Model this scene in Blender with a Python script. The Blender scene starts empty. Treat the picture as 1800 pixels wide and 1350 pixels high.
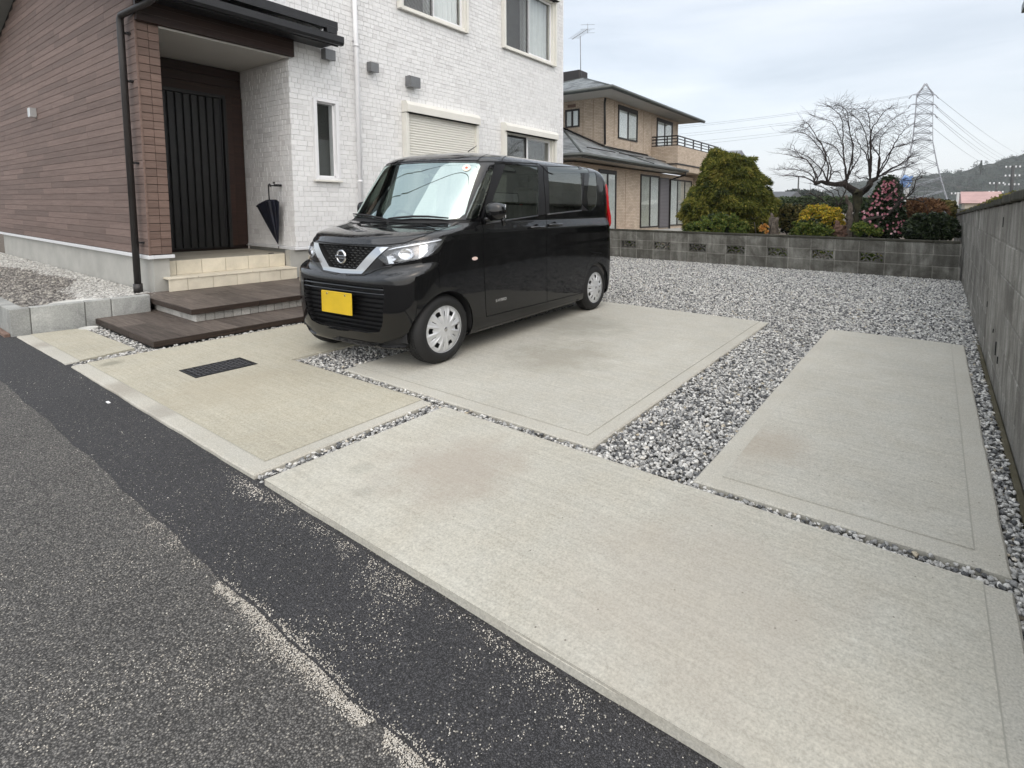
import bpy, bmesh, math, random
import numpy as np
from mathutils import Vector, Matrix, noise
random.seed(7); rng = np.random.default_rng(7)
S = bpy.context.scene
C = bpy.data.collections.new('place'); S.collection.children.link(C)

# ------------------------------------------------------------------ camera
CAMZ = 1.272
F, CX, CY = 901.14, 1061.69, 440.31
def _axes():
    yaw, pit, rol = math.radians(-32.4905), math.radians(4.88674), math.radians(0.55557)
    f = Vector((math.sin(yaw)*math.cos(pit), math.cos(yaw)*math.cos(pit), -math.sin(pit)))
    r = Vector((math.cos(yaw), -math.sin(yaw), 0)); u = r.cross(f)
    return (r*math.cos(rol)+u*math.sin(rol), -r*math.sin(rol)+u*math.cos(rol), f)
AR, AU, AF = _axes()
cam = bpy.data.cameras.new('camera'); camo = bpy.data.objects.new('camera', cam); C.objects.link(camo)
camo.matrix_world = Matrix(((AR.x, AU.x, -AF.x, 0), (AR.y, AU.y, -AF.y, 0), (AR.z, AU.z, -AF.z, CAMZ), (0, 0, 0, 1)))
cam.sensor_width = 36; cam.lens = F/1800*36; cam.sensor_fit = 'HORIZONTAL'
cam.shift_x = (900-CX)/1800; cam.shift_y = (CY-675)/1800
cam.clip_start = 0.05; cam.clip_end = 3000
S.camera = camo
# ------------------------------------------------------------------ sky, sun, exposure (overcast day)
SUN_EL, SUN_AZ = math.radians(48), math.radians(126)      # azimuth clockwise from +Y: light from the right and the road side
W = bpy.data.worlds.new('World'); S.world = W; W.use_nodes = True
nt = W.node_tree; nt.nodes.clear()
def nd(t, typ, **k):
    n = t.nodes.new(typ)
    for a, b in k.items():
        if a == 'inp':
            for i, v in b.items(): n.inputs[i].default_value = v
        else: setattr(n, a, b)
    return n
out = nd(nt, 'ShaderNodeOutputWorld'); 
sky = nd(nt, 'ShaderNodeTexSky', sky_type='NISHITA', sun_disc=False, sun_elevation=SUN_EL, sun_rotation=SUN_AZ, dust_density=4.0, air_density=1.0)
bg1 = nd(nt, 'ShaderNodeBackground', inp={1: 0.05}); nt.links.new(sky.outputs[0], bg1.inputs[0])
tc = nd(nt, 'ShaderNodeTexCoord'); mp = nd(nt, 'ShaderNodeMapping'); mp.inputs['Scale'].default_value = (1.0, 1.0, 5.5)
nt.links.new(tc.outputs['Generated'], mp.inputs[0])
n1 = nd(nt, 'ShaderNodeTexNoise', inp={'Scale': 1.6, 'Detail': 7.0, 'Roughness': .55, 'Distortion': .35}); nt.links.new(mp.outputs[0], n1.inputs['Vector'])
cr = nd(nt, 'ShaderNodeValToRGB'); nt.links.new(n1.outputs[0], cr.inputs[0])
cr.color_ramp.elements[0].position = .33; cr.color_ramp.elements[0].color = (.565, .605, .635, 1)
cr.color_ramp.elements[1].position = .68; cr.color_ramp.elements[1].color = (.86, .87, .88, 1)
e = cr.color_ramp.elements.new(.5); e.color = (.715, .745, .765, 1)
sx = nd(nt, 'ShaderNodeSeparateXYZ'); nt.links.new(tc.outputs['Generated'], sx.inputs[0])
mr = nd(nt, 'ShaderNodeMapRange', inp={1: 0.0, 2: .25, 3: .55, 4: 0.0}); nt.links.new(sx.outputs[2], mr.inputs[0])
mxs = nd(nt, 'ShaderNodeMix', data_type='RGBA'); nt.links.new(mr.outputs[0], mxs.inputs[0]); nt.links.new(cr.outputs[0], mxs.inputs[6]); mxs.inputs[7].default_value = (.88, .895, .90, 1)
bg2 = nd(nt, 'ShaderNodeBackground', inp={1: 0.60}); nt.links.new(mxs.outputs[2], bg2.inputs[0])
ad = nd(nt, 'ShaderNodeAddShader'); nt.links.new(bg1.outputs[0], ad.inputs[0]); nt.links.new(bg2.outputs[0], ad.inputs[1]); nt.links.new(ad.outputs[0], out.inputs[0])
sun = bpy.data.lights.new('sun', 'SUN'); sun.energy = 1.5; sun.angle = math.radians(140); sun.color = (1, .975, .94)
suno = bpy.data.objects.new('sun', sun); C.objects.link(suno)
d = Vector((math.sin(SUN_AZ)*math.cos(SUN_EL), math.cos(SUN_AZ)*math.cos(SUN_EL), math.sin(SUN_EL)))
suno.rotation_euler = d.to_track_quat('Z', 'Y').to_euler(); suno.location = d*40
S.view_settings.view_transform = 'Standard'; S.view_settings.look = 'None'; S.view_settings.gamma = 1; S.view_settings.use_curve_mapping = False
S.view_settings.exposure = 0.66
S.render.engine = 'CYCLES'
S.cycles.max_bounces = 8; S.cycles.transparent_max_bounces = 12

# ------------------------------------------------------------------ helpers
def ray(px, py): return AR*((px-CX)/F) - AU*((py-CY)/F) + AF
def atY(px, py, Y):
    """the point of the plane Y seen at a place in the photograph"""
    r = ray(px, py); return Vector((0, 0, CAMZ)) + r*(Y/r.y)
def link(o, parent=None):
    C.objects.link(o)
    if parent is not None: o.parent = parent
    return o
def meta(o, label=None, cat=None, group=None, kind=None):
    for k, v in (('label', label), ('category', cat), ('group', group), ('kind', kind)):
        if v: o[k] = v
    return o
def empty(name, label, cat, loc=(0, 0, 0), group=None):
    o = bpy.data.objects.new(name, None); o.location = loc; link(o); o.empty_display_size = .2
    return meta(o, label, cat, group)
class MB:
    def __init__(s): s.v = []; s.f = []; s.sm = []
    def add(s, vs, fs, smooth=False):
        b = len(s.v); s.v.extend(vs); s.f.extend([tuple(i+b for i in f) for f in fs]); s.sm.extend([smooth]*len(fs)); return s
    def box(s, x0, y0, z0, x1, y1, z1, c=0.0):
        if x0 > x1: x0, x1 = x1, x0
        if y0 > y1: y0, y1 = y1, y0
        if z0 > z1: z0, z1 = z1, z0
        if not c:
            v = [(x0,y0,z0),(x1,y0,z0),(x1,y1,z0),(x0,y1,z0),(x0,y0,z1),(x1,y0,z1),(x1,y1,z1),(x0,y1,z1)]
            return s.add(v, [(0,3,2,1),(4,5,6,7),(0,1,5,4),(1,2,6,5),(2,3,7,6),(3,0,4,7)])
        c = min(c, (x1-x0)*.45, (y1-y0)*.45, (z1-z0)*.45)
        bm = bmesh.new(); bmesh.ops.create_cube(bm, size=1)
        for q in bm.verts: q.co = Vector((x0+(q.co.x+.5)*(x1-x0), y0+(q.co.y+.5)*(y1-y0), z0+(q.co.z+.5)*(z1-z0)))
        bmesh.ops.bevel(bm, geom=bm.edges[:], offset=c, segments=1, affect='EDGES')
        bm.verts.ensure_lookup_table()
        s.add([q.co[:] for q in bm.verts], [[q.index for q in f.verts] for f in bm.faces]); bm.free(); return s
    def prism(s, poly, axis, a, b):
        """poly: 2D points in the two other axes (in xyz order), extruded along axis from a to b"""
        n = len(poly); vs = []
        for t in (a, b):
            for p in poly:
                q = list(p); q.insert(axis, t); vs.append(tuple(q))
        fs = [tuple(range(n-1, -1, -1)), tuple(range(n, 2*n))] + [(i, (i+1) % n, n+(i+1) % n, n+i) for i in range(n)]
        return s.add(vs, fs)
    def quad(s, *p): return s.add([tuple(q) for q in p], [tuple(range(len(p)))])
    def tube(s, pts, r, n=8, cap=True, smooth=True):
        pts = [Vector(p) for p in pts]; rs = r if isinstance(r, (list, tuple)) else [r]*len(pts)
        vs = []; up = None
        for i, p in enumerate(pts):
            t = (pts[min(i+1, len(pts)-1)] - pts[max(i-1, 0)]).normalized()
            if up is None: up = t.orthogonal().normalized()
            u = (up - t*up.dot(t)); u = u.normalized() if u.length > 1e-6 else t.orthogonal().normalized(); up = u; w = t.cross(u)
            for k in range(n):
                a = 2*math.pi*k/n; vs.append(tuple(p+(u*math.cos(a)+w*math.sin(a))*rs[i]))
        fs = [(i*n+k, i*n+(k+1) % n, (i+1)*n+(k+1) % n, (i+1)*n+k) for i in range(len(pts)-1) for k in range(n)]
        s.add(vs, fs, smooth)
        if cap: b = len(s.v)-len(vs); s.f += [tuple(b+k for k in range(n-1, -1, -1)), tuple(b+len(vs)-n+k for k in range(n))]; s.sm += [False, False]
        return s
    def mesh(s, name, mat):
        me = bpy.data.meshes.new(name); me.from_pydata(s.v, [], s.f)
        me.polygons.foreach_set('use_smooth', s.sm); me.materials.append(mat); me.update(); return me
    def obj(s, name, mat, parent=None, label=None, cat=None, group=None, kind=None, fix=False):
        me = s.mesh(name, mat)
        if fix:
            bm = bmesh.new(); bm.from_mesh(me); bmesh.ops.recalc_face_normals(bm, faces=bm.faces); bm.to_mesh(me); bm.free()
        return meta(link(bpy.data.objects.new(name, me), parent), label, cat, group, kind)
def mesh_np(name, V, Fc, mat, parent=None, smooth=False, attrs=None, **k):
    """quads or tris from numpy arrays"""
    me = bpy.data.meshes.new(name); n, m = len(Fc), Fc.shape[1]
    me.vertices.add(len(V)); me.vertices.foreach_set('co', np.ascontiguousarray(V, np.float32).ravel())
    me.loops.add(n*m); me.loops.foreach_set('vertex_index', np.ascontiguousarray(Fc, np.int32).ravel())
    me.polygons.add(n); me.polygons.foreach_set('loop_start', np.arange(0, n*m, m, dtype=np.int32)); 
    me.polygons.foreach_set('use_smooth', np.full(n, smooth)); me.update(calc_edges=True)
    for a, (dom, arr) in (attrs or {}).items():
        at = me.attributes.new(a, 'FLOAT', dom); at.data.foreach_set('value', np.ascontiguousarray(arr, np.float32))
    me.materials.append(mat); return meta(link(bpy.data.objects.new(name, me), parent), **k)

# ------------------------------------------------------------------ materials
def newmat(name):
    m = bpy.data.materials.new(name); m.use_nodes = True; t = m.node_tree
    b = t.nodes['Principled BSDF']; return m, t, b
def coords(t, kind='Object', scale=(1, 1, 1)):
    mp = nd(t, 'ShaderNodeMapping'); mp.inputs['Scale'].default_value = scale
    if kind == 'World': t.links.new(nd(t, 'ShaderNodeNewGeometry').outputs['Position'], mp.inputs[0])
    else: t.links.new(nd(t, 'ShaderNodeTexCoord').outputs[kind], mp.inputs[0])
    return mp.outputs[0]
def noise_n(t, vec, scale, detail=4, rough=.55, dist=0.0):
    n = nd(t, 'ShaderNodeTexNoise', inp={'Scale': scale, 'Detail': detail, 'Roughness': rough, 'Distortion': dist}); t.links.new(vec, n.inputs['Vector']); return n.outputs[0]
def ramp(t, fac, *stops, interp='LINEAR'):
    r = nd(t, 'ShaderNodeValToRGB'); r.color_ramp.interpolation = interp
    el = r.color_ramp.elements
    while len(el) < len(stops): el.new(.5)
    for e, (p, c) in zip(el, stops): e.position = p; e.color = (*c, 1) if not isinstance(c, (int, float)) else (c, c, c, 1)
    t.links.new(fac, r.inputs[0]); return r.outputs[0]
def mix(t, fac, a, b, mode='MIX'):
    m = nd(t, 'ShaderNodeMix', data_type='RGBA', blend_type=mode)
    for i, v in ((0, fac), (6, a), (7, b)):
        if isinstance(v, bpy.types.NodeSocket): t.links.new(v, m.inputs[i])
        elif i == 0: m.inputs[0].default_value = v
        else: m.inputs[i].default_value = (*v, 1)
    return m.outputs[2]
def math_n(t, op, a, b=None, c=None, clamp=False):
    m = nd(t, 'ShaderNodeMath', operation=op, use_clamp=clamp)
    for i, v in enumerate((a, b, c)):
        if v is None: continue
        if isinstance(v, bpy.types.NodeSocket): t.links.new(v, m.inputs[i])
        else: m.inputs[i].default_value = v
    return m.outputs[0]
def bump(t, b, h, strength=.3, dist=.01, prev=None):
    n = nd(t, 'ShaderNodeBump', inp={'Strength': strength, 'Distance': dist}); t.links.new(h, n.inputs['Height'])
    if prev is not None: t.links.new(prev, n.inputs['Normal'])
    t.links.new(n.outputs[0], b.inputs['Normal']); return n.outputs[0]
def setp(t, b, col=None, rough=None, metal=None, spec=None, **k):
    for key, v in (('Base Color', col), ('Roughness', rough), ('Metallic', metal), ('Specular IOR Level', spec)):
        if v is None: continue
        if isinstance(v, bpy.types.NodeSocket): t.links.new(v, b.inputs[key])
        elif key == 'Base Color': b.inputs[key].default_value = (*v, 1)
        else: b.inputs[key].default_value = v
    for key, v in k.items(): b.inputs[key.replace('_', ' ')].default_value = v
def rnd_obj(t): return nd(t, 'ShaderNodeObjectInfo').outputs['Random']
def simple(name, col, rough=.5, metal=0.0, spec=.5, var=.0, nscale=8, bmp=0.0, kind='World', **k):
    m, t, b = newmat(name); c = col
    vec = coords(t, kind)
    if var:
        n = noise_n(t, vec, nscale, 5, .6)
        c = mix(t, ramp(t, n, (.3, 0), (.7, 1)), tuple(x*(1-var) for x in col), tuple(min(1, x*(1+var)) for x in col))
    if bmp: bump(t, b, noise_n(t, vec, nscale*12, 3, .6), bmp, .004)
    setp(t, b, c, rough, metal, spec, **k); return m

def mat_concrete(name, tint, stain=False, streak=True):
    m, t, b = newmat(name); v = coords(t, 'World')
    big = noise_n(t, v, .9, 5, .55, .4); mid = noise_n(t, v, 5, 6, .6); fine = noise_n(t, v, 140, 3, .7)
    c = mix(t, ramp(t, big, (.3, 0), (.72, 1)), tuple(x*.90 for x in tint), tuple(x*1.07 for x in tint))
    c = mix(t, ramp(t, mid, (.35, .0), (.75, .5)), c, tuple(x*w for x, w in zip(tint, (.9, .86, .80))))
    c = mix(t, .45, c, ramp(t, fine, (.32, .26), (.64, .66)), 'OVERLAY'); c = mix(t, .2, c, ramp(t, noise_n(t, v, 38, 4, .7), (.35, .36), (.65, .62)), 'OVERLAY')
    vs = coords(t, 'World', (1.2, 34, 34)); st = noise_n(t, vs, 2.2, 5, .7)
    if streak: c = mix(t, .40, c, ramp(t, st, (.3, .36), (.7, .60)), 'OVERLAY')
    # small dark pits
    vo = nd(t, 'ShaderNodeTexVoronoi', inp={'Scale': 26}); t.links.new(v, vo.inputs['Vector'])
    pit = ramp(t, vo.outputs['Distance'], (.06, 1), (.11, 0))
    sel = ramp(t, math_n(t, 'FRACT', math_n(t, 'MULTIPLY', vo.outputs['Color'], 7.3)), (.84, 0), (.86, 1))
    pit = math_n(t, 'MULTIPLY', pit, sel)
    c = mix(t, math_n(t, 'MULTIPLY', pit, .75), c, (.10, .095, .08))
    if stain:
        for (sx_, sy_, r_, colr, amt) in stain:
            sub = nd(t, 'ShaderNodeVectorMath', operation='DISTANCE'); t.links.new(v, sub.inputs[0]); sub.inputs[1].default_value = (sx_, sy_, 0)
            dd = math_n(t, 'ADD', math_n(t, 'DIVIDE', sub.outputs['Value'], r_), math_n(t, 'MULTIPLY', math_n(t, 'SUBTRACT', noise_n(t, v, 4.5, 5, .6), .5), 1.6))
            c = mix(t, math_n(t, 'MULTIPLY', ramp(t, dd, (.35, 1), (1.0, 0)), amt), c, colr)
    h = math_n(t, 'ADD', math_n(t, 'MULTIPLY', fine, .4), math_n(t, 'SUBTRACT', st, math_n(t, 'MULTIPLY', pit, 1.5)))
    bump(t, b, h, .35, .003)
    setp(t, b, c, .88, spec=.18); return m
M = {}
M['conc_gray'] = mat_concrete('concrete_gray', (.485, .472, .418), [(-2.6, 3.4, .55, (.27, .25, .20), .5), (-.75, 2.7, .35, (.36, .31, .25), .5), (-3.1, 4.4, .6, (.25, .24, .2), .45)])
M['conc_beige'] = mat_concrete('concrete_beige', (.455, .43, .35), [(-5.38, 1.25, .08, (.2, .2, .16), .6), (-4.0, 1.5, .5, (.37, .33, .25), .4)])
M['conc_front'] = mat_concrete('concrete_front', (.49, .475, .415), [(-1.88, 1.62, .42, (.36, .315, .265), .6), (-2.25, 1.38, .07, (.26, .26, .225), .28), (-2.05, 1.27, .05, (.26, .26, .225), .28), (-.6, 1.5, .6, (.40, .36, .31), .4)])
M['conc_edge'] = mat_concrete('concrete_trowelled', (.49, .475, .42), [(-4.6, 1.12, .25, (.27, .24, .2), .5), (-6.6, 1.12, .2, (.27, .24, .2), .5), (-3.9, 1.13, .2, (.25, .23, .2), .4)], streak=False)

def mat_asphalt(name, base, agg, aggamt, scale, rough, bstr):
    m, t, b = newmat(name); v = coords(t, 'World')
    vo = nd(t, 'ShaderNodeTexVoronoi', inp={'Scale': scale, 'Randomness': 1}); t.links.new(v, vo.inputs['Vector'])
    cell = nd(t, 'ShaderNodeSeparateColor'); t.links.new(vo.outputs['Color'], cell.inputs[0])
    big = noise_n(t, v, 1.3, 5, .6); fine = noise_n(t, v, scale*2.2, 3, .7)
    c = mix(t, cell.outputs[0], tuple(x*.45 for x in base), tuple(x*1.6 for x in base))
    c = mix(t, ramp(t, cell.outputs[1], (1-aggamt, 0), (1-aggamt*.5, 1)), c, agg)
    edge = ramp(t, vo.outputs['Distance'], (.30, 1), (.66, .30))
    c = mix(t, 1.0, c, edge, 'MULTIPLY')
    c = mix(t, .5, c, ramp(t, big, (.3, .40), (.7, .6)), 'OVERLAY')
    h = math_n(t, 'ADD', math_n(t, 'MULTIPLY', edge, 1.0), math_n(t, 'MULTIPLY', math_n(t, 'ADD', cell.outputs[2], fine), .5))
    bump(t, b, h, bstr, .006)
    setp(t, b, c, rough, spec=.5); return m
M['asphalt_old'] = mat_asphalt('asphalt_old', (.155, .148, .138), (.40, .375, .33), .10, 190, .75, .8)
M['asphalt_new'] = mat_asphalt('asphalt_new', (.056, .055, .058), (.34, .32, .28), .035, 230, .7, .5)

def mat_stone(name, stops, rough=.6):
    m, t, b = newmat(name)
    a = nd(t, 'ShaderNodeAttribute', attribute_type='INSTANCER', attribute_name='tone')
    v = coords(t, 'Object'); n = noise_n(t, v, 2.2, 4, .6)
    c = ramp(t, a.outputs['Fac'], *stops)
    c = mix(t, .5, c, ramp(t, n, (.3, .28), (.7, .68)), 'OVERLAY')
    bump(t, b, noise_n(t, v, 7, 3, .6), .3, .1)
    setp(t, b, c, rough, spec=.45); return m
M['gravel'] = mat_stone('gravel_stone', [(0, (.075, .078, .082)), (.16, (.16, .162, .165)), (.34, (.36, .36, .35)), (.54, (.50, .495, .475)), (.76, (.65, .64, .61)), (.96, (.80, .79, .75)), (1, (.50, .43, .31))])
M['gravel_warm'] = mat_stone('gravel_warm', [(0, (.10, .09, .085)), (.4, (.20, .19, .175)), (.7, (.33, .31, .28)), (1, (.55, .52, .46))])
M['gravel_white'] = mat_stone('gravel_white', [(0, (.30, .29, .27)), (.4, (.52, .51, .48)), (1, (.74, .73, .69))])
M['sand'] = mat_stone('sand_grain', [(0, (.45, .41, .35)), (.5, (.62, .58, .51)), (1, (.72, .69, .63))])
M['soil'] = simple('gravel_bed_soil', (.20, .195, .185), .9, var=.4, nscale=30, bmp=.4)
M['soil_garden'] = simple('garden_soil', (.09, .07, .05), .95, var=.35, nscale=5, bmp=.5)

# ------------------------------------------------------------------ scatter stones with geometry nodes
def stone_group(mat, variants, squash, name, sub=2):
    g = bpy.data.node_groups.new(name, 'GeometryNodeTree')
    g.interface.new_socket('Geometry', in_out='INPUT', socket_type='NodeSocketGeometry'); g.interface.new_socket('Geometry', in_out='OUTPUT', socket_type='NodeSocketGeometry')
    gi = nd(g, 'NodeGroupInput'); go = nd(g, 'NodeGroupOutput')
    join = nd(g, 'GeometryNodeJoinGeometry')
    for k in range(variants):
        ico = nd(g, 'GeometryNodeMeshIcoSphere', inp={'Radius': 1.0, 'Subdivisions': sub})
        pos = nd(g, 'GeometryNodeInputPosition')
        no = nd(g, 'ShaderNodeTexNoise', noise_dimensions='4D', inp={'W': 3.1*k+1.7, 'Scale': .75, 'Detail': 2.0}); g.links.new(pos.outputs[0], no.inputs['Vector'])
        sub_ = nd(g, 'ShaderNodeVectorMath', operation='SUBTRACT'); g.links.new(no.outputs['Color'], sub_.inputs[0]); sub_.inputs[1].default_value = (.5, .5, .5)
        mul = nd(g, 'ShaderNodeVectorMath', operation='MULTIPLY'); g.links.new(sub_.outputs[0], mul.inputs[0]); mul.inputs[1].default_value = (2.6, 2.6, 2.6)
        sp = nd(g, 'GeometryNodeSetPosition'); g.links.new(ico.outputs[0], sp.inputs[0]); g.links.new(mul.outputs[0], sp.inputs['Offset'])
        tr = nd(g, 'GeometryNodeTransform'); g.links.new(sp.outputs[0], tr.inputs[0]); tr.inputs['Scale'].default_value = (1, squash[0]*(1+.15*math.sin(k*2.1)), squash[1]*(1+.2*math.cos(k*1.7)))
        sm = nd(g, 'GeometryNodeSetMaterial'); g.links.new(tr.outputs[0], sm.inputs[0]); sm.inputs['Material'].default_value = mat
        ss = nd(g, 'GeometryNodeSetShadeSmooth', inp={2: sub > 1}); g.links.new(sm.outputs[0], ss.inputs[0])
        gi2 = nd(g, 'GeometryNodeGeometryToInstance'); g.links.new(ss.outputs[0], gi2.inputs[0]); g.links.new(gi2.outputs[0], join.inputs[0])
    iop = nd(g, 'GeometryNodeInstanceOnPoints'); g.links.new(gi.outputs[0], iop.inputs['Points']); g.links.new(join.outputs[0], iop.inputs['Instance'])
    iop.inputs['Pick Instance'].default_value = True
    ri = nd(g, 'FunctionNodeRandomValue', data_type='INT'); ri.inputs['Min'].default_value = 0; ri.inputs['Max'].default_value = variants-1 if False else variants
    ri.inputs[4].default_value = 0; ri.inputs[5].default_value = variants-1; g.links.new(ri.outputs[2], iop.inputs['Instance Index'])
    rr = nd(g, 'FunctionNodeRandomValue', data_type='FLOAT_VECTOR'); rr.inputs[0].default_value = (-.6, -.6, 0); rr.inputs[1].default_value = (.6, .6, 6.283); g.links.new(rr.outputs[0], iop.inputs['Rotation'])
    at = nd(g, 'GeometryNodeInputNamedAttribute', data_type='FLOAT'); at.inputs[0].default_value = 's'; g.links.new(at.outputs[0], iop.inputs['Scale'])
    st = nd(g, 'GeometryNodeStoreNamedAttribute', data_type='FLOAT', domain='INSTANCE'); st.inputs['Name'].default_value = 'tone'
    rt = nd(g, 'FunctionNodeRandomValue', data_type='FLOAT', inp={'Seed': 5}); g.links.new(iop.outputs[0], st.inputs[0]); g.links.new(rt.outputs[1], st.inputs['Value'])
    g.links.new(st.outputs[0], go.inputs[0]); return g
def scatter(name, pts, sizes, group, mat, **k):
    me = bpy.data.meshes.new(name); me.vertices.add(len(pts)); me.vertices.foreach_set('co', np.ascontiguousarray(pts, np.float32).ravel())
    a = me.attributes.new('s', 'FLOAT', 'POINT'); a.data.foreach_set('value', np.ascontiguousarray(sizes, np.float32)); me.materials.append(mat); me.update()
    o = link(bpy.data.objects.new(name, me)); md = o.modifiers.new('stones', 'NODES'); md.node_group = group
    return meta(o, **k)
def in_poly(P, poly):
    x, y = P[:, 0], P[:, 1]; r = np.zeros(len(P), bool); n = len(poly)
    for i in range(n):
        x1, y1 = poly[i]; x2, y2 = poly[(i+1) % n]
        c = ((y1 > y) != (y2 > y)) & (x < (x2-x1)*(y-y1)/((y2-y1) if y2 != y1 else 1e-9)+x1); r ^= c
    return r
def jitter_grid(x0, y0, x1, y1, step):
    gx, gy = np.meshgrid(np.arange(x0, x1, step), np.arange(y0, y1, step)); P = np.stack([gx.ravel(), gy.ravel()], 1)
    return P + rng.uniform(-.5, .5, P.shape)*step
# ================================================================== ground, road, slabs
KERBX = -7.27
MB().box(-60, -30, -.60, 90, 420, -.35).obj('ground', M['soil_garden'], kind='structure')
# old road surface, tilted a touch down to the right like the photograph
def sheet(name, poly, z0, mat, zf=None, **k):
    mb = MB(); mb.quad(*[(x, y, zf(x, y) if zf else z0) for x, y in poly]); return mb.obj(name, mat, kind='structure', **k)
rz = lambda x, y: -.014 - .0040*max(0, min(8, x+6))
seam = lambda x: .715 + .005*math.sin(x*1.3) + .0035*math.sin(x*7.1+1) + .0035*math.sin(x*17)+.002*math.sin(x*61)
edge_y = lambda x: 1.075 + .01*math.sin(x*3.1) + .006*math.sin(x*11)
xs = np.linspace(-26, 8, 300)
mb = MB()
for a, b_ in zip(xs[:-1], xs[1:]): mb.quad((a, -14, rz(a, 0)-.006), (b_, -14, rz(b_, 0)-.006), (b_, .80, rz(b_, 0)-.006), (a, .80, rz(a, 0)-.006))
mb.obj('asphalt_road', M['asphalt_old'], kind='structure')
mb = MB()
for a, b_ in zip(xs[:-1], xs[1:]):
    mb.quad((a, seam(a), rz(a, 0)+.003), (b_, seam(b_), rz(b_, 0)+.003), (b_, 1.16, rz(b_, 0)+.003), (a, 1.16, rz(a, 0)+.003))
    mb.quad((a, seam(a)-.006, rz(a, 0)-.008), (b_, seam(b_)-.006, rz(b_, 0)-.008), (b_, seam(b_), rz(b_, 0)+.003), (a, seam(a), rz(a, 0)+.003))
mb.obj('asphalt_patch', M['asphalt_new'], kind='structure')
# bed under the gravel
sheet('gravel_bed', [(-8.2, 1.05), (.62, 1.05), (.62, 11.40), (-8.2, 11.40)], -.055, M['soil'])

def slab(name, poly, mat, label, borders, bw=.10, z=0.0, depth=.10):
    """poured slab: poly ccw; borders = indices of edges that carry a trowelled margin"""
    poly = [Vector((x, y)) for x, y in poly]; n = len(poly); inner = []
    for i in range(n):
        a, b, c = poly[i-1], poly[i], poly[(i+1) % n]
        d1 = (b-a).normalized(); d2 = (c-b).normalized(); n1 = Vector((-d1.y, d1.x)); n2 = Vector((-d2.y, d2.x))
        w1 = bw if (i-1) % n in borders else 0; w2 = bw if i in borders else 0
        den = n1.x*n2.y-n1.y*n2.x
        if abs(den) < 1e-6: inner.append(b+n1*max(w1, w2)); continue
        k1 = n1.dot(b)+w1; k2 = n2.dot(b)+w2
        inner.append(Vector(((k1*n2.y-n1.y*k2)/den, (n1.x*k2-k1*n2.x)/den)))
    def rough(pts, seg=.06, amp=.0022):
        out = []
        for i in range(len(pts)):
            a, b = pts[i], pts[(i+1) % len(pts)]; m = max(1, int((b-a).length/seg)); nn = Vector((-(b-a).y, (b-a).x)).normalized()
            for k in range(m):
                p = a+(b-a)*(k/m)
                if k: p = p+nn*(amp*noise.noise(Vector((p.x*3, p.y*3, 1)))*2.2+random.uniform(-.5, .5)*amp)
                out.append(p)
        return out
    root = meta(bpy.data.objects.new(name, None), None, None, None, 'structure'); link(root)
    body = MB(); ro = rough(poly); m = len(ro)
    # outer rounded arris + side
    cen = sum(poly, Vector((0, 0)))/n
    ri = []
    for i in range(m):
        a, b, c = ro[i-1], ro[i], ro[(i+1) % m]; t = (c-a).normalized(); ri.append(b+Vector((-t.y, t.x))*.008)
    vs = [(p.x, p.y, z-depth) for p in ro]+[(p.x, p.y, z-.007) for p in ro]+[(p.x, p.y, z) for p in ri]
    body.add(vs, [(i, (i+1) % m, m+(i+1) % m, m+i) for i in range(m)]+[(m+i, m+(i+1) % m, 2*m+(i+1) % m, 2*m+i) for i in range(m)]+[tuple(range(2*m, 3*m))])
    body.obj('slab_body', M['conc_edge'], root)
    g = .0035
    top = MB(); top.add([(p.x, p.y, z+.0035) for p in inner]+[(p.x, p.y, z-.01) for p in inner], [tuple(range(n))]+[(n+i, n+(i+1) % n, (i+1) % n, i) for i in range(n)])
    top.obj('broomed_surface', mat, root)
    gm = MB()
    for i in borders:
        a, b = inner[i], inner[(i+1) % n]; dd = (b-a).normalized(); nn = Vector((-dd.y, dd.x))
        gm.quad((*(a-nn*.004), z+.0012), (*(b-nn*.004), z+.0012), (*(b+nn*.001), z+.0012), (*(a+nn*.001), z+.0012))
    if gm.f: gm.obj('trowel_line', M['groove'], root)
    return root
M['groove'] = simple('trowel_groove', (.41, .40, .35), .9)
slab('concrete_slab', [(-7.22, 1.03), (-5.68, 1.05), (-5.80, 1.50), (-7.15, 1.46)], M['conc_beige'], '', [0], .09)
slab('concrete_slab', [(-5.57, 1.06), (-2.62, 1.07), (-2.66, 2.12), (-4.35, 2.09), (-4.37, 5.8), (-5.62, 5.8), (-5.57, 1.50)], M['conc_beige'], '', [0, 1], .09)
slab('concrete_slab', [(-3.77, 2.19), (-1.45, 2.185), (-1.47, 5.74), (-3.79, 5.74)], M['conc_gray'], '', [0, 1], .10)
slab('concrete_slab', [(-.875, 2.17), (.305, 2.19), (.325, 5.84), (-.86, 5.80)], M['conc_gray'], '', [0, 1, 3], .105)
slab('concrete_slab', [(-2.53, 1.075), (.30, 1.075), (.30, 2.10), (-2.53, 2.115)], M['conc_front'], '', [1], .085)

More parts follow.
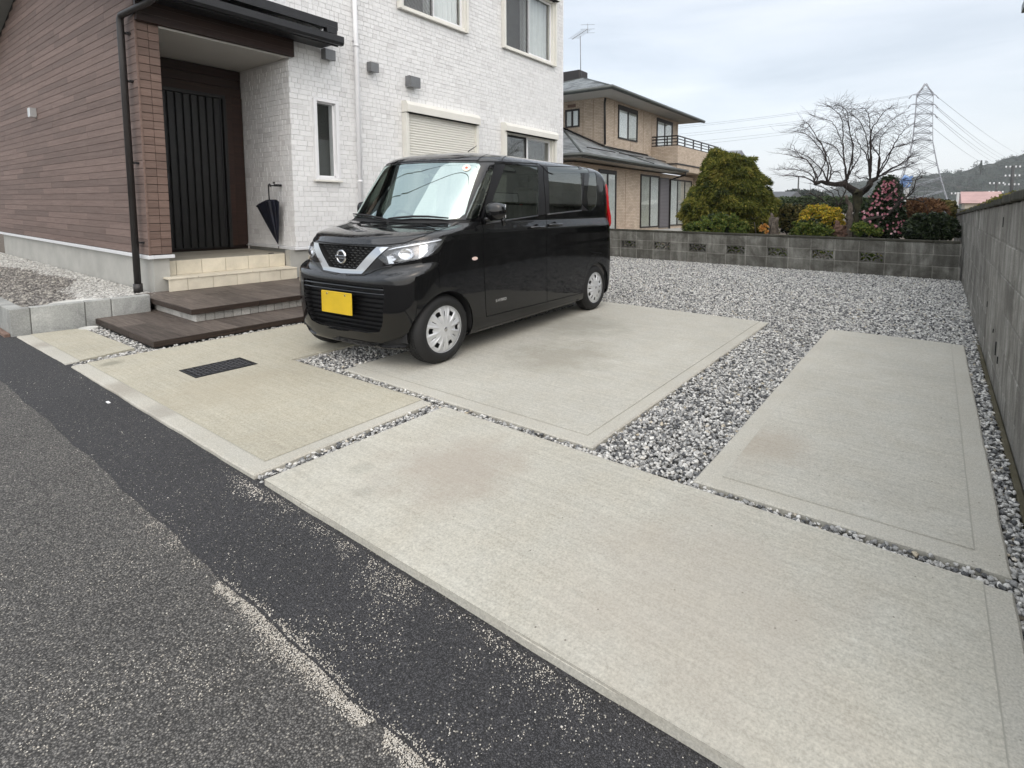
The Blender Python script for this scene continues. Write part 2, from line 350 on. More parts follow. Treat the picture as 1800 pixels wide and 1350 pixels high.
# ---- gravel
G_GREY = stone_group(M['gravel'], 7, (.78, .55), 'grey_gravel', 2)
holes = [[(-7.22, 1.03), (-5.68, 1.05), (-5.80, 1.50), (-7.15, 1.46)],
         [(-5.57, 1.06), (-2.62, 1.07), (-2.66, 2.12), (-4.35, 2.09), (-4.37, 5.8), (-5.62, 5.8), (-5.57, 1.50)],
         [(-3.77, 2.19), (-1.45, 2.185), (-1.47, 5.74), (-3.79, 5.74)], [(-.875, 2.17), (.305, 2.19), (.325, 5.84), (-.86, 5.80)],
         [(-2.53, 1.075), (.30, 1.075), (.30, 2.10), (-2.53, 2.115)]]
def free(P):
    ok = np.ones(len(P), bool)
    for h in holes: ok &= ~in_poly(P, h)
    ok &= ~((P[:, 0] < -5.66) & (P[:, 1] > 1.60) & (P[:, 1] < 6.0))          # under the deck
    wallx = .495-np.clip((9-P[:, 1])*.0115, -.05, .10)
    ok &= P[:, 0] < wallx
    ok &= ~((P[:, 1] < 6) & (P[:, 0] > wallx-.035))
    return ok
P1 = jitter_grid(-7.2, 1.09, .5, 6.6, .0140); P2 = jitter_grid(-7.7, 6.6, .5, 11.30, .0185)
Q = []
for P, s0, s1 in ((P1, .0080, .0148), (P2, .011, .0175)):
    P = P[free(P)]; s = rng.uniform(s0, s1, len(P))**1.0; z = -.036+rng.uniform(0, 1, len(P))**1.5*.026
    Q.append(np.column_stack([P, z, s]))
Q = np.concatenate(Q)
scatter('gravel', Q[:, :3], Q[:, 3], G_GREY, M['gravel'], kind='stuff', label='grey and white crushed stone gravel covering the yard between the slabs')
# loose stones along the slab edges
L = []
for (x0, y0), (x1, y1) in (((-5.75, 1.55), (-7.2, 1.49)), ((-5.6, 1.08), (-5.66, 1.58)), ((-5.63, 1.60), (-5.63, 4.4)), ((-2.6, 2.15), (-4.3, 2.14))):
    n = int(math.hypot(x1-x0, y1-y0)*70)
    for i in range(n):
        t = random.random(); L.append((x0+(x1-x0)*t+random.gauss(0, .012), y0+(y1-y0)*t+random.gauss(0, .012), -.008+random.random()*.012, random.uniform(.006, .013)))
L = np.array(L); scatter('loose_gravel', L[:, :3], L[:, 3], stone_group(M['gravel_white'], 4, (.8, .6), 'white_gravel', 2), M['gravel_white'], kind='stuff', label='small pale stones lying along the edge of the dark deck')
# raised bed on the left, higher gravel with a white band against the house
BZ = .185
sheet('raised_bed', [(-22, 1.05), (KERBX-.05, 1.05), (KERBX-.05, 2.3), (-22, 2.3)], BZ-.03, M['soil'])
P = jitter_grid(-17.5, 1.12, KERBX-.11, 2.22, .0185)
P = P[~((P[:, 0] > -7.5) & (P[:, 1] > 1.98))]
edge = 1.86+.10*np.sin(P[:, 0]*1.1+.6)+.05*np.sin(P[:, 0]*3)-.28*np.clip((P[:, 0]+9.6)/2.2, 0, 1)
white = P[:, 1] > edge+rng.normal(0, .03, len(P))
z = BZ-.012+rng.uniform(0, .02, len(P)); s = rng.uniform(.012, .020, len(P))
A = np.column_stack([P, z])
scatter('gravel', A[~white], s[~white], stone_group(M['gravel_warm'], 5, (.75, .5), 'warm_gravel', 2), M['gravel_warm'], kind='stuff', label='brown grey gravel in the raised bed beside the brown house wall')
scatter('white_gravel', A[white], s[white]*.95, bpy.data.node_groups['white_gravel'], M['gravel_white'], kind='stuff', label='white gravel band along the foot of the brown house wall')
# sand left on the road
n = 90000
x = rng.uniform(-5.5, .6, n); w = np.clip((x+3.0)/1.4, 0.03, 1)*np.where(x > -.2, .4, 1); keep = rng.random(n) < w; x = x[keep]; n = len(x)
kind_ = rng.random(n)
cl = np.array([noise.noise(Vector((a*2.2, 3.3, 0))) for a in x])
y = np.where(kind_ < .34, [seam(a) for a in x]+rng.normal(-.016, .009+.013*np.clip(cl+.5, 0, 2), n), np.where(kind_ < .46, 1.055-np.abs(rng.normal(0, .05, n)), rng.uniform(.2, 1.06, n)))
nz = np.array([noise.noise(Vector((a*3.0, b*3.0, 5)))+.6*noise.noise(Vector((a*11, b*11, 9))) for a, b in zip(x, y)])
keep = (nz > rng.normal(.20, .26, n)) | ((kind_ < .34) & (nz > -.55) & (x+.25*nz > -2.05))
x, y = x[keep], y[keep]
zz = np.where(y > np.array([seam(a) for a in x]), .0045, -.004)+np.array([rz(a, 0) for a in x])
sz = rng.uniform(.0009, .0021, len(x))*(1+.5*(rng.random(len(x)) > .93))
scatter('sand', np.column_stack([x, y, zz]), sz, stone_group(M['sand'], 3, (.85, .7), 'sand_grains', 1), M['sand'], kind='stuff', label='scattered pale sand along the asphalt seam and the slab edge')
# crumbs of gravel at the slab corner
n = 260; px = -2.58+rng.normal(0, .09, n); py = 1.045-np.abs(rng.normal(0, .035, n))
scatter('sand', np.column_stack([px, py, np.full(n, -.026)]), rng.uniform(.0015, .0045, n), bpy.data.node_groups['sand_grains'], M['sand'], kind='stuff', label='sand and crumbs spilled on the road at the joint between two slabs')
MB().box(-4.43, .985, rz(-4.4, 0)+.003, -4.385, 1.0, rz(-4.4, 0)+.009, .002).obj('paper_scrap', simple('paper_scrap', (.8, .8, .8), .8), label='tiny white scrap lying on the new dark asphalt strip', cat='litter')

# ---- drain grate and lids
M['iron'] = simple('cast_iron', (.028, .029, .033), .42, .6, var=.35, nscale=60, bmp=.3)
M['dark_hole'] = simple('dark_hole', (.008, .008, .008), .9)
g = empty('drain_grate', 'black checkered iron drain cover set in the beige concrete slab', 'drain cover', (-4.59, 1.675, 0))
MB().box(-.145, -.195, -.01, .145, .195, .0075, .003).obj('cover_plate', M['iron'], g)
mb = MB()
for i in range(9):
    for j in range(13):
        cx_, cy_ = -.115+.23*i/8, -.165+.33*j/12; a = .7 if (i+j) % 2 else -.7; c_, s_ = math.cos(a)*.0125, math.sin(a)*.0125
        ox, oy = -s_*.22, c_*.22
        mb.add([(cx_-c_-ox, cy_-s_-oy, .0072), (cx_+c_-ox, cy_+s_-oy, .0072), (cx_+c_+ox, cy_+s_+oy, .0072), (cx_-c_+ox, cy_-s_+oy, .0072), (cx_-c_*.7, cy_-s_*.7, .0105), (cx_+c_*.7, cy_+s_*.7, .0105)], [(0, 1, 5, 4), (2, 3, 4, 5), (1, 2, 5), (3, 0, 4)])
mb.obj('tread_pattern', simple('worn_iron', (.085, .085, .09), .4, .6), g)
fr = MB()
for a in ((-.155, -.205, .155, -.197), (-.155, .197, .155, .205), (-.155, -.197, -.147, .197), (.147, -.197, .155, .197)): fr.box(a[0], a[1], -.01, a[2], a[3], .006, .001)
fr.obj('frame', M['dark_hole'], g)
M['white_plastic'] = simple('white_plastic', (.62, .62, .58), .5, var=.08, nscale=12)
def lid(x, y, z, r, label, sq):
    mb = MB(); n = 32
    rings = [(r, z-.03), (r, z+.002), (r*.97, z+.006), (r*.9, z+.0065), (r*.88, z+.004), (r*.2, z+.006)]
    vs = [(x+math.cos(2*math.pi*k/n)*a, y+math.sin(2*math.pi*k/n)*a*sq, b) for a, b in rings for k in range(n)]
    mb.add(vs, [(i*n+k, i*n+(k+1) % n, (i+1)*n+(k+1) % n, (i+1)*n+k) for i in range(len(rings)-1) for k in range(n)]+[tuple((len(rings)-1)*n+k for k in range(n))], True)
    mb.obj('inspection_cover', M['white_plastic'], label=label, cat='drain cover', group=None)
lid(-7.12, 1.50, .0, .075, 'round white plastic inspection lid on the ground at the foot of the grey kerb wall', 1)
lid(-7.62, 1.52, BZ+.02, .20, 'round cream inspection lid in the raised gravel bed behind the kerb', 1)

# ================================================================== block walls
def mat_block(name, base, dirt, vstreak=.5, rough=.92):
    m, t, b = newmat(name); v = coords(t, 'World'); oi = rnd_obj(t)
    c = mix(t, oi, tuple(x*.72 for x in base), tuple(x*1.22 for x in base))
    big = noise_n(t, v, 2.2, 7, .68, .6); c = mix(t, ramp(t, big, (.36, 0), (.64, .85)), c, dirt)
    vs = coords(t, 'World', (6, 6, .7)); st = noise_n(t, vs, 1.5, 6, .65)
    c = mix(t, math_n(t, 'MULTIPLY', ramp(t, st, (.42, 0), (.62, 1)), vstreak), c, dirt)
    c = mix(t, math_n(t, 'MULTIPLY', ramp(t, st, (.24, 1), (.38, 0)), vstreak*.35), c, (.40, .40, .36))
    fine = noise_n(t, v, 90, 4, .75); c = mix(t, .55, c, ramp(t, fine, (.3, .28), (.7, .7)), 'OVERLAY')
    bump(t, b, math_n(t, 'ADD', fine, math_n(t, 'MULTIPLY', noise_n(t, v, 260, 2), .7)), .6, .006)
    setp(t, b, c, rough, spec=.25); return m
M['block_low'] = mat_block('old_block', (.24, .238, .215), (.062, .058, .048), .55)
M['block_wall'] = mat_block('weathered_block', (.38, .37, .34), (.13, .123, .108), .7)
M['mortar'] = mat_block('old_mortar', (.34, .33, .30), (.13, .125, .11), .5)
M['mortar_dark'] = mat_block('dark_mortar', (.12, .115, .10), (.06, .055, .048), .5)
M['mortar_wall'] = mat_block('wall_mortar', (.38, .37, .335), (.14, .133, .12), .7)
M['cap'] = mat_block('mossy_cap', (.085, .082, .066), (.030, .030, .022), .5)
M['footing'] = mat_block('footing_concrete', (.15, .135, .095), (.07, .062, .035), .4)

low = empty('block_wall', 'low old grey block wall with openwork blocks at the back of the yard', 'wall', (0, 0, 0))
JX = [-9.0, -8.54, -8.08, -7.62, -7.16, -6.7, -6.24, -5.77, -5.29, -4.84, -4.375, -3.92, -3.46, -3.0, -2.54, -2.09, -1.63, -1.187, -.728, -.283, .063, .47]
ZR = [(-.10, .2145), (.2285, .4335), (.4475, .650)]
YW = 11.32
# core wall (mortar plane) with openings behind the openwork blocks
mb = MB(); ow = {5, 7, 9, 11, 13, 15, 17}
mb.box(JX[0], YW+.004, -.2, .49, YW+.108, .222); mb.box(JX[0], YW+.004, .44, .49, YW+.108, .655)
for i in range(len(JX)-1):
    if i not in ow: mb.box(JX[i]-.003, YW+.0042, .2215, JX[i+1]+.003, YW+.108, .4405)
mb.obj('mortar_core', M['mortar'], low)
for r_, (z0, z1) in enumerate(ZR):
    for i in range(len(JX)-1):
        if r_ == 1 and i in ow: continue
        x0, x1 = JX[i]+.0065, JX[i+1]-.0065; j = random.uniform(-.003, .002)
        MB().box(x0, YW+j, z0, x1, YW+.12-j, z1, .006).obj('concrete_block', M['block_low'], low)
for i in ow:
    x0, x1 = JX[i]+.004, JX[i+1]-.004; z0, z1 = .226, .436; mb = MB(); y0, y1 = YW+.004, YW+.116
    w = .022
    for a in ((x0, z0, x1, z0+w), (x0, z1-w, x1, z1), (x0, z0+w, x0+w*1.2, z1-w), (x1-w*1.2, z0+w, x1, z1-w)): mb.box(a[0], y0, a[1], a[2], y1, a[3], .003)
    cx_ = (x0+x1)/2; hw = (x1-x0)/2-w; zz0 = z0+w*.6; H_ = z1-z0-w*1.2
    def arc(cx0, cz, rad, a0, a1, th=.016, k=9):
        for q in range(k):
            u0, u1 = a0+(a1-a0)*q/k, a0+(a1-a0)*(q+1)/k
            p = [(cx0+math.cos(u0)*(rad-th/2), cz+math.sin(u0)*(rad-th/2)), (cx0+math.cos(u0)*(rad+th/2), cz+math.sin(u0)*(rad+th/2)), (cx0+math.cos(u1)*(rad+th/2), cz+math.sin(u1)*(rad+th/2)), (cx0+math.cos(u1)*(rad-th/2), cz+math.sin(u1)*(rad-th/2))]
            p = [(min(max(a, x0+.01), x1-.01), min(max(b, z0+.008), z1-.008)) for a, b in p]
            mb.prism(p, 1, y0+.01, y1-.01)
    arc(cx_-hw*.5, zz0, H_*.62, 0, math.pi); arc(cx_+hw*.5, zz0, H_*.62, 0, math.pi); arc(cx_, zz0+H_*.42, H_*.55, .1, math.pi-.1)
    arc(cx_-hw, zz0+H_*.42, H_*.55, .0, math.pi/2); arc(cx_+hw, zz0+H_*.42, H_*.55, math.pi/2, math.pi)
    arc(cx_-hw*.5, zz0, H_*.26, 0, math.pi, .02, 6); arc(cx_+hw*.5, zz0, H_*.26, 0, math.pi, .02, 6)
    mb.obj('openwork_block', M['block_low'], low, fix=True)
for i in range(0, len(JX)-1, 2):
    x1 = JX[min(i+2, len(JX)-1)]
    MB().box(JX[i]+.002, YW-.012, .657, x1-.002, YW+.132, .705+random.uniform(-.002, .002), .007).obj('cap_block', M['cap'], low)

rw = empty('block_wall', 'tall stained grey block wall running along the right side of the yard', 'wall', (.47, 1.2, 0))
WA = math.atan(.0115); wf = lambda y: .495-(9-y)*.0115
# built in local coordinates: x out of the wall (towards the yard is -x), y along it
rw.location = (wf(0), 0, 0); rw.rotation_euler = (0, 0, -WA)
mb = MB(); mb.box(.0035, 1.15, -.3, .122, 19, 1.30); mb.obj('mortar_core', M['mortar_wall'], rw)
topz = lambda y: 1.345-.0155*(y-3)
zs = [-.26, -.03, .125, .355, .59, .815, 1.045]
for r_ in range(len(zs)):
    z0 = zs[r_]+.004; y = 1.15-(r_ % 1)*.2; 
    while y < 18.9:
        y1 = min(y+.45, 19.0)
        z1 = (zs[r_+1]-.004) if r_+1 < len(zs) else topz(y)-.006
        j = random.uniform(-.002, .004); zt0, zt1 = (z1, z1) if r_+1 < len(zs) else (topz(y)-.006, topz(y1)-.006)
        if z1-z0 > .03: MB().box(j, y+.004, z0+.002, .13, y1-.004, z1-.002, .005).obj('concrete_block', M['block_wall'], rw)
        y = y1
y = 1.15
while y < 18.9:
    y1 = min(y+.6, 19); mb = MB(); mb.box(-.022, y+.002, topz(y)-.004, .152, y1-.002, topz(y)+.052+random.uniform(-.004, .005), .008); mb.obj('cap_block', M['cap'], rw); y = y1
MB().box(-.032, 1.15, -.3, -.001, 6.4, -.012, .006).obj('footing', M['footing'], rw)
# hollow core openings showing on the wall top blocks (dark slots) and worn holes
for (yy, zz, h_) in ((4.75, 1.15, .075), (4.62, .22, .10), (4.45, .2, .05), (5.6, .42, .05), (4.9, .33, .03)):
    MB().box(-.003, yy, zz, .012, yy+.018, zz+h_, .002).obj('hole', M['dark_hole'], rw)

# moss, dry grass and ivy on top of the wall
def leaf_cloud(centers, sizes, n_each, spread, leaf, mat, name, parent=None, droop=0.0, up=0.0, elong=1.0, **k):
    cs = np.repeat(np.asarray(centers, float), n_each, 0); ss = np.repeat(np.asarray(sizes, float), n_each)
    n = len(cs); p = rng.normal(0, 1, (n, 3)); p /= np.linalg.norm(p, axis=1)[:, None]; p *= (rng.random(n)**.45)[:, None]*ss[:, None]*np.array(spread)
    c = cs+p; a = rng.normal(0, 1, (n, 3)); a[:, 2] = a[:, 2]*.7-droop+up; a /= np.linalg.norm(a, axis=1)[:, None]
    b = np.cross(a, rng.normal(0, 1, (n, 3))); b /= np.linalg.norm(b, axis=1)[:, None]+1e-9
    L_ = leaf*rng.uniform(.6, 1.4, n)[:, None]; a = a*L_*elong; b = b*L_*.5
    V = np.stack([c-a*.5, c+b*.6, c+a*.6, c-b*.6], 1).reshape(-1, 3); Fq = np.arange(4*n).reshape(n, 4)
    tone = np.repeat(rng.random(n), 1)
    return mesh_np(name, V, Fq, mat, parent, attrs={'tone': ('FACE', tone)}, **k)
def mat_leaf(name, stops, rough=.6, trans=.25):
    m, t, b = newmat(name); a = nd(t, 'ShaderNodeAttribute', attribute_name='tone'); v = coords(t, 'World')
    c = ramp(t, a.outputs['Fac'], *stops)
    c = mix(t, .6, c, ramp(t, noise_n(t, v, 1.8, 4, .6), (.3, .33), (.7, .66)), 'OVERLAY')
    setp(t, b, c, rough, spec=.3)
    tr = nd(t, 'ShaderNodeBsdfTranslucent'); t.links.new(c, tr.inputs[0]); mx = nd(t, 'ShaderNodeMixShader'); mx.inputs[0].default_value = trans
    t.links.new(b.outputs[0], mx.inputs[1]); t.links.new(tr.outputs[0], mx.inputs[2]); t.links.new(mx.outputs[0], t.nodes['Material Output'].inputs[0]); return m
M['moss'] = mat_leaf('moss', [(0, (.06, .075, .02)), (.5, (.13, .13, .03)), (.85, (.20, .17, .05)), (1, (.26, .2, .09))], .9)
ys = rng.uniform(4, 14.5, 330); cen = np.column_stack([wf(ys)+rng.uniform(.0, .14, 330), ys, topz(ys)+.055])
leaf_cloud(cen, rng.uniform(.02, .06, 330), 26, (1, 1, .55), .022, M['moss'], 'moss', None, up=.4, kind='stuff', label='yellow green moss and dry weeds growing along the top of the tall wall')

# ================================================================== kerb wall of the raised bed
M['kerb'] = mat_block('kerb_block', (.46, .465, .44), (.24, .245, .235), .25)
M['kerb_joint'] = simple('kerb_joint', (.13, .13, .12), .9)
kb = empty('kerb_wall', 'low pale grey block kerb holding the raised gravel bed on the left', 'kerb wall', (KERBX, 1.0, 0))
kb.location = (0, 0, 0)
for y0, y1 in ((1.005, 1.135), (1.142, 1.515), (1.522, 1.715), (1.722, 2.04)): MB().box(KERBX-.10, y0, -.08, KERBX, y1, .25, .005).obj('concrete_block', M['kerb'], kb)
x = KERBX-.108
while x > -20: MB().box(max(x-.395, -20), 1.005, -.1, x, 1.105, .25, .005).obj('concrete_block', M['kerb'], kb); x -= .402
MB().box(-20, 1.012, -.1, KERBX-.004, 1.1, .245).obj('mortar_core', M['kerb_joint'], kb); MB().box(KERBX-.094, 1.02, -.1, KERBX-.006, 2.03, .244).obj('mortar_core', M['kerb_joint'], kb)
M['brickred'] = simple('brick_red_edge', (.20, .13, .10), .85, var=.3, nscale=20, bmp=.4)
MB().box(-20, .965, -.1, KERBX-.02, 1.003, .02, .004).obj('brick_edging', M['brickred'], kb)

# ================================================================== deck steps (wood-look tiles on white brick)
def mat_wood(name, a, b_, stretch, along, rough=.5, sc=3.0, var=.35, bstr=.25):
    m, t, b = newmat(name); sv = [14, 14, 14]; sv[along] = 1.0/stretch
    v = coords(t, 'World', tuple(sv)); oi = rnd_obj(t)
    off = nd(t, 'ShaderNodeVectorMath', operation='ADD'); t.links.new(v, off.inputs[0]); cmb = nd(t, 'ShaderNodeCombineXYZ')
    for i in range(3): t.links.new(math_n(t, 'MULTIPLY', oi, 37.0+i*11), cmb.inputs[i])
    t.links.new(cmb.outputs[0], off.inputs[1]); v = off.outputs[0]
    g = noise_n(t, v, sc, 8, .68, .8); g2 = noise_n(t, v, sc*7, 4, .7)
    c = mix(t, ramp(t, g, (.32, 0), (.68, 1)), a, b_)
    c = mix(t, var, c, ramp(t, oi, (0, .22), (1, .74)), 'OVERLAY')
    c = mix(t, .4, c, ramp(t, g2, (.3, .3), (.7, .65)), 'OVERLAY')
    bump(t, b, math_n(t, 'ADD', g, g2), bstr, .003)
    setp(t, b, c, rough, spec=.35); return m
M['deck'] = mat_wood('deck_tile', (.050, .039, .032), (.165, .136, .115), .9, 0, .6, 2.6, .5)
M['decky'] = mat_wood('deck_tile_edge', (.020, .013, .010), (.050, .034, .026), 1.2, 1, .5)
M['brickw'] = mat_block('white_brick', (.50, .49, .46), (.32, .31, .29), .2)
dk = empty('deck_step', 'dark brown two level deck step of wood look tiles in front of the porch', 'deck', (0, 0, 0))
DR = math.radians(0.0)
def deck(xl, xr, yf, yb, z0, z1, rows):
    # tiles laid with their length along X, staggered
    wy = (yb-yf)/rows
    for r_ in range(rows):
        x = xr; first = True
        while x > xl+.02:
            ln = (.62 if r_ % 2 else .93) if first else 1.24; first = False
            x0 = max(xl, x-ln); MB().box(x0+.0018, yf+r_*wy+.0018, z1-.02, x-.0018, yf+(r_+1)*wy-.0018, z1+random.uniform(-.0004, .0004), .0015).obj('deck_tile', M['deck'], dk); x = x0
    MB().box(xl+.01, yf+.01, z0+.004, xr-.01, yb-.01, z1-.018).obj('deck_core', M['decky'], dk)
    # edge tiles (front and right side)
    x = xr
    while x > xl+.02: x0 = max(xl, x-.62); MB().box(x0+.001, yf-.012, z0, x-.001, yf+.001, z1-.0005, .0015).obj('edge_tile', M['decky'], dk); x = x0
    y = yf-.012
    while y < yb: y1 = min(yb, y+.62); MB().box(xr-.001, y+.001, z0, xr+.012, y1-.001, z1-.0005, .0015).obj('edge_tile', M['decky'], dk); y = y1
deck(-7.40, -5.66, 1.60, 4.9, .008, .062, 15)
deck(-7.775, -6.215, 2.065, 4.9, .147, .202, 13)
MB().box(-7.36, 2.115, .055, -6.26, 4.88, .149).obj('riser_core', M['mortar'], dk)
bx = -7.36
for i in range(17): MB().box(bx+i*.0655+.002, 2.100, .063, bx+(i+1)*.0655-.003, 2.118, .147, .003).obj('brick', M['brickw'], dk)
for i in range(34): MB().box(-6.262, 2.104+i*.082+.002, .063, -6.244, 2.104+(i+1)*.082-.003, .147, .003).obj('brick', M['brickw'], dk)
# ================================================================== the new house (brown wing and white block)
XS, YF, YB2 = -7.775, 2.2, 3.86
hs = empty('house', 'new two storey house with brown board wing, recessed porch and white tiled wall', 'house', (0, 0, 0))
M['found'] = simple('render_foundation', (.40, .395, .365), .9, var=.12, nscale=3, bmp=.5)
M['trim_white'] = simple('trim_white', (.72, .73, .74), .4, var=.04)
M['cream'] = simple('cream_aluminium', (.75, .735, .675), .42, var=.04, nscale=3)
M['white_pvc'] = simple('white_pvc', (.80, .80, .81), .35, var=.03)
M['black_metal'] = simple('black_metal', (.022, .022, .024), .38, .3, var=.2, nscale=6)
M['grey_metal'] = simple('grey_metal', (.19, .195, .20), .45, .4, var=.1)
M['soffit'] = simple('soffit_board', (.50, .49, .46), .8, var=.05, nscale=2)
M['soffit_gray'] = simple('soffit_grey', (.22, .225, .21), .7, var=.08, nscale=2)
M['siding'] = mat_wood('siding_board', (.145, .098, .082), (.212, .154, .132), 1.6, 0, .7, 2.4, .32, .35)
M['siding_y'] = mat_wood('siding_board_side', (.145, .093, .074), (.205, .142, .116), 1.6, 1, .7, 2.4, .3, .35)
M['darkwood'] = mat_wood('dark_panel', (.016, .007, .005), (.042, .018, .011), 2.0, 1, .5, 2.4, .3, .2)
M['groove_dark'] = simple('siding_groove', (.07, .052, .046), .9)
M['door'] = simple('door_black', (.010, .0095, .009), .42, .1, var=.25, nscale=20, bmp=.15)
M['beige_tile'] = simple('beige_step_tile', (.63, .575, .46), .75, var=.14, nscale=4, bmp=.8)
M['beige_joint'] = simple('beige_joint', (.30, .27, .22), .9)
M['porch_tile'] = simple('porch_floor_tile', (.33, .305, .25), .6, var=.15, nscale=5, bmp=.2)
def schlick(t, mul, add):
    g = nd(t, 'ShaderNodeNewGeometry'); dt = nd(t, 'ShaderNodeVectorMath', operation='DOT_PRODUCT'); t.links.new(g.outputs['Normal'], dt.inputs[0]); t.links.new(g.outputs['Incoming'], dt.inputs[1])
    k = math_n(t, 'POWER', math_n(t, 'SUBTRACT', 1.0, math_n(t, 'ABSOLUTE', dt.outputs['Value']), None, True), 5.0)
    return math_n(t, 'MULTIPLY_ADD', math_n(t, 'MULTIPLY_ADD', k, .955, .045), mul, add, True)
def mat_glass(name, tint=(.9, .95, .93), amt=.85, f0=.06, rough=.01, refl=(1, 1, 1)):
    m, t, b = newmat(name); t.nodes.remove(b)
    gl = nd(t, 'ShaderNodeBsdfGlossy', inp={'Roughness': rough}); gl.inputs[0].default_value = (*refl, 1)
    tr = nd(t, 'ShaderNodeBsdfTransparent'); tr.inputs[0].default_value = (*[x*amt for x in tint], 1)
    mx = nd(t, 'ShaderNodeMixShader'); t.links.new(schlick(t, 1.7, .02), mx.inputs[0]); t.links.new(tr.outputs[0], mx.inputs[1]); t.links.new(gl.outputs[0], mx.inputs[2])
    t.links.new(mx.outputs[0], t.nodes['Material Output'].inputs[0]); return m
M['glass'] = mat_glass('window_glass', (.97, .985, .98), amt=.92)
M['room'] = simple('room_dark', (.03, .03, .032), .9)
M['curtain'] = simple('lace_curtain', (.88, .89, .88), .9, var=.06, nscale=6)
def mat_screen():
    m, t, b = newmat('insect_screen'); tr = nd(t, 'ShaderNodeBsdfTransparent'); mx = nd(t, 'ShaderNodeMixShader'); setp(t, b, (.12, .12, .12), .8)
    v = coords(t, 'World', (1, 1, 1)); w1 = nd(t, 'ShaderNodeTexWave', wave_type='RINGS', inp={'Scale': 5.0, 'Distortion': 2.5}); t.links.new(v, w1.inputs['Vector'])
    t.links.new(math_n(t, 'MULTIPLY_ADD', w1.outputs[0], .12, .42), mx.inputs[0]); t.links.new(tr.outputs[0], mx.inputs[1]); t.links.new(b.outputs[0], mx.inputs[2]); t.links.new(mx.outputs[0], t.nodes['Material Output'].inputs[0]); return m
M['screen'] = mat_screen()
def mat_tile():
    m, t, b = newmat('white_split_tile'); a = nd(t, 'ShaderNodeAttribute', attribute_name='tone'); v = coords(t, 'World'); oi = rnd_obj(t)
    k = math_n(t, 'FRACT', math_n(t, 'ADD', a.outputs['Fac'], math_n(t, 'MULTIPLY', oi, .0)))
    n = noise_n(t, v, 16, 6, .7)
    c = ramp(t, k, (0, (.70, .695, .69)), (.15, (.77, .77, .765)), (1, (.82, .82, .815)))
    c = mix(t, ramp(t, n, (.52, 0), (.72, .40)), c, (.56, .555, .55))
    bump(t, b, math_n(t, 'ADD', noise_n(t, v, 55, 5, .7), math_n(t, 'MULTIPLY', noise_n(t, v, 14, 3), 2)), .55, .006)
    setp(t, b, c, .85, spec=.3); return m
M['tile'] = mat_tile()
M['tile_joint'] = simple('tile_joint', (.70, .695, .69), .95)

def panel_with_holes(name, mat, axis, a, b_, u0, u1, z0, z1, holes, parent):
    """solid wall between a and b_ along axis; holes are (u0,u1,z0,z1)"""
    us = sorted({u0, u1, *[h[0] for h in holes], *[h[1] for h in holes]}); zz = sorted({z0, z1, *[h[2] for h in holes], *[h[3] for h in holes]}); mb = MB()
    for i in range(len(us)-1):
        j = 0
        while j < len(zz)-1:
            um = (us[i]+us[i+1])/2
            hole = lambda q: any(h[0] < um < h[1] and h[2] < (zz[q]+zz[q+1])/2 < h[3] for h in holes)
            if hole(j): j += 1; continue
            k = j
            while k+1 < len(zz)-1 and not hole(k+1): k += 1
            if axis == 0: mb.box(a, us[i], zz[j], b_, us[i+1], zz[k+1])
            else: mb.box(us[i], a, zz[j], us[i+1], b_, zz[k+1])
            j = k+1
    return mb.obj(name, mat, parent)
_tile_mesh = {}
def tile_mesh(w, h, axis, sgn, d=.0055):
    key = (round(w, 3), round(h, 3), axis, sgn)
    if key not in _tile_mesh:
        c = .003; P = [(0, -w/2, -h/2), (0, w/2, -h/2), (0, w/2, h/2), (0, -w/2, h/2), (d, -w/2+c, -h/2+c), (d, w/2-c, -h/2+c), (d, w/2-c, h/2-c), (d, -w/2+c, h/2-c)]
        Fq = [(4, 5, 6, 7), (0, 1, 5, 4), (1, 2, 6, 5), (2, 3, 7, 6), (3, 0, 4, 7)]
        if axis == 0: P = [(sgn*x, y, z) for x, y, z in P]
        else: P = [(y, sgn*x, z) for x, y, z in P]
        if (axis == 0) == (sgn < 0): Fq = [f[::-1] for f in Fq]
        _tile_mesh[key] = (P, Fq)
    return _tile_mesh[key]
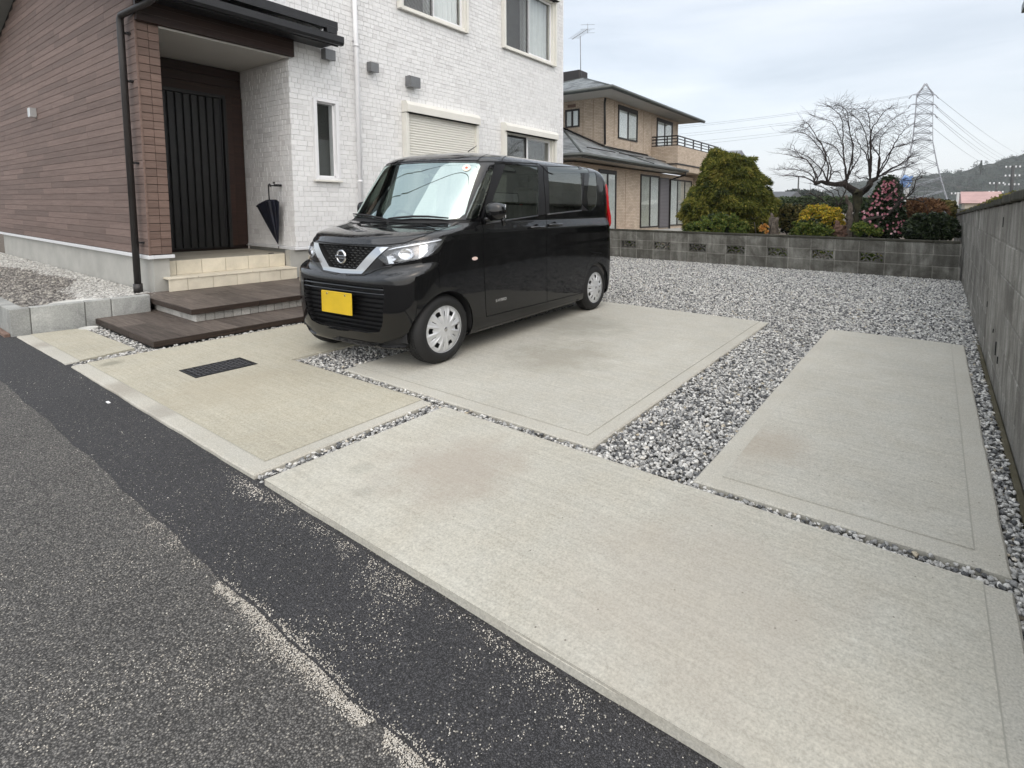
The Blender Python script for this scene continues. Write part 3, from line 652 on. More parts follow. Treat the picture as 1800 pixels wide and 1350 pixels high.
def tile_wall(axis, plane, sgn, u0, u1, z0, zmax, holes, parent, n_parts, near):
    """courses of split tiles; the n_parts nearest to the point near become parts of their own"""
    H_ = .0735; tiles = []; z = z0
    while z < max(zmax(u0), zmax(u1)):
        u = u0+random.uniform(-.1, 0)
        while u < u1:
            w = H_*random.choice((.9, 1.1, 1.3, 1.6, 2.0, 2.4)); a, b_ = max(u, u0), min(u+w, u1); u += w
            if b_-a < .02 or z+H_ > zmax((a+b_)/2): continue
            if any(a < h[1] and b_ > h[0] and z+.01 < h[3] and z+H_-.01 > h[2] for h in holes):
                for h in holes:
                    if a < h[1] and b_ > h[0] and z+.01 < h[3] and z+H_-.01 > h[2]:
                        if a < h[0]: b_ = h[0]
                        elif b_ > h[1]: a = h[1]
                        else: a = b_
                if b_-a < .02: continue
            tiles.append(((a+b_)/2, z+H_/2, b_-a-.0022, random.random()))
        z += H_
    tiles.sort(key=lambda t: (t[0]-near[0])**2+(t[1]-near[1])**2)
    cache = {}; V = []; Fc = []; tone = []
    for i, (u, z, w, k) in enumerate(tiles):
        off = sgn*random.choice((0, 0, .001, .002, .003)); h = H_-.0022
        if i < n_parts:
            w = max(.02, round(w/.006)*.006-.001); key = (w, round(k*4)); 
            if key not in cache:
                P, Fq = tile_mesh(w, h, axis, sgn); me = bpy.data.meshes.new('tile'); me.from_pydata(P, [], Fq); at = me.attributes.new('tone', 'FLOAT', 'FACE'); at.data.foreach_set('value', [k]*5); me.materials.append(M['tile']); cache[key] = me
            o = link(bpy.data.objects.new('tile', cache[key]), parent); o.location = (plane+off, u, z) if axis == 0 else (u, plane+off, z)
        else:
            P, Fq = tile_mesh(w, h, axis, sgn); b0 = len(V); o = (plane+off, u, z) if axis == 0 else (u, plane+off, z)
            V += [(p[0]+o[0], p[1]+o[1], p[2]+o[2]) for p in P]; Fc += [tuple(q+b0 for q in f) for f in Fq]; tone += [k]*5
    if V: mesh_np('tiling', np.array(V), np.array(Fc), M['tile'], parent, attrs={'tone': ('FACE', tone)}, kind='stuff')

holesX = [(4.185, 4.56, 1.635, 2.835), (5.74, 7.34, .85, 2.98), (8.16, 9.86, .85, 2.98), (5.66, 7.20, 4.60, 6.15), (8.19, 9.93, 4.60, 6.15)]
panel_with_holes('wall', M['tile_joint'], 0, XS-.02, XS-.18, YB2+.0215, 10.28, .60, 7.4, holesX, hs)
top_vis = lambda y: min(4.26+.323*(y-4.19)+.45, 7.3)
tile_wall(0, XS-.02, 1, YB2+.004, 10.27, .645, top_vis, holesX, hs, 190, (4.1, 2.0))
# front face of the white block, in the porch and above the wing roof
MB().box(-9.4, YB2+.02, .60, XS-.021, YB2+.15, 7.4).obj('wall', M['tile_joint'], hs)
MB().box(-16.2, YB2+.02, .60, -9.4, YB2+.15, 7.4).obj('wall', M['tile_joint'], hs)
tile_wall(1, YB2+.02, -1, -9.28, XS-.011, .645, lambda x: 3.31, [], hs, 110, (-7.9, 1.6))
tile_wall(1, YB2+.02, -1, -9.0, XS-.011, 3.80, lambda x: 4.7, [], hs, 0, (-7.9, 4))
#
MB().box(-16.2, 10.14, .3, XS-.19, 10.26, 7.38).obj('wall', M['tile_joint'], hs)
MB().prism([(-16.9, 7.38), (XS+.55, 7.38), (XS+.55, 7.5), (-12.1, 8.9), (-16.9, 7.5)], 1, 3.4, 10.8).obj('roof', M['black_metal'], hs)
MB().box(XS-.030, 10.262, .6, XS-.004, 10.288, 7.4, .003).obj('corner_trim', M['white_pvc'], hs)
# foundation + white flashing
MB().box(XS-.18, 3.80, -.2, XS-.045, 10.26, .60).obj('foundation', M['found'], hs)
MB().box(-9.3, YB2+.045, -.2, XS-.19, YB2+.2, .60).obj('foundation', M['found'], hs)
MB().box(XS-.055, YB2-.008, .596, XS+.008, 10.29, .638, .004).obj('base_flashing', M['trim_white'], hs)
MB().box(-9.3, YB2-.010, .597, XS-.056, YB2+.05, .637, .004).obj('base_flashing', M['trim_white'], hs)
# brown wing
zs_ = lambda x: 4.306+.285*(x+14.53) if x < -11.94 else 4.306+.285*(2.59)-.285*(x+11.94)
BH = .0925
MB().box(-16.1, YF+.014, .62, XS-.016, YF+.13, 3.88).obj('wing_wall', M['groove_dark'], hs)
MB().prism([(-16.1, 3.88), (XS-.016, 3.88), (-11.94, 5.04)], 1, YF+.014, YF+.13).obj('wing_wall', M['groove_dark'], hs)
z = .648; r_ = 0
while z < 4.95:
    xa, xb = -16.1, XS
    if z+BH > 3.86: xa, xb = -14.53+(z+BH-4.306)/.285, -9.35-(z+BH-4.306)/.285-.0
    x = xb; xb0 = xb; k = 0
    while x > xa+.05:
        ln = random.uniform(1.1, 2.6) if k else random.uniform(.4, 2.2); k += 1; x0 = max(xa, x-ln)
        if x0-xa < .3: x0 = xa
        j = random.uniform(-.0008, .0008)
        MB().box(x0+.0003, YF+j, z+.002, x-.0003, YF+.016, z+BH-.0018, .002).obj('siding_board', M['siding'], hs); x = x0
    z += BH; r_ += 1
    if xb-xa < .2: break
# pier beside the porch, same courses on the side face
MB().box(XS-.14, YF+.131, .62, XS-.016, 2.415, 3.6).obj('wing_wall', M['groove_dark'], hs)
z = .648
while z < 3.34:
    for y0, y1 in ((YF+.017, 2.318), (2.3205, 2.418)): MB().box(XS-.016, y0, z+.0035, XS+random.uniform(-.001, .001), y1, z+BH-.0025, .003).obj('siding_board', M['siding_y'], hs)
    z += BH
MB().box(XS-.002, YF-.004, .64, XS+.006, YF+.018, 3.6, .003).obj('corner_trim', M['siding_y'], hs)
MB().box(-16.1, YF+.045, -.2, XS-.045, YF+.2, .60).obj('foundation', M['found'], hs)
MB().box(-9.3, YF+.201, -.2, XS-.05, 2.40, .60).obj('foundation', M['found'], hs)
MB().box(-16.12, YF-.012, .597, XS+.008, YF+.044, .641, .004).obj('base_flashing', M['trim_white'], hs)
MB().box(XS-.04, YF+.0445, .598, XS+.0075, 2.442, .640, .004).obj('base_flashing', M['trim_white'], hs)
# wing roof (gable, ridge along Y) with front overhang; right eave with gutter
for sx_, xe in ((-1, -16.9), (1, -7.36)):
    zr, ze = zs_(-11.94), zs_(xe) if sx_ < 0 else zs_(-11.94)-.285*(xe+11.94)
    MB().prism([(-11.94, zr+.02), (xe, ze+.02), (xe, ze+.14), (-11.94, zr+.14)], 1, 1.72, 4.36 if sx_ > 0 else YB2+.01).obj('roof', M['black_metal'], hs, fix=True)
MB().prism([(-16.8, zs_(-16.8)), (-11.94, zs_(-11.94)), (-11.94, zs_(-11.94)+.018), (-16.8, zs_(-16.8)+.018)], 1, 1.74, YF-.002).obj('soffit', M['soffit_gray'], hs, fix=True)
MB().box(XS+.002, 1.74, 3.572, -7.38, 4.34, 3.592).obj('soffit', M['black_metal'], hs)
MB().box(-7.375, 1.73, 3.53, -7.352, 4.352, 3.69, .003).obj('fascia', M['black_metal'], hs)
gt = MB(); gt.prism([(-7.350, 3.545), (-7.285, 3.545), (-7.262, 3.58), (-7.262, 3.665), (-7.270, 3.665), (-7.272, 3.59), (-7.292, 3.555), (-7.343, 3.555), (-7.343, 3.665), (-7.350, 3.665)], 1, 1.74, 4.39)
gt.prism([(-7.349, 3.546), (-7.286, 3.546), (-7.264, 3.58), (-7.264, 3.664), (-7.349, 3.664)], 1, 4.384, 4.391); gt.obj('gutter', M['black_metal'], hs, fix=True)
MB().box(-7.46, 4.20, 3.70, -7.35, 4.345, 3.80, .004).obj('ridge_end', M['black_metal'], hs)
mb = MB(); mb.tube([(-7.62, 3.78, 3.93), (-7.56, 3.80, 3.87), (-7.50, 3.86, 3.83), (-7.45, 4.12, 3.79), (-7.42, 4.16, 3.745)], [.034]*5, 12); mb.tube([(-7.452, 4.09, 3.793), (-7.448, 4.15, 3.785)], .042, 12)
mb.obj('roof_drain_pipe', M['grey_pipe'] if 'grey_pipe' in M else simple('dark_grey_pipe', (.075, .08, .08), .4), hs)
M['pipe_black'] = simple('dark_downpipe', (.030, .027, .026), .4, .1, var=.2, nscale=5)
# downpipe: from the gutter back to the front wall, then down
gp = [(-7.31, 2.26, 3.55), (-7.33, 2.25, 3.50), (-7.42, 2.23, 3.47), (-7.93, 2.135, 3.40), (-7.965, 2.13, 3.36), (-7.968, 2.13, 3.30), (-7.968, 2.13, .19)]
MB().tube(gp, .034, 14).obj('downpipe', M['pipe_black'], hs)
MB().box(-7.36, 2.22, 3.49, -7.25, 2.30, 3.56, .01).obj('gutter_outlet', M['grey_metal'], hs)
mb = MB(); mb.tube([(-7.968, 2.13, .19), (-7.968, 2.13, .30)], .044, 14); mb.obj('pipe_socket', M['pipe_black'], hs)
for zz in (.78, 1.72, 2.66, 3.20): MB().box(-7.972, 2.16, zz, -7.90, 2.205, zz+.022, .003).obj('pipe_bracket', M['black_metal'], hs)
# porch: beam, ceiling, lintel, door
MB().box(XS+.004, 2.20, 3.335, XS+.07, 3.915, 3.60, .004).obj('beam', M['darkwood'], hs)
for zz in (3.425, 3.515): MB().box(XS+.068, 2.203, zz, XS+.0715, 3.912, zz+.005).obj('beam_groove', M['groove_dark'], hs)
MB().box(XS-.045, 2.42, 3.312, XS+.01, 3.862, 3.336, .003).obj('ceiling_trim', M['soffit'], hs)
MB().box(-9.32, 2.41, 3.322, XS-.046, 3.874, 3.36).obj('porch_ceiling', M['soffit'], hs)
MB().box(-9.30, 2.40, .2, -9.32, 3.88, 3.32).obj('porch_wall', M['darkwood'], hs)
MB().box(-9.30, 2.30, .6, XS-.145, 2.41, 3.32).obj('porch_wall', M['siding'], hs)
for zz in (2.905, 3.04, 3.175): MB().box(-9.30, 2.41, zz+.002, -9.255, 3.86, zz+.132, .003).obj('lintel_board', M['darkwood'], hs)
MB().box(-9.30, 3.62, .61, -9.19, 3.70, 2.90, .004).obj('door_jamb', M['darkwood'], hs)
MB().box(-9.30, 3.705, .61, -9.23, 3.86, 2.90, .003).obj('door_jamb', M['darkwood'], hs)
dr = MB().box(-9.30, 2.42, .585, -9.24, 3.61, 2.90).obj('door', M['door'], hs)
mb = MB(); mb.box(-9.24, 2.42, 2.85, -9.18, 3.615, 2.90, .003); mb.box(-9.24, 3.575, .585, -9.16, 3.618, 2.85, .003); mb.box(-9.24, 3.545, .60, -9.20, 3.565, 2.85, .002); mb.obj('door_frame', M['door'], hs)
y = 2.43
while y < 3.50:
    MB().box(-9.24, y+.010, .60, -9.195, y+.083, 2.845, .006).obj('door_slat', M['door'], dr); y += .0935
mb = MB(); mb.tube([(-9.19, 2.835, 1.72), (-9.13, 2.84, 1.70), (-9.11, 2.84, 1.66), (-9.11, 2.84, 1.34), (-9.13, 2.84, 1.30), (-9.19, 2.835, 1.28)], .018, 8); mb.box(-9.19, 2.81, 1.24, -9.178, 2.87, 1.76, .004); mb.obj('door_handle', M['black_metal'], dr)
# porch floor and steps
MB().box(-9.30, 2.42, .1, -7.975, 3.86, .53).obj('porch_base', M['beige_joint'], hs)
for i in range(4):
    for j in range(5): MB().box(-9.29+i*.33+.0015, 2.425+j*.287+.0015, .53, -9.29+(i+1)*.33-.0015, 2.425+(j+1)*.287-.0015, .548, .0015).obj('floor_tile', M['porch_tile'], hs)
MB().box(-7.962, 2.43, .1, -7.655, 3.79, .345).obj('step_base', M['beige_joint'], hs)
def riser(xf, ys_, z0, z1):
    for a, b_ in zip(ys_[:-1], ys_[1:]): MB().box(xf-.012, a+.0018, z0, xf, b_-.0018, z1, .003).obj('step_tile', M['beige_tile'], hs)
riser(-7.95, [2.425, 2.505, 2.772, 3.039, 3.311, 3.576, 3.79], .366, .546)
riser(-7.64, [2.325, 2.512, 2.776, 3.041, 3.312, 3.576, 3.80], .203, .345)
for a, b_ in ((2.325, 2.62), (2.622, 2.92), (2.922, 3.22), (3.222, 3.52), (3.522, 3.80)): MB().box(-7.962, a+.0015, .346, -7.632, b_-.0015, .365, .003).obj('step_tread', M['beige_tile'], hs)
MB().box(-7.774, 2.26, -.1, -7.655, 2.44, .198).obj('step_base', M['beige_joint'], hs)
mb = MB(); mb.box(-8.02, 3.60, .548, -7.99, 3.66, .560, .003); mb.obj('floor_fitting', M['black_metal'], hs)
# white downpipe
mb = MB(); mb.tube([(XS+.055, 4.857, -.0), (XS+.055, 4.857, 7.2)], .034, 14)
wp = mb.obj('white_downpipe', M['white_pvc'], hs)
mb = MB()
for zz in (1.62, 3.72, 5.6): mb.tube([(XS+.055, 4.857, zz), (XS+.055, 4.857, zz+.035)], .039, 14); mb.box(XS-.01, 4.835, zz+.1, XS+.055, 4.879, zz+.12)
mb.obj('pipe_collar', M['white_pvc'], hs)
# vents and lamps
def hood(y0, y1, z0, z1, d, x=XS+.002):
    mb = MB(); mb.prism([(x, z0+.015), (x+d*.85, z0), (x+d, z0+.004), (x+d, z1-.012), (x+d*.8, z1), (x, z1)], 1, y0, y1); mb.obj('vent_hood', M['grey_metal'], hs, fix=True)
hood(4.335, 4.485, 3.405, 3.565, .12); hood(5.065, 5.20, 3.39, 3.545, .12); hood(5.78, 5.975, 3.29, 3.48, .15)
mb = MB(); mb.box(-12.50, YF-.085, 2.63, -12.37, YF-.002, 2.78, .006); mb.obj('wall_lamp', simple('lamp_silver', (.55, .56, .56), .35, .6), hs)
# windows
def window(y0, y1, z0, z1, kind, box=True, sill=True):
    fr = MB(); w = .045; fx0, fx1 = XS-.14, XS+.030
    fr.box(fx0, y0, z0, fx1, y0+w, z1, .004); fr.box(fx0, y1-w, z0, fx1, y1, z1, .004); fr.box(fx0, y0+w, z1-w, fx1, y1-w, z1, .004); fr.box(fx0, y0+w, z0, fx1, y1-w, z0+w, .004)
    f = fr.obj('window', M['cream'] if kind != 'fix' else M['white_pvc'], hs)
    rm = MB(); a = XS-.75; rm.quad((a, y0-.3, z0-.3), (a, y1+.3, z0-.3), (a, y1+.3, z1+.3), (a, y0-.3, z1+.3)); rm.quad((a, y0-.3, z0-.3), (XS-.181, y0-.3, z0-.3), (XS-.181, y1+.3, z0-.3), (a, y1+.3, z0-.3)); rm.quad((a, y0-.3, z1+.3), (XS-.181, y0-.3, z1+.3), (XS-.181, y1+.3, z1+.3), (a, y1+.3, z1+.3))
    for yy in (y0-.3, y1+.3): rm.quad((a, yy, z0-.3), (XS-.181, yy, z0-.3), (XS-.181, yy, z1+.3), (a, yy, z1+.3))
    rm.obj('room', M['room'], f)
    if kind == 'fix':
        MB().box(XS-.045, y0+w, z0+w, XS-.038, y1-w, z1-w).obj('pane', M['glass'], f); 
        mb = MB(); mb.box(XS-.14, y0+w, z0+w, XS-.03, y0+w+.02, z1-w); mb.box(XS-.14, y1-w-.025, z0+w, XS-.03, y1-w, z1-w, .003); mb.box(XS-.14, y0+w, z0+w, XS-.03, y1-w, z0+w+.02); mb.box(XS-.14, y0+w, z1-w-.02, XS-.03, y1-w, z1-w); mb.obj('sash', M['white_pvc'], f)
        MB().box(XS-.20, y0, z0, XS-.19, y1, z0+(z1-z0)*.52).obj('blind', simple('frosted_film', (.12, .125, .125), .6), f)
    else:
        ym = (y0+y1)/2; sw = .038
        for k, (a, b_, xx) in enumerate(((y0+w, ym+.02, XS-.085), (ym-.02, y1-w, XS-.045))):
            mb = MB(); mb.box(xx-.03, a, z0+w, xx, a+sw, z1-w, .003); mb.box(xx-.03, b_-sw, z0+w, xx, b_, z1-w, .003); mb.box(xx-.03, a+sw, z0+w, xx, b_-sw, z0+w+.055, .003); mb.box(xx-.03, a+sw, z1-w-.045, xx, b_-sw, z1-w, .003)
            mb.obj('sash', M['white_pvc'] if k else M['black_metal'], f); MB().box(xx-.018, a+sw, z0+w+.055, xx-.013, b_-sw, z1-w-.045).obj('pane', M['glass'], f)
        if kind == 'upper':
            MB().quad((XS-.03, y0+w, z0+w), (XS-.03, ym-.02, z0+w), (XS-.03, ym-.02, z1-w), (XS-.03, y0+w, z1-w)).obj('insect_screen', M['screen'], f)
            n = 120; mb = MB()
            for i in range(n):
                a, b_ = ym-.1+(y1-ym+.1)*i/n, ym-.1+(y1-ym+.1)*(i+1)/n; g = lambda q: XS-.22+.018*math.sin(q*55)+.01*math.sin(q*23)
                mb.quad((g(a), a, z0), (g(b_), b_, z0), (g(b_), b_, z1), (g(a), a, z1))
            mb.sm = [True]*len(mb.f); mb.obj('curtain', M['curtain'], f)
            MB().quad((XS-.3, y0, z0), (XS-.3, ym, z0), (XS-.3, ym, z1), (XS-.3, y0, z1)).obj('curtain', simple('grey_curtain', (.22, .22, .21), .9, var=.3, nscale=14), f)
        else:
            MB().quad((XS-.3, y0, z0), (XS-.3, y1, z0), (XS-.3, y1, z1), (XS-.3, y0, z1)).obj('curtain', simple('dim_curtain', (.12, .12, .115), .9, var=.5, nscale=9), f)
    if sill: MB().box(XS+.0, y0-.03, z0-.03, XS+.055, y1+.02, z0-.002, .004).obj('window_sill', M['cream'], hs)
    return f
window(4.185, 4.56, 1.635, 2.835, 'fix')
window(5.72, 7.16, 4.60, 6.10, 'upper'); window(8.22, 9.90, 4.60, 6.05, 'upper')
window(8.16, 9.86, .85, 2.86, 'lower', sill=False)
def shutterbox(y0, y1, z0, z1, d=.16):
    mb = MB(); mb.prism([(XS-.01, z0), (XS+d, z0), (XS+d, z1-.075), (XS+d-.045, z1-.01), (XS-.01, z1)], 1, y0, y1); mb.obj('shutter_box', M['cream'], hs, fix=True)
    mb = MB(); mb.box(XS+.02, y0+.03, z0-.012, XS+d-.01, y1-.03, z0-.001); mb.obj('shutter_slot', M['dark_hole'], hs)
shutterbox(5.70, 7.38, 2.86, 3.055); shutterbox(8.12, 9.90, 2.85, 3.03); shutterbox(8.15, 9.95, 6.05, 6.26); shutterbox(5.65, 7.2, 6.1, 6.3)
for a, b_, z0 in ((5.70, 7.38, .85), (8.12, 9.90, .85)):
    for yy in (a, b_-.06): MB().box(XS-.01, yy, z0, XS+.11, yy+.06, 2.848, .004).obj('shutter_guide', M['cream'], hs)
for a, b_ in ((5.655, 7.18), (8.15, 9.93)):
    for yy in (a, b_-.05): MB().box(XS-.01, yy, 4.57, XS+.09, yy+.045, 6.05, .004).obj('shutter_guide', M['cream'], hs)
# roller shutter curtain (lowered)
y0, y1 = 5.76, 7.32; z = .86; H_ = .0445; mb = MB()
while z < 2.845:
    P = [(XS+.045, z+.003), (XS+.056, z+.008), (XS+.060, z+H_*.5), (XS+.056, z+H_-.006), (XS+.045, z+H_-.001)]
    for p, q in zip(P[:-1], P[1:]): mb.quad((p[0], y0, p[1]), (p[0], y1, p[1]), (q[0], y1, q[1]), (q[0], y0, q[1]))
    mb.quad((XS+.045, y0, z+H_-.001), (XS+.045, y1, z+H_-.001), (XS+.045, y1, z+H_+.003), (XS+.045, y0, z+H_+.003)); z += H_
mb.obj('shutter_slats', M['cream'], hs, kind='stuff')

# ================================================================== umbrella on its hook
M['navy'] = simple('navy_cloth', (.006, .007, .017), .55, var=.5, nscale=10, bmp=.25)
um = empty('umbrella', 'closed dark navy umbrella hanging by its crook on the white tiled porch wall', 'umbrella', (-8.22, 3.76, 1.3))
um.location = (0, 0, 0)
top = Vector((-8.24, 3.745, 1.345)); tip = Vector((-8.145, 3.80, .64)); 
mb = MB(); n = 64; rows = 14; vs = []
for i in range(rows+1):
    t = i/rows; c = top.lerp(tip, t*.97)
    for k in range(n):
        a = 2*math.pi*k/n; f = abs(math.sin(a*4+.6))**.7; r = (1-t)**.85*(.075+.085*f)
        lean = (1-t)*(-.21 if math.cos(a) < -.2 else .07)*abs(math.cos(a)); sag = .05*(1-t)*f*(1 if i == 0 else .4)
        vs.append((c.x+math.cos(a)*r*1.15+lean, c.y+math.sin(a)*r*.45, c.z-sag+(-.075*max(0, -math.cos(a))*(1-t))))
mb.add(vs, [(i*n+k, i*n+(k+1) % n, (i+1)*n+(k+1) % n, (i+1)*n+k) for i in range(rows) for k in range(n)], True); mb.add([vs[k] for k in range(n)], [tuple(range(n-1, -1, -1))])
mb.obj('canopy', M['navy'], um)
MB().tube([tip, tip+Vector((0, 0, -.035))], [.006, .003], 8).obj('tip', M['black_metal'], um)
hk = [top+Vector((0, 0, -.05)), top+Vector((-.005, 0, .16)), top+Vector((-.002, 0, .19)), top+Vector((.012, 0, .205)), top+Vector((.032, 0, .208)), top+Vector((.05, 0, .195)), top+Vector((.055, 0, .17))]
MB().tube(hk, [.008, .009, .011, .011, .011, .011, .010], 8).obj('crook_handle', M['black_metal'], um)
hb = empty('wall_hook', 'black horizontal hook bracket on the porch wall that holds the umbrella', 'hook', (0, 0, 0))
MB().tube([(-8.21, 3.765, 1.533), (-8.02, 3.775, 1.538)], .011, 8).obj('arm', M['black_metal'], hb)
MB().box(-8.14, 3.765, 1.52, -8.10, 3.862, 1.555, .004).obj('bracket', M['black_metal'], hb); MB().tube([(-8.13, 3.765, 1.56), (-8.13, 3.765, 1.585)], .014, 8).obj('knob', M['black_metal'], hb)
# ================================================================== neighbour house
nh = empty('house', 'beige tiled two storey neighbour house with grey hipped roofs and a balcony', 'house', (0, 0, 0))
def mat_ntile():
    m, t, b = newmat('beige_wall_tile'); v = coords(t, 'World', (1, 1, 1))
    sx_ = nd(t, 'ShaderNodeSeparateXYZ'); t.links.new(v, sx_.inputs[0])
    u = math_n(t, 'ADD', sx_.outputs[0], sx_.outputs[1]); cv = nd(t, 'ShaderNodeCombineXYZ'); t.links.new(u, cv.inputs[0]); t.links.new(sx_.outputs[2], cv.inputs[1])
    br = nd(t, 'ShaderNodeTexBrick', offset=.5, inp={'Color1': (.46, .375, .29, 1), 'Color2': (.56, .465, .37, 1), 'Mortar': (.30, .235, .18, 1), 'Scale': 1.0, 'Mortar Size': .006, 'Brick Width': .19, 'Row Height': .062, 'Mortar Smooth': .3}); t.links.new(cv.outputs[0], br.inputs['Vector'])
    # slow wave in the course lines
    n = noise_n(t, v, 3, 4, .6); c = mix(t, .35, br.outputs['Color'], ramp(t, n, (.3, .35), (.7, .65)), 'OVERLAY')
    bump(t, b, br.outputs['Fac'], -.5, .01); setp(t, b, c, .8, spec=.3); return m
M['ntile'] = mat_ntile()
M['nroof'] = simple('slate_roof', (.30, .32, .33), .34, .25, var=.5, nscale=1.6, bmp=.3)
M['njoint'] = simple('panel_joint', (.27, .19, .13), .9)
M['nframe'] = simple('bronze_frame', (.022, .018, .017), .4, .2)
M['gutter_n'] = simple('green_grey_gutter', (.075, .085, .08), .4, .2, var=.15)
XU, YU = -11.04, 17.31; XL = -10.47
def npart(name, mat, *a, c=0.0, parent=None): return MB().box(*a, c).obj(name, mat, parent or nh)
npart('upper_wall', M['ntile'], -18, YU, 3.2, XU, 24.2, 5.56)
npart('lower_wall', M['ntile'], -18, 14.45, -.3, XL, 24.9, 2.80)
for y in (19.35, 20.5, 21.3, 18.0, 24.0): npart('wall_joint', M['njoint'], XU, y, 3.4, XU+.004, y+.02, 5.5)
for y in (18.0, 22.1): npart('wall_joint', M['njoint'], XL, y, .2, XL+.004, y+.02, 2.6)
for x in (-12.1, -11.6, -13.1): npart('wall_joint', M['njoint'], x, YU-.004, 3.6, x+.02, YU, 5.5)
# roofs
def hip(xa, xb, ya, yb, z, slope, over_y=None, name='roof', inset=None):
    xm = (xa+xb)/2; h = slope*(xb-xa)/2; y1, y2 = ya+(xb-xa)/2, yb-(xb-xa)/2
    if y1 > y2: y1 = y2 = (ya+yb)/2
    V = [(xa, ya, z), (xb, ya, z), (xb, yb, z), (xa, yb, z), (xm, y1, z+h), (xm, y2, z+h)]
    mb = MB(); 
    # courses of slates: stepped strips along each slope
    def strips(p0, p1, q0, q1, n):
        for i in range(n):
            t0, t1 = i/n, (i+1)/n; a, b_ = Vector(p0).lerp(Vector(q0), t0), Vector(p1).lerp(Vector(q1), t0); c, d_ = Vector(p0).lerp(Vector(q0), t1), Vector(p1).lerp(Vector(q1), t1)
            e = Vector((0, 0, .018)); mb.quad(a+e, b_+e, d_, c); mb.quad(a, b_, b_+e, a+e)
    strips(V[1], V[2], V[4], V[5], 26); strips(V[0], V[1], V[4], V[4], 26); strips(V[3], V[0], V[5], V[4], 26); strips(V[2], V[3], V[5], V[5], 26)
    o = mb.obj(name, M['nroof'], nh)
    for a, b_ in ((V[1], V[4]), (V[0], V[4]), (V[4], V[5]), (V[2], V[5])): MB().tube([a, b_], .05, 6).obj('ridge_cap', M['gutter_n'], nh)
    return h
hip(-18.4, -10.0, 16.15, 24.95, 5.62, .40)
npart('soffit', M['soffit'], -18.3, 16.22, 5.555, -10.07, 24.85, 5.585)
def gutter_line(pts, r=.07): MB().tube(pts, r, 10).obj('gutter', M['gutter_n'], nh)
gutter_line([(-18.4, 16.10, 5.60), (-9.96, 16.10, 5.60), (-9.96, 24.95, 5.60)], .075)
npart('fascia', M['gutter_n'], -18.35, 16.17, 5.54, -10.03, 16.20, 5.66); npart('fascia', M['gutter_n'], -10.06, 16.17, 5.54, -10.03, 24.92, 5.66)
# lower roof: rises to the upper wall
zl = 2.96
V = {'a': (-9.60, 13.75, zl), 'b': (-9.60, 22.1, zl), 'c': (-11.04, 20.85, 3.60), 'd': (-11.04, 17.31, 3.60), 'e': (-13.16, 17.31, 4.50), 'f': (-17.2, 17.31, 4.50), 'g': (-17.2, 13.75, zl)}
mb = MB()
def strips2(p0, p1, q0, q1, n):
    for i in range(n):
        t0, t1 = i/n, (i+1)/n; a, b_ = Vector(p0).lerp(Vector(q0), t0), Vector(p1).lerp(Vector(q1), t0); c, d_ = Vector(p0).lerp(Vector(q0), t1), Vector(p1).lerp(Vector(q1), t1)
        e = Vector((0, 0, .016)); mb.quad(a+e, b_+e, d_, c); mb.quad(a, b_, b_+e, a+e)
hipk = (-13.16, 17.31, 4.50)
strips2((-9.60, 13.75, zl), (-9.60, 22.1, zl), (-13.16, 17.31, zl+1.54), (-13.16, 22.1, zl+1.54), 20)
strips2((-17.2, 13.75, zl), (-9.60, 13.75, zl), (-13.6, 17.31, zl+1.54), (-13.16, 17.31, zl+1.54), 20)
mb.obj('lower_roof', M['nroof'], nh)
MB().tube([V['a'], hipk], .045, 6).obj('ridge_cap', M['gutter_n'], nh)
MB().box(-16.5, 13.85, 2.86, -9.68, 22.05, 2.90).obj('soffit', M['soffit'], nh)
gutter_line([(-17.2, 13.70, 2.93), (-9.55, 13.70, 2.95), (-9.55, 22.1, 2.93)], .065)
npart('fascia', M['gutter_n'], -9.66, 13.76, 2.85, -9.62, 22.08, 2.97)
MB().tube([(-11.0, 20.9, 3.62), (-11.0, 17.27, 3.64), (-13.2, 17.27, 4.56)], .035, 6).obj('flashing', M['nframe'], nh)
MB().tube([(-11.02, 17.2, 3.62), (-9.7, 19.0, 3.05)], .022, 6).obj('roof_pipe', M['gutter_n'], nh)
for i in range(3): MB().tube([(-10.3-.42*0, 15.0+i*2.2, 3.34), (-10.3, 16.9+i*2.2, 3.34)], .022, 6).obj('snow_guard', M['nframe'], nh)
MB().tube([(-10.99, 17.25, 5.5), (-11.0, 17.22, 5.3), (-10.98, 17.24, 3.7)], .045, 8).obj('downpipe', M['nframe'], nh)
MB().tube([(-9.6, 22.0, 2.9), (-9.62, 21.95, 2.75), (-10.38, 22.02, 2.55), (-10.40, 22.05, .2)], .045, 8).obj('downpipe', M['nframe'], nh)
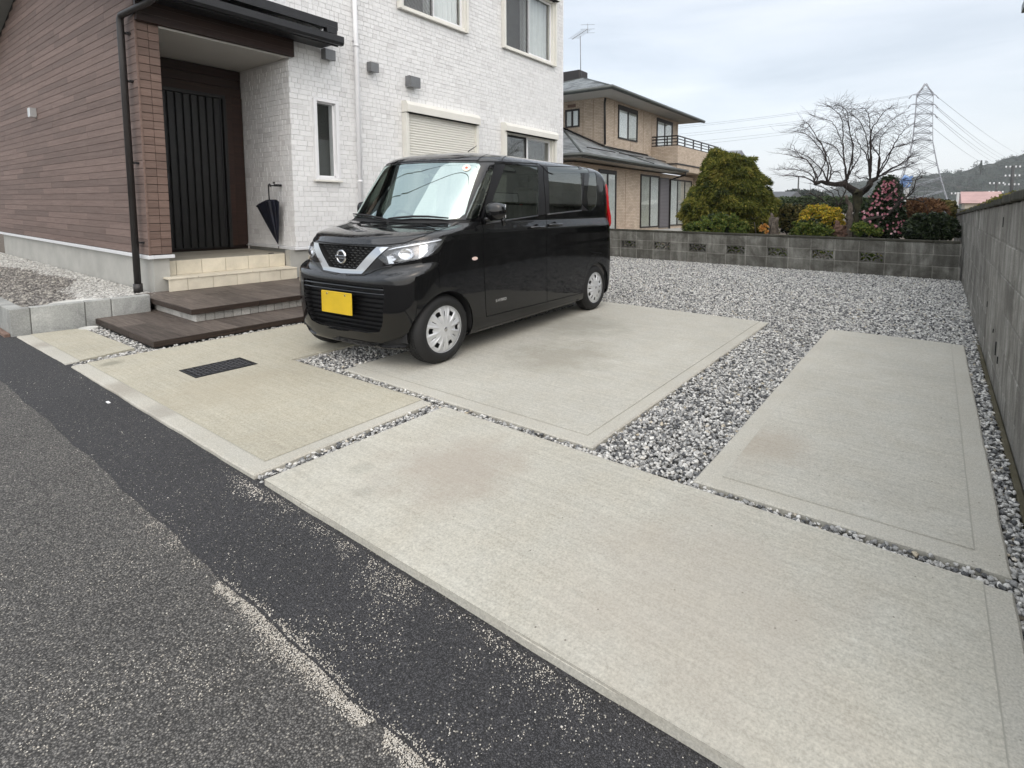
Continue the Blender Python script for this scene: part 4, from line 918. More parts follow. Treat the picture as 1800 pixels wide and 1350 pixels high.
# windows
M['blind_n'] = simple('pale_curtain', (.60, .60, .55), .85, var=.12, nscale=3)
def nwin(axis, pl, u0, u1, z0, z1, panes=2, head=.0, cur=(1, 1)):
    f = .055; mb = MB(); B = (lambda a, b_, u, z, uu, zz: mb.box(a, u, z, b_, uu, zz)) if axis == 0 else (lambda a, b_, u, z, uu, zz: mb.box(u, -a, z, uu, -b_, zz))
    o0, o1 = (pl-.05, pl+.045) if axis == 0 else (-(pl+.05), -(pl-.045))
    B(o0, o1, u0, z0, u0+f, z1); B(o0, o1, u1-f, z0, u1, z1); B(o0, o1, u0+f, z1-f-head, u1-f, z1); B(o0, o1, u0+f, z0, u1-f, z0+f)
    n = panes
    for i in range(1, n): u = u0+(u1-u0)*i/n; B(o0, o1-.01, u-f*.75, z0+f, u+f*.75, z1-f-head)
    w = mb.obj('window', M['nframe'], nh)
    for i in range(n):
        a, b_ = u0+(u1-u0)*i/n+f*.6, u0+(u1-u0)*(i+1)/n-f*.6; g = MB(); k = MB()
        if axis == 0: g.box(pl+.012, a, z0+f, pl+.016, b_, z1-f-head); k.box(pl+.002, a, z0+f, pl+.006, b_, z1-f-head)
        else: g.box(a, pl-.016, z0+f, b_, pl-.012, z1-f-head); k.box(a, pl-.006, z0+f, b_, pl-.002, z1-f-head)
        g.obj('pane', M['glass'], w); k.obj('curtain', M['blind_n'] if cur[i % len(cur)] else M['curtain'], w)
nwin(0, XU, 18.30, 19.92, 4.08, 5.43, 2, .13, (0, 1)); nwin(0, XU, 21.8, 23.49, 3.6, 5.43, 2, .1, (0, 1)); nwin(1, YU, -12.96, -12.26, 4.50, 5.22, 2, .02, (1, 0))
nwin(0, XL, 16.0, 17.25, .36, 2.66, 2, .1, (1, 0)); nwin(0, XL, 19.25, 21.0, .38, 2.66, 2, .02, (1, 0)); nwin(0, XL, 22.15, 24.7, .40, 2.62, 3, .02, (0, 1, 1))
sh = npart('shutter_case', simple('louver_dark', (.085, .08, .085), .5), XL+.002, 21.03, .33, XL+.05, 22.0, 2.62)
for i in range(34): MB().box(XL+.05, 21.08, .40+i*.064, XL+.062, 21.95, .44+i*.064).obj('louver', M['louver'] if 'louver' in M else simple('louver', (.16, .15, .16), .5), sh)
npart('vent_grille', simple('brown_vent', (.16, .095, .07), .6), -12.85, YU-.04, 5.30, -12.45, YU, 5.42, c=.01)
# balcony
YB0, XB = 21.30, -9.71
npart('balcony_wall', M['ntile'], XU, YB0, 3.25, XB, YB0+.14, 4.02); npart('balcony_wall', M['ntile'], XB-.14, YB0+.14, 3.25, XB, 26.6, 4.02)
npart('balcony_floor', M['ntile'], XU, YB0+.02, 2.92, XB-.02, 26.55, 3.24); npart('balcony_band', M['nframe'], XU, YB0-.02, 3.19, XB+.02, 26.62, 3.25)
MB().box(-11, 24.95, -.3, XB-.05, 26.5, 2.92).obj('lower_wall', M['ntile'], nh)
rail = []
for zz in (4.06, 4.20, 4.34, 4.47): MB().tube([(XU, YB0+.07, zz), (XB-.07, YB0+.07, zz), (XB-.07, 26.5, zz)], .026 if zz < 4.4 else .034, 6, smooth=False).obj('rail', M['nframe'], nh)
for y in (21.4, 22.2, 23.2, 24.2, 25.2, 26.4): npart('rail_post', M['nframe'], XB-.10, y, 4.02, XB-.05, y+.05, 4.47)
for x in (-10.85, -10.3): npart('rail_post', M['nframe'], x, YB0+.05, 4.02, x+.05, YB0+.1, 4.47)
npart('step_ledge', simple('pink_ledge', (.42, .27, .20), .8), XL, 16.0, .2, XL+.4, 18.6, .30); npart('terrace', M['found'], XL, 18.6, .1, XL+1.3, 24.9, .27)
# ridge box and aerial
c = atY(1008, 133, 20.3); npart('ridge_box', M['nframe'], c.x-.9, 20.2, c.z-.25, c.x+.42, 20.9, c.z+.22, c=.03)
a0 = atY(1021, 124, 20.3); a1 = atY(1020, 64, 20.3)
an = MB().tube([a0-Vector((0, 0, .3)), a1], .018, 6).obj('aerial', M['grey_metal'], nh)
mb = MB(); p0, p1 = atY(1006, 69, 19.4), atY(1033, 51, 20.8); mb.tube([p0, p1], .014, 5)
for i in range(9): q = p0.lerp(p1, .1+i*.1); mb.tube([q-Vector((.22, .12, 0)), q+Vector((.22, .12, 0))], .006, 4)
q = p1; mb.tube([q+Vector((0, 0, -.2)), q+Vector((0, 0, .25))], .01, 4)
for dz in (-.18, 0, .2): mb.tube([q+Vector((-.3, -.15, dz)), q+Vector((.3, .15, dz))], .007, 4)
mb.obj('aerial_elements', M['grey_metal'], an)

# ================================================================== garden behind the low wall
gx = MB(); gx.quad((-16, 11.45, .06), (.35, 11.45, .06), (1.2, 30, .1), (-30, 30, .1)); gx.obj('garden_ground', M['soil_garden'], kind='structure')
M['leaf_con'] = mat_leaf('cypress_leaf', [(0, (.03, .042, .012)), (.35, (.085, .105, .018)), (.7, (.19, .195, .035)), (1, (.32, .27, .06))], .8, .25)
M['leaf_low'] = mat_leaf('azalea_leaf', [(0, (.03, .055, .012)), (.5, (.09, .14, .025)), (.85, (.17, .21, .04)), (1, (.32, .27, .06))])
M['leaf_yel'] = mat_leaf('yellow_leaf', [(0, (.07, .10, .02)), (.3, (.20, .21, .03)), (.5, (.48, .38, .04)), (.85, (.66, .46, .04)), (1, (.60, .28, .08))])
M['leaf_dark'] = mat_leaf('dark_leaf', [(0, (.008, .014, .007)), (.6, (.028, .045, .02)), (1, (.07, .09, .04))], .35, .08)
M['leaf_cam'] = mat_leaf('camellia_leaf', [(0, (.010, .020, .010)), (.7, (.035, .055, .022)), (1, (.10, .13, .06))], .3, .08)
M['leaf_rust'] = mat_leaf('rust_twig', [(0, (.06, .03, .018)), (.5, (.20, .10, .05)), (1, (.33, .20, .10))], .8, .1)
M['leaf_olive'] = mat_leaf('olive_leaf', [(0, (.04, .04, .015)), (.5, (.11, .11, .035)), (1, (.22, .17, .06))], .8, .1)
M['leaf_hedge'] = mat_leaf('hedge_leaf', [(0, (.03, .05, .022)), (.6, (.065, .095, .04)), (1, (.12, .15, .07))])
M['pink'] = mat_leaf('pink_petal', [(0, (.42, .13, .17)), (.5, (.60, .27, .32)), (1, (.76, .50, .52))], .6, .3)
M['bark'] = simple('bark', (.032, .026, .021), .95, var=.5, nscale=9, bmp=.9)
M['bark_moss'] = simple('mossy_bark', (.042, .040, .022), .95, var=.6, nscale=7, bmp=.9)
M['bark_grey'] = simple('grey_bark', (.13, .108, .088), .95, var=.55, nscale=10, bmp=1.0)
M['twig'] = simple('twig', (.05, .038, .036), .9, var=.4, nscale=4)
def clumps_from_profile(rows, Y, depth, n, jitter=.05):
    """rows: (py, x0, x1) silhouettes in the photograph -> clump centres on and in a rounded body at distance Y"""
    out = []
    rows = sorted(rows)
    while len(out) < n:
        py = random.uniform(rows[0][0], rows[-1][0])
        for a, b_ in zip(rows[:-1], rows[1:]):
            if a[0] <= py <= b_[0]: t = (py-a[0])/(b_[0]-a[0]+1e-9); x0, x1 = a[1]+(b_[1]-a[1])*t, a[2]+(b_[2]-a[2])*t; break
        u = random.uniform(-1, 1); mx_ = (x0+x1)/2; hw = (x1-x0)/2
        p = atY(mx_+u*hw*.97, py, Y); k = math.sqrt(max(0, 1-u*u)); dpt = depth*(hw/ max(r_[2]-r_[1] for r_ in rows)*2)
        s = random.choice((-1, -1, -1, 1)); out.append(p+Vector((0, s*k*dpt*random.uniform(.65, 1), 0))+Vector((random.gauss(0, jitter), 0, random.gauss(0, jitter))))
    return np.array([v[:] for v in out])
def trunk_obj(name, pts, rad, mat, parent, n=10, amp=.02):
    mb = MB(); P = []; R_ = []
    pts = [Vector(p) for p in pts]
    for i in range(len(pts)-1):
        for k in range(5): t = k/5; P.append(pts[i].lerp(pts[i+1], t)+Vector((noise.noise(pts[i]*3+Vector((t*3, 0, 0))), noise.noise(pts[i]*5+Vector((0, t*3, 0))), 0))*amp); R_.append(rad[i]+(rad[i+1]-rad[i])*t)
    P.append(pts[-1]); R_.append(rad[-1]); b0 = len(mb.v); mb.tube(P, R_, n)
    for i in range(b0, len(mb.v)):
        v = Vector(mb.v[i]); q = noise.noise(v*6)*amp; mb.v[i] = (v.x+q, v.y+noise.noise(v*6+Vector((9, 0, 0)))*amp, v.z)
    return mb.obj(name, mat, parent)
# big rounded golden cypress
t = empty('cypress_tree', 'large rounded golden green cypress with drooping sprays beside the neighbour house', 'tree', tuple(atY(1300, 420, 14)))
t.location = (0, 0, 0)
rows = [(274, 1262, 1276), (281, 1250, 1292), (288, 1247, 1316), (298, 1245, 1332), (315, 1241, 1338), (335, 1229, 1347), (355, 1217, 1356), (378, 1208, 1366), (396, 1210, 1362), (412, 1218, 1352)]
c = clumps_from_profile(rows, 14.1, 1.5, 900)
top2 = atY(1319, 276, 14)
def pads(centres, radii, per, leaf, mat, parent):
    """drooping sprays: domes of thin leaves that hang outwards and down"""
    C_ = []; A_ = []; T_ = []
    mid = np.array([np.mean(centres[:, 0]), 14.3, np.mean(centres[:, 2])])
    for c_, r_ in zip(centres, radii):
        m_ = int(per*(r_/.2)**2); d_ = rng.normal(0, 1, (m_, 3)); d_[:, 2] = np.abs(d_[:, 2])*.9-.25; d_ /= np.linalg.norm(d_, axis=1)[:, None]
        o = (c_-mid)*np.array([1, 1, .3]); o /= np.linalg.norm(o)+1e-9
        p = c_+d_*r_*np.array([1.0, 1.0, .9])*rng.uniform(.72, 1.08, m_)[:, None]
        a = d_*.7+o*.35+np.array([0, 0, -1.0])*rng.uniform(.0, 1.3, m_)[:, None]+rng.normal(0, .22, (m_, 3)); a /= np.linalg.norm(a, axis=1)[:, None]
        C_.append(p); A_.append(a); T_.append(np.clip(rng.normal(.5, .22, m_)+rng.normal(0, .16), 0, 1))
    c = np.concatenate(C_); a = np.concatenate(A_); n_ = len(c); b = np.cross(a, rng.normal(0, 1, (n_, 3))); b /= np.linalg.norm(b, axis=1)[:, None]+1e-9
    L_ = leaf*rng.uniform(.6, 1.5, n_)[:, None]; V = np.stack([c-a*L_*.3, c+b*L_*.16, c+a*L_*.9, c-b*L_*.16], 1).reshape(-1, 3)
    return mesh_np('foliage', V, np.arange(4*n_).reshape(n_, 4), mat, parent, attrs={'tone': ('FACE', np.concatenate(T_))}, kind='stuff')
c = clumps_from_profile(rows, 14.1, 1.45, 420); rad = rng.uniform(.10, .20, len(c))
tipc = np.array([[top2.x+random.gauss(0, .09), 14+random.gauss(0, .12), top2.z-.05-abs(random.gauss(0, .2))] for _ in range(10)])
edge_c = clumps_from_profile([(r_[0]+4, r_[1]+4, r_[2]-4) for r_ in rows], 14.1, 1.4, 260)
pads(np.vstack([c, edge_c, tipc]), np.concatenate([rad, rng.uniform(.07, .14, len(edge_c)), np.full(10, .08)]), 420, .075, M['leaf_con'], t)
b0 = atY(1288, 405, 14.1); trunk_obj('trunk', [b0+Vector((0, 0, -.5)), b0+Vector((.05, 0, .6)), b0+Vector((0, 0, 1.4))], [.14, .11, .05], M['bark'], t)
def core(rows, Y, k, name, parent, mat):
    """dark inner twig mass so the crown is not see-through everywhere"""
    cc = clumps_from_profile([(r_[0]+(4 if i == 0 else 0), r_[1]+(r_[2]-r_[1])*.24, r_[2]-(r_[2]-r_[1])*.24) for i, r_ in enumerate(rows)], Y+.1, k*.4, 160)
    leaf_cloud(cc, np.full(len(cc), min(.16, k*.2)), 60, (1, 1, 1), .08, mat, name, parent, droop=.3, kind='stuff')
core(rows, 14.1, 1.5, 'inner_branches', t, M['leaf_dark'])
def shrub(name, label, rows, Y, depth, n, each, leaf, mat, cat='shrub', size=(.07, .14), droop=0, elong=1.0, dark=True, group=None):
    s = empty(name, label, cat, (0, 0, 0), group)
    c = clumps_from_profile(rows, Y, depth, n, .02); leaf_cloud(c, rng.uniform(*size, len(c))*.62, each, (1, 1, .9), leaf, mat, 'foliage', s, droop=droop, elong=elong, kind='stuff')
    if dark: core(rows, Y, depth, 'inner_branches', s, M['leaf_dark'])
    r_ = sorted(rows)[-1]; b_ = atY((r_[1]+r_[2])/2, r_[0], Y)
    for k in range(3): trunk_obj('stem', [(b_.x+(k-1)*.06, Y, .22), (b_.x+(k-1)*.2, Y, b_.z+.25)], [.025, .012], M['bark'], s, 6, .01)
    return s
shrub('azalea', 'low bright green azalea mound spilling over the back wall below the cypress', [(379, 1262, 1282), (384, 1240, 1300), (392, 1218, 1308), (402, 1202, 1314), (412, 1200, 1316)], 12.1, .5, 170, 110, .045, M['leaf_low'])
s = shrub('yellow_shrub', 'shrub with yellow and orange autumn leaves behind the wall left of the bare tree', [(364, 1430, 1452), (368, 1415, 1470), (380, 1408, 1482), (396, 1404, 1484), (404, 1410, 1482)], 13.0, .5, 150, 90, .05, M['leaf_yel'])
shrub('green_shrub', 'dull green shrub at the foot of the yellow shrub behind the wall', [(392, 1400, 1440), (400, 1392, 1466), (416, 1390, 1470)], 12.5, .35, 80, 80, .045, M['leaf_low'])
shrub('olive_shrub', 'thin olive green shrub between the cypress and the yellow shrub', [(360, 1376, 1398), (366, 1372, 1412), (380, 1370, 1416), (404, 1372, 1412)], 15.0, .4, 70, 70, .05, M['leaf_olive'], dark=True)
cm = shrub('camellia', 'tall camellia bush full of pink flowers to the right of the bare tree', [(316, 1556, 1570), (326, 1546, 1580), (340, 1534, 1584), (356, 1522, 1588), (376, 1514, 1590), (396, 1512, 1594), (414, 1516, 1600)], 13.8, .75, 230, 90, .07, M['leaf_cam'])
c = clumps_from_profile([(318, 1556, 1572), (340, 1534, 1584), (360, 1520, 1588), (380, 1514, 1592), (410, 1520, 1600)], 13.6, .85, 190, .02)
V = []; Fq = []; tone = []
for p in c:
    p = Vector(p)+Vector((0, -.08, 0)); R0 = random.uniform(.020, .036); rot = Matrix.Rotation(random.uniform(-.7, .7), 3, 'X') @ Matrix.Rotation(random.uniform(-.9, .9), 3, 'Z'); k = random.random()
    for q in range(6):
        a = q*math.pi/3; b0 = len(V)
        for (r_, w_, d_) in ((0, 0, 0), (.7, -.5, -.3), (1.0, 0, -.15), (.7, .5, -.3)): V.append(tuple(p+rot @ Vector(((math.cos(a)*r_-math.sin(a)*w_)*R0, d_*R0, (math.sin(a)*r_+math.cos(a)*w_)*R0))))
        Fq.append((b0, b0+1, b0+2, b0+3)); tone.append(k)
mesh_np('flowers', np.array(V), np.array(Fq), M['pink'], cm, attrs={'tone': ('FACE', np.array(tone))}, kind='stuff')
shrub('juniper', 'dark green spreading juniper in the corner behind the low wall', [(381, 1615, 1660), (386, 1597, 1678), (398, 1588, 1684), (416, 1586, 1686)], 12.6, .4, 110, 90, .06, M['leaf_dark'], elong=1.6)
shrub('rust_shrub', 'leafless rust brown shrub of fine twigs behind the juniper', [(354, 1600, 1625), (360, 1594, 1648), (370, 1590, 1660), (386, 1590, 1672)], 15.5, .6, 120, 100, .09, M['leaf_rust'], elong=2.2, droop=-.4, dark=False)
shrub('brown_shrub', 'olive brown thicket at the end of the tall wall', [(356, 1652, 1672), (362, 1640, 1682), (376, 1636, 1690), (392, 1640, 1690)], 18, .6, 90, 80, .09, M['leaf_olive'], dark=True)
shrub('fern', 'yellow green ferns at the foot of the camellia', [(394, 1505, 1520), (400, 1502, 1545), (412, 1500, 1552)], 12.3, .2, 40, 60, .05, M['leaf_low'], dark=False)
shrub('orange_plant', 'small plant with orange leaves beside the grey stump', [(396, 1340, 1346), (400, 1336, 1349), (410, 1330, 1350)], 12.0, .06, 14, 14, .05, mat_leaf('orange_leaf', [(0, (.45, .20, .04)), (1, (.65, .38, .12))]), cat='plant', dark=False, size=(.03, .06), elong=1.5)
# hedge row and mid-distance greens
hd = shrub('hedge', 'long dark green clipped hedge across the middle distance', [(349, 1372, 1500), (352, 1366, 1530), (370, 1360, 1532)], 26, 1.2, 420, 60, .10, M['leaf_hedge'], size=(.16, .3), cat='hedge')
shrub('round_bush', 'pale olive bushes in front of the dark hedge', [(366, 1378, 1404), (372, 1372, 1412), (388, 1370, 1415)], 19, .5, 60, 60, .07, M['leaf_olive'])

# trunk stumps
def stump(label, px, y0, y1, Y, r0, r1, mat, name='tree_stump'):
    s = empty(name, label, 'stump', (0, 0, 0)); a = atY(px, y0, Y); b_ = atY(px+3, y1, Y); mb = MB(); n, m = 18, 14; vs = []
    for i in range(m+1):
        t = i/m; cc = a.lerp(b_, t); 
        for k in range(n):
            ang = 2*math.pi*k/n; r_ = (r0+(r1-r0)*t)*(1+.28*noise.noise(Vector((math.cos(ang)*1.5, math.sin(ang)*1.5, t*1.5+px)))+.22*noise.noise(Vector((math.cos(ang)*5, math.sin(ang)*5, t*5+px))))
            vs.append((cc.x+math.cos(ang)*r_, cc.y+math.sin(ang)*r_, cc.z))
    mb.add(vs, [(i*n+k, i*n+(k+1) % n, (i+1)*n+(k+1) % n, (i+1)*n+k) for i in range(m) for k in range(n)]+[tuple(m*n+k for k in range(n))]); mb.obj('trunk', mat, s)
    trunk_obj('branch_stub', [b_-Vector((.05, 0, .05)), b_+Vector((-.06, 0, .05)), b_+Vector((-.09, 0, .10))], [r1*.5, r1*.35, r1*.2], mat, s, 8, .02); return s
stump('grey brown knotty stump beside the golden cypress', 1358, 418, 382, 12.4, .13, .10, M['bark_grey'])
stump('short reddish brown stump left of the bare tree trunk', 1473, 418, 396, 12.6, .15, .14, simple('rotten_wood', (.12, .068, .048), .95, var=.5, nscale=12, bmp=1.0))

cg = np.column_stack([rng.uniform(-9, .3, 420), rng.uniform(11.55, 12.2, 420), rng.uniform(.05, .46, 420)])
leaf_cloud(cg, np.full(420, .10), 34, (1, 1, 1), .05, M['leaf_low'], 'ground_cover', None, kind='stuff', label='leafy green ground cover behind the openings of the low block wall')
# ---- bare pollarded tree
ZZ = lambda x, y: (1340+x/5.193, 170+y/5.193)
bt = empty('bare_tree', 'leafless pollarded tree with long arching twigs against the sky behind the wall', 'tree', (0, 0, 0))
def P3(pts, Y, dy=0.0): return [atY(*ZZ(x, y), Y+dy*i/(max(1, len(pts)-1))) for i, (x, y) in enumerate(pts)]
YT = 14.2
trunk_obj('trunk', P3([(800, 1340), (850, 1200), (878, 1050), (872, 900), (868, 862)], YT), [.27, .20, .105, .11, .13], M['bark_moss'], bt, 14, .035)
limbs = [([(865, 875), (800, 835), (745, 795), (660, 800), (590, 790), (540, 775), (478, 798)], [.10, .085, .075, .055, .055, .04, .045], -.5),
         ([(880, 885), (935, 855), (975, 810), (990, 770), (1050, 745)], [.10, .08, .07, .06, .045], .5),
         ([(745, 795), (765, 770)], [.07, .06], .1), ([(940, 850), (1000, 800)], [.06, .04], -.3)]
for pts, rad, dy in limbs: trunk_obj('limb', P3(pts, YT, dy), rad, M['bark'], bt, 8, .015)
shoots = []
base = {'A': (480, 792, -.5), 'B': (592, 785, -.38), 'C': (765, 775, -.1), 'D': (985, 765, .4), 'E': (1042, 742, .5)}
paths = {'A': [[(500, 740), (430, 600), (330, 530), (285, 440)], [(455, 720), (380, 680), (250, 660), (120, 665)], [(520, 720), (572, 560), (480, 420), (370, 330), (235, 330)], [(430, 750), (330, 725), (200, 720)], [(470, 680), (400, 580), (300, 545), (170, 520)]],
         'B': [[(630, 690), (600, 560), (530, 420), (400, 290)], [(560, 690), (520, 640), (400, 540), (250, 480)], [(640, 700), (700, 690), (740, 780)], [(600, 640), (560, 480), (420, 250), (340, 270)]],
         'C': [[(755, 640), (735, 480), (690, 330), (630, 230), (480, 180)], [(748, 560), (735, 400), (725, 200), (640, 110), (620, 90)], [(800, 700), (830, 560), (815, 400), (780, 230), (720, 80)], [(830, 480), (800, 330), (770, 130), (680, 75)], [(760, 660), (700, 500), (600, 420), (450, 400)], [(820, 660), (880, 560), (900, 470)]],
         'D': [[(975, 620), (960, 440), (925, 280), (850, 190), (800, 170)], [(995, 600), (990, 420), (985, 300), (975, 180), (930, 110), (860, 120)], [(990, 350), (1050, 230), (1120, 130), (1160, 110)], [(960, 560), (900, 460), (860, 380), (840, 300)], [(940, 740), (880, 740), (840, 700)]],
         'E': [[(1060, 600), (1070, 430), (1110, 330), (1240, 240)], [(1130, 600), (1210, 420), (1280, 320), (1340, 255)], [(1180, 660), (1310, 580), (1390, 510)], [(1120, 690), (1250, 620), (1390, 500)], [(1090, 640), (1180, 480), (1290, 440), (1400, 400)], [(1150, 690), (1280, 650), (1400, 600)], [(1070, 560), (1000, 450), (1010, 380), (1080, 300), (1250, 160)]]}
tw = MB(); fine = MB()
def arch(mb, p, d, ln, r, seg=5, n=4, up=.12, curl=.0):
    pts = [p.copy()]; dd = d.normalized()
    for i in range(seg):
        dd = (dd+Vector((random.gauss(0, .10), random.gauss(0, .10), random.gauss(0, .07)+up*(.5-i/seg)))).normalized(); pts.append(pts[-1]+dd*ln/seg)
    mb.tube(pts, [r*(1-.75*i/seg) for i in range(seg+1)], n, cap=False, smooth=True); return pts
for k, lst in paths.items():
    bx_, by_, dy0 = base[k]
    for pts in lst:
        dy = random.uniform(-1.1, 1.1); P = [atY(*ZZ(bx_, by_), YT+dy0)]+[atY(*ZZ(x, y), YT+dy0+dy*(i+1)/len(pts)) for i, (x, y) in enumerate(pts)]
        # smooth
        Q = []
        for i in range(len(P)-1):
            p0, p1, p2, p3 = P[max(i-1, 0)], P[i], P[i+1], P[min(i+2, len(P)-1)]
            for j in range(5): t = j/5; Q.append(.5*((2*p1)+(p2-p0)*t+(2*p0-5*p1+4*p2-p3)*t*t+(3*p1-p0-3*p2+p3)*t**3)+Vector((random.gauss(0, .008), random.gauss(0, .02), random.gauss(0, .008))))
        Q.append(P[-1]); L_ = len(Q); tw.tube(Q, [.021*(1-.84*(i/L_)) for i in range(L_)], 6, cap=False)
        for i in range(4, L_):
            for _ in range(3 if i > 6 else 1):
                if random.random() < .25: continue
                t = Q[i]-Q[i-1]; side = random.choice((-1, 1)); d_ = t.normalized()*.45+Vector((side*random.uniform(.4, 1.1), random.uniform(-.9, .9), random.uniform(-.2, .35)))
                a = arch(fine, Q[i], d_, random.uniform(.16, .44), .0040, 5, 3, .15)
                for q in a[1:]:
                    if random.random() < .6: arch(fine, q, (q-a[0]).normalized()*.8+Vector((random.uniform(-.7, .7), random.uniform(-.7, .7), random.uniform(-.35, .4))), random.uniform(.08, .24), .0028, 3, 3)
tw.obj('branches', M['twig'], bt, kind='stuff'); fine.obj('twigs', M['twig'], bt, kind='stuff')
# smaller dark crooked trees
pt = empty('bare_tree', 'small crooked leafless tree with black boughs left of the pollarded trunk', 'tree', (0, 0, 0))
trunk_obj('trunk', P3([(770, 1300), (785, 1150), (800, 1000), (760, 900)], 13.6), [.14, .08, .055, .03], M['bark_grey'], pt, 10, .03)
fn = MB()
for pts, r0 in (([(735, 1095), (690, 1060), (630, 1055), (590, 980), (530, 925), (440, 880)], .03), ([(640, 1055), (700, 990), (750, 880), (770, 820)], .022), ([(600, 1020), (540, 985), (480, 975), (400, 985)], .022), ([(690, 1000), (640, 880), (560, 830), (470, 800)], .014), ([(780, 1130), (735, 1090), (640, 1055)], .03), ([(720, 950), (690, 860), (620, 830)], .012), ([(590, 980), (520, 990), (470, 1030)], .014)):
    q = P3(pts, 13.4, random.uniform(-.3, .3)); trunk_obj('bough', q, [r0*(1-.12*i) for i in range(len(q))], M['bark'], pt, 6, .012)
    for p in q[1:]:
        for _ in range(4): arch(fn, p, Vector((random.uniform(-1, 1), random.uniform(-.5, .5), random.uniform(-.1, 1))), random.uniform(.2, .5), .005, 5, 3)
fn.obj('twigs', M['twig'], pt, kind='stuff')
pr = empty('bare_tree', 'low crooked leafless bough reaching right in front of the camellia', 'tree', (0, 0, 0))
trunk_obj('trunk', P3([(860, 1330), (880, 1180), (960, 1120), (1060, 1100), (1150, 1075), (1210, 1010), (1245, 955)], 12.9), [.07, .055, .035, .032, .04, .035, .03], M['bark'], pr, 8, .02)
fn = MB()
for pts, r0 in (([(1245, 955), (1300, 935), (1390, 940), (1470, 962)], .022), ([(1225, 975), (1280, 860), (1275, 760)], .012), ([(1300, 935), (1370, 880), (1400, 760), (1460, 735)], .014), ([(1250, 950), (1330, 900), (1380, 830)], .012), ([(1215, 990), (1180, 900), (1220, 800)], .01)):
    q = P3(pts, 12.9, random.uniform(-.3, .3)); trunk_obj('bough', q, [r0*(1-.15*i) for i in range(len(q))], M['bark'], pr, 6, .012)
    for p in q[1:]:
        for _ in range(6): arch(fn, p, Vector((random.uniform(-1, 1), random.uniform(-.5, .5), random.uniform(-.2, .8))), random.uniform(.2, .45), .0045, 5, 3)
fn.obj('twigs', M['twig'], pr, kind='stuff')

# ================================================================== far landscape
def mat_hill():
    m, t, b = newmat('wooded_hill'); v = coords(t, 'World'); n = noise_n(t, v, .045, 6, .7); n2 = noise_n(t, v, .22, 6, .75)
    c = ramp(t, n, (.3, (.024, .034, .026)), (.5, (.038, .050, .036)), (.68, (.062, .060, .045)))
    c = mix(t, .8, c, ramp(t, n2, (.28, .22), (.72, .74)), 'OVERLAY'); bump(t, b, n2, 1.0, 3.0); setp(t, b, c, .95, spec=.1); return m
M['hill'] = mat_hill()
prof = [(-700, 330), (200, 332), (1000, 338), (1180, 341), (1300, 343), (1380, 342), (1396, 337), (1410, 341), (1428, 335), (1445, 339), (1460, 333), (1479, 326), (1504, 320), (1532, 317), (1560, 314), (1600, 312), (1638, 307), (1663, 303), (1681, 305), (1704, 298), (1725, 291), (1752, 285), (1771, 279), (1800, 270), (1860, 255), (2000, 238), (2300, 240), (3000, 290)]
# ridge directions from the picture, crest at a distance that grows to the left
V = []; nx, nz = 420, 26; pxs = np.linspace(-700, 3000, nx)
for j in range(nz):
    t = j/(nz-1)
    for i, px in enumerate(pxs):
        py = float(np.interp(px, [p[0] for p in prof], [p[1] for p in prof])); r_ = ray(px, py); D = 620 if px > 1470 else (1100 if px > 1300 else 1300); Dk = float(np.interp(px, [1300, 1500, 3000], [1250, 620, 520]))
        h = math.hypot(r_.x, r_.y); hx, hy = r_.x/h, r_.y/h; H_ = CAMZ+Dk*r_.z/h
        d_ = Dk*(.55+.45*t); z = -8+(H_+8)*(t**1.35 if t < 1 else 1)
        q = Vector((hx*d_*.02, hy*d_*.02, 0)); z += (noise.fractal(q*1.2, 1.0, 2.0, 5)*9*t*(1-t)*2.0)+noise.noise(q*7)*1.4*t+random.uniform(-.6, .9)*t
        V.append((hx*d_, hy*d_, z))
V = np.array(V); Fq = np.array([(j*nx+i, j*nx+i+1, (j+1)*nx+i+1, (j+1)*nx+i) for j in range(nz-1) for i in range(nx-1)])
mesh_np('hills', V, Fq, M['hill'], None, True, kind='structure')
# tree crowns along the slope so the hill reads as woodland
cc = []; ss = []
for _ in range(2600):
    i = random.randint(205, 330); j = random.randint(6, nz-1); v = V[j*nx+i]; cc.append((v[0]+random.uniform(-3, 3), v[1]+random.uniform(-3, 3), v[2]+random.uniform(.5, 2))); ss.append(random.uniform(1.6, 3.6))
M['leaf_hill'] = mat_leaf('hill_tree', [(0, (.022, .032, .024)), (.6, (.036, .048, .034)), (.9, (.06, .06, .045)), (1, (.075, .065, .052))], .95, .0)
leaf_cloud(cc, ss, 30, (1, 1, 1.0), 1.1, M['leaf_hill'], 'hill_woodland', None, kind='stuff', label='dark woodland covering the hill behind the pylon')
p = atY(1724.5, 291, 430); tr = empty('conifer_tree', 'single pointed conifer standing up on the skyline of the hill', 'tree', (0, 0, 0))
cc = [(p.x+random.gauss(0, .8*(1-k/40)), p.y, p.z-3+k*.16) for k in range(40)]; leaf_cloud(cc, [.7*(1-k/46) for k in range(40)], 30, (1, 1, .6), .7, M['leaf_dark'], 'foliage', tr, kind='stuff'); MB().tube([(p.x, p.y, p.z-6), (p.x, p.y, p.z+3)], .2, 5).obj('trunk', M['bark'], tr)

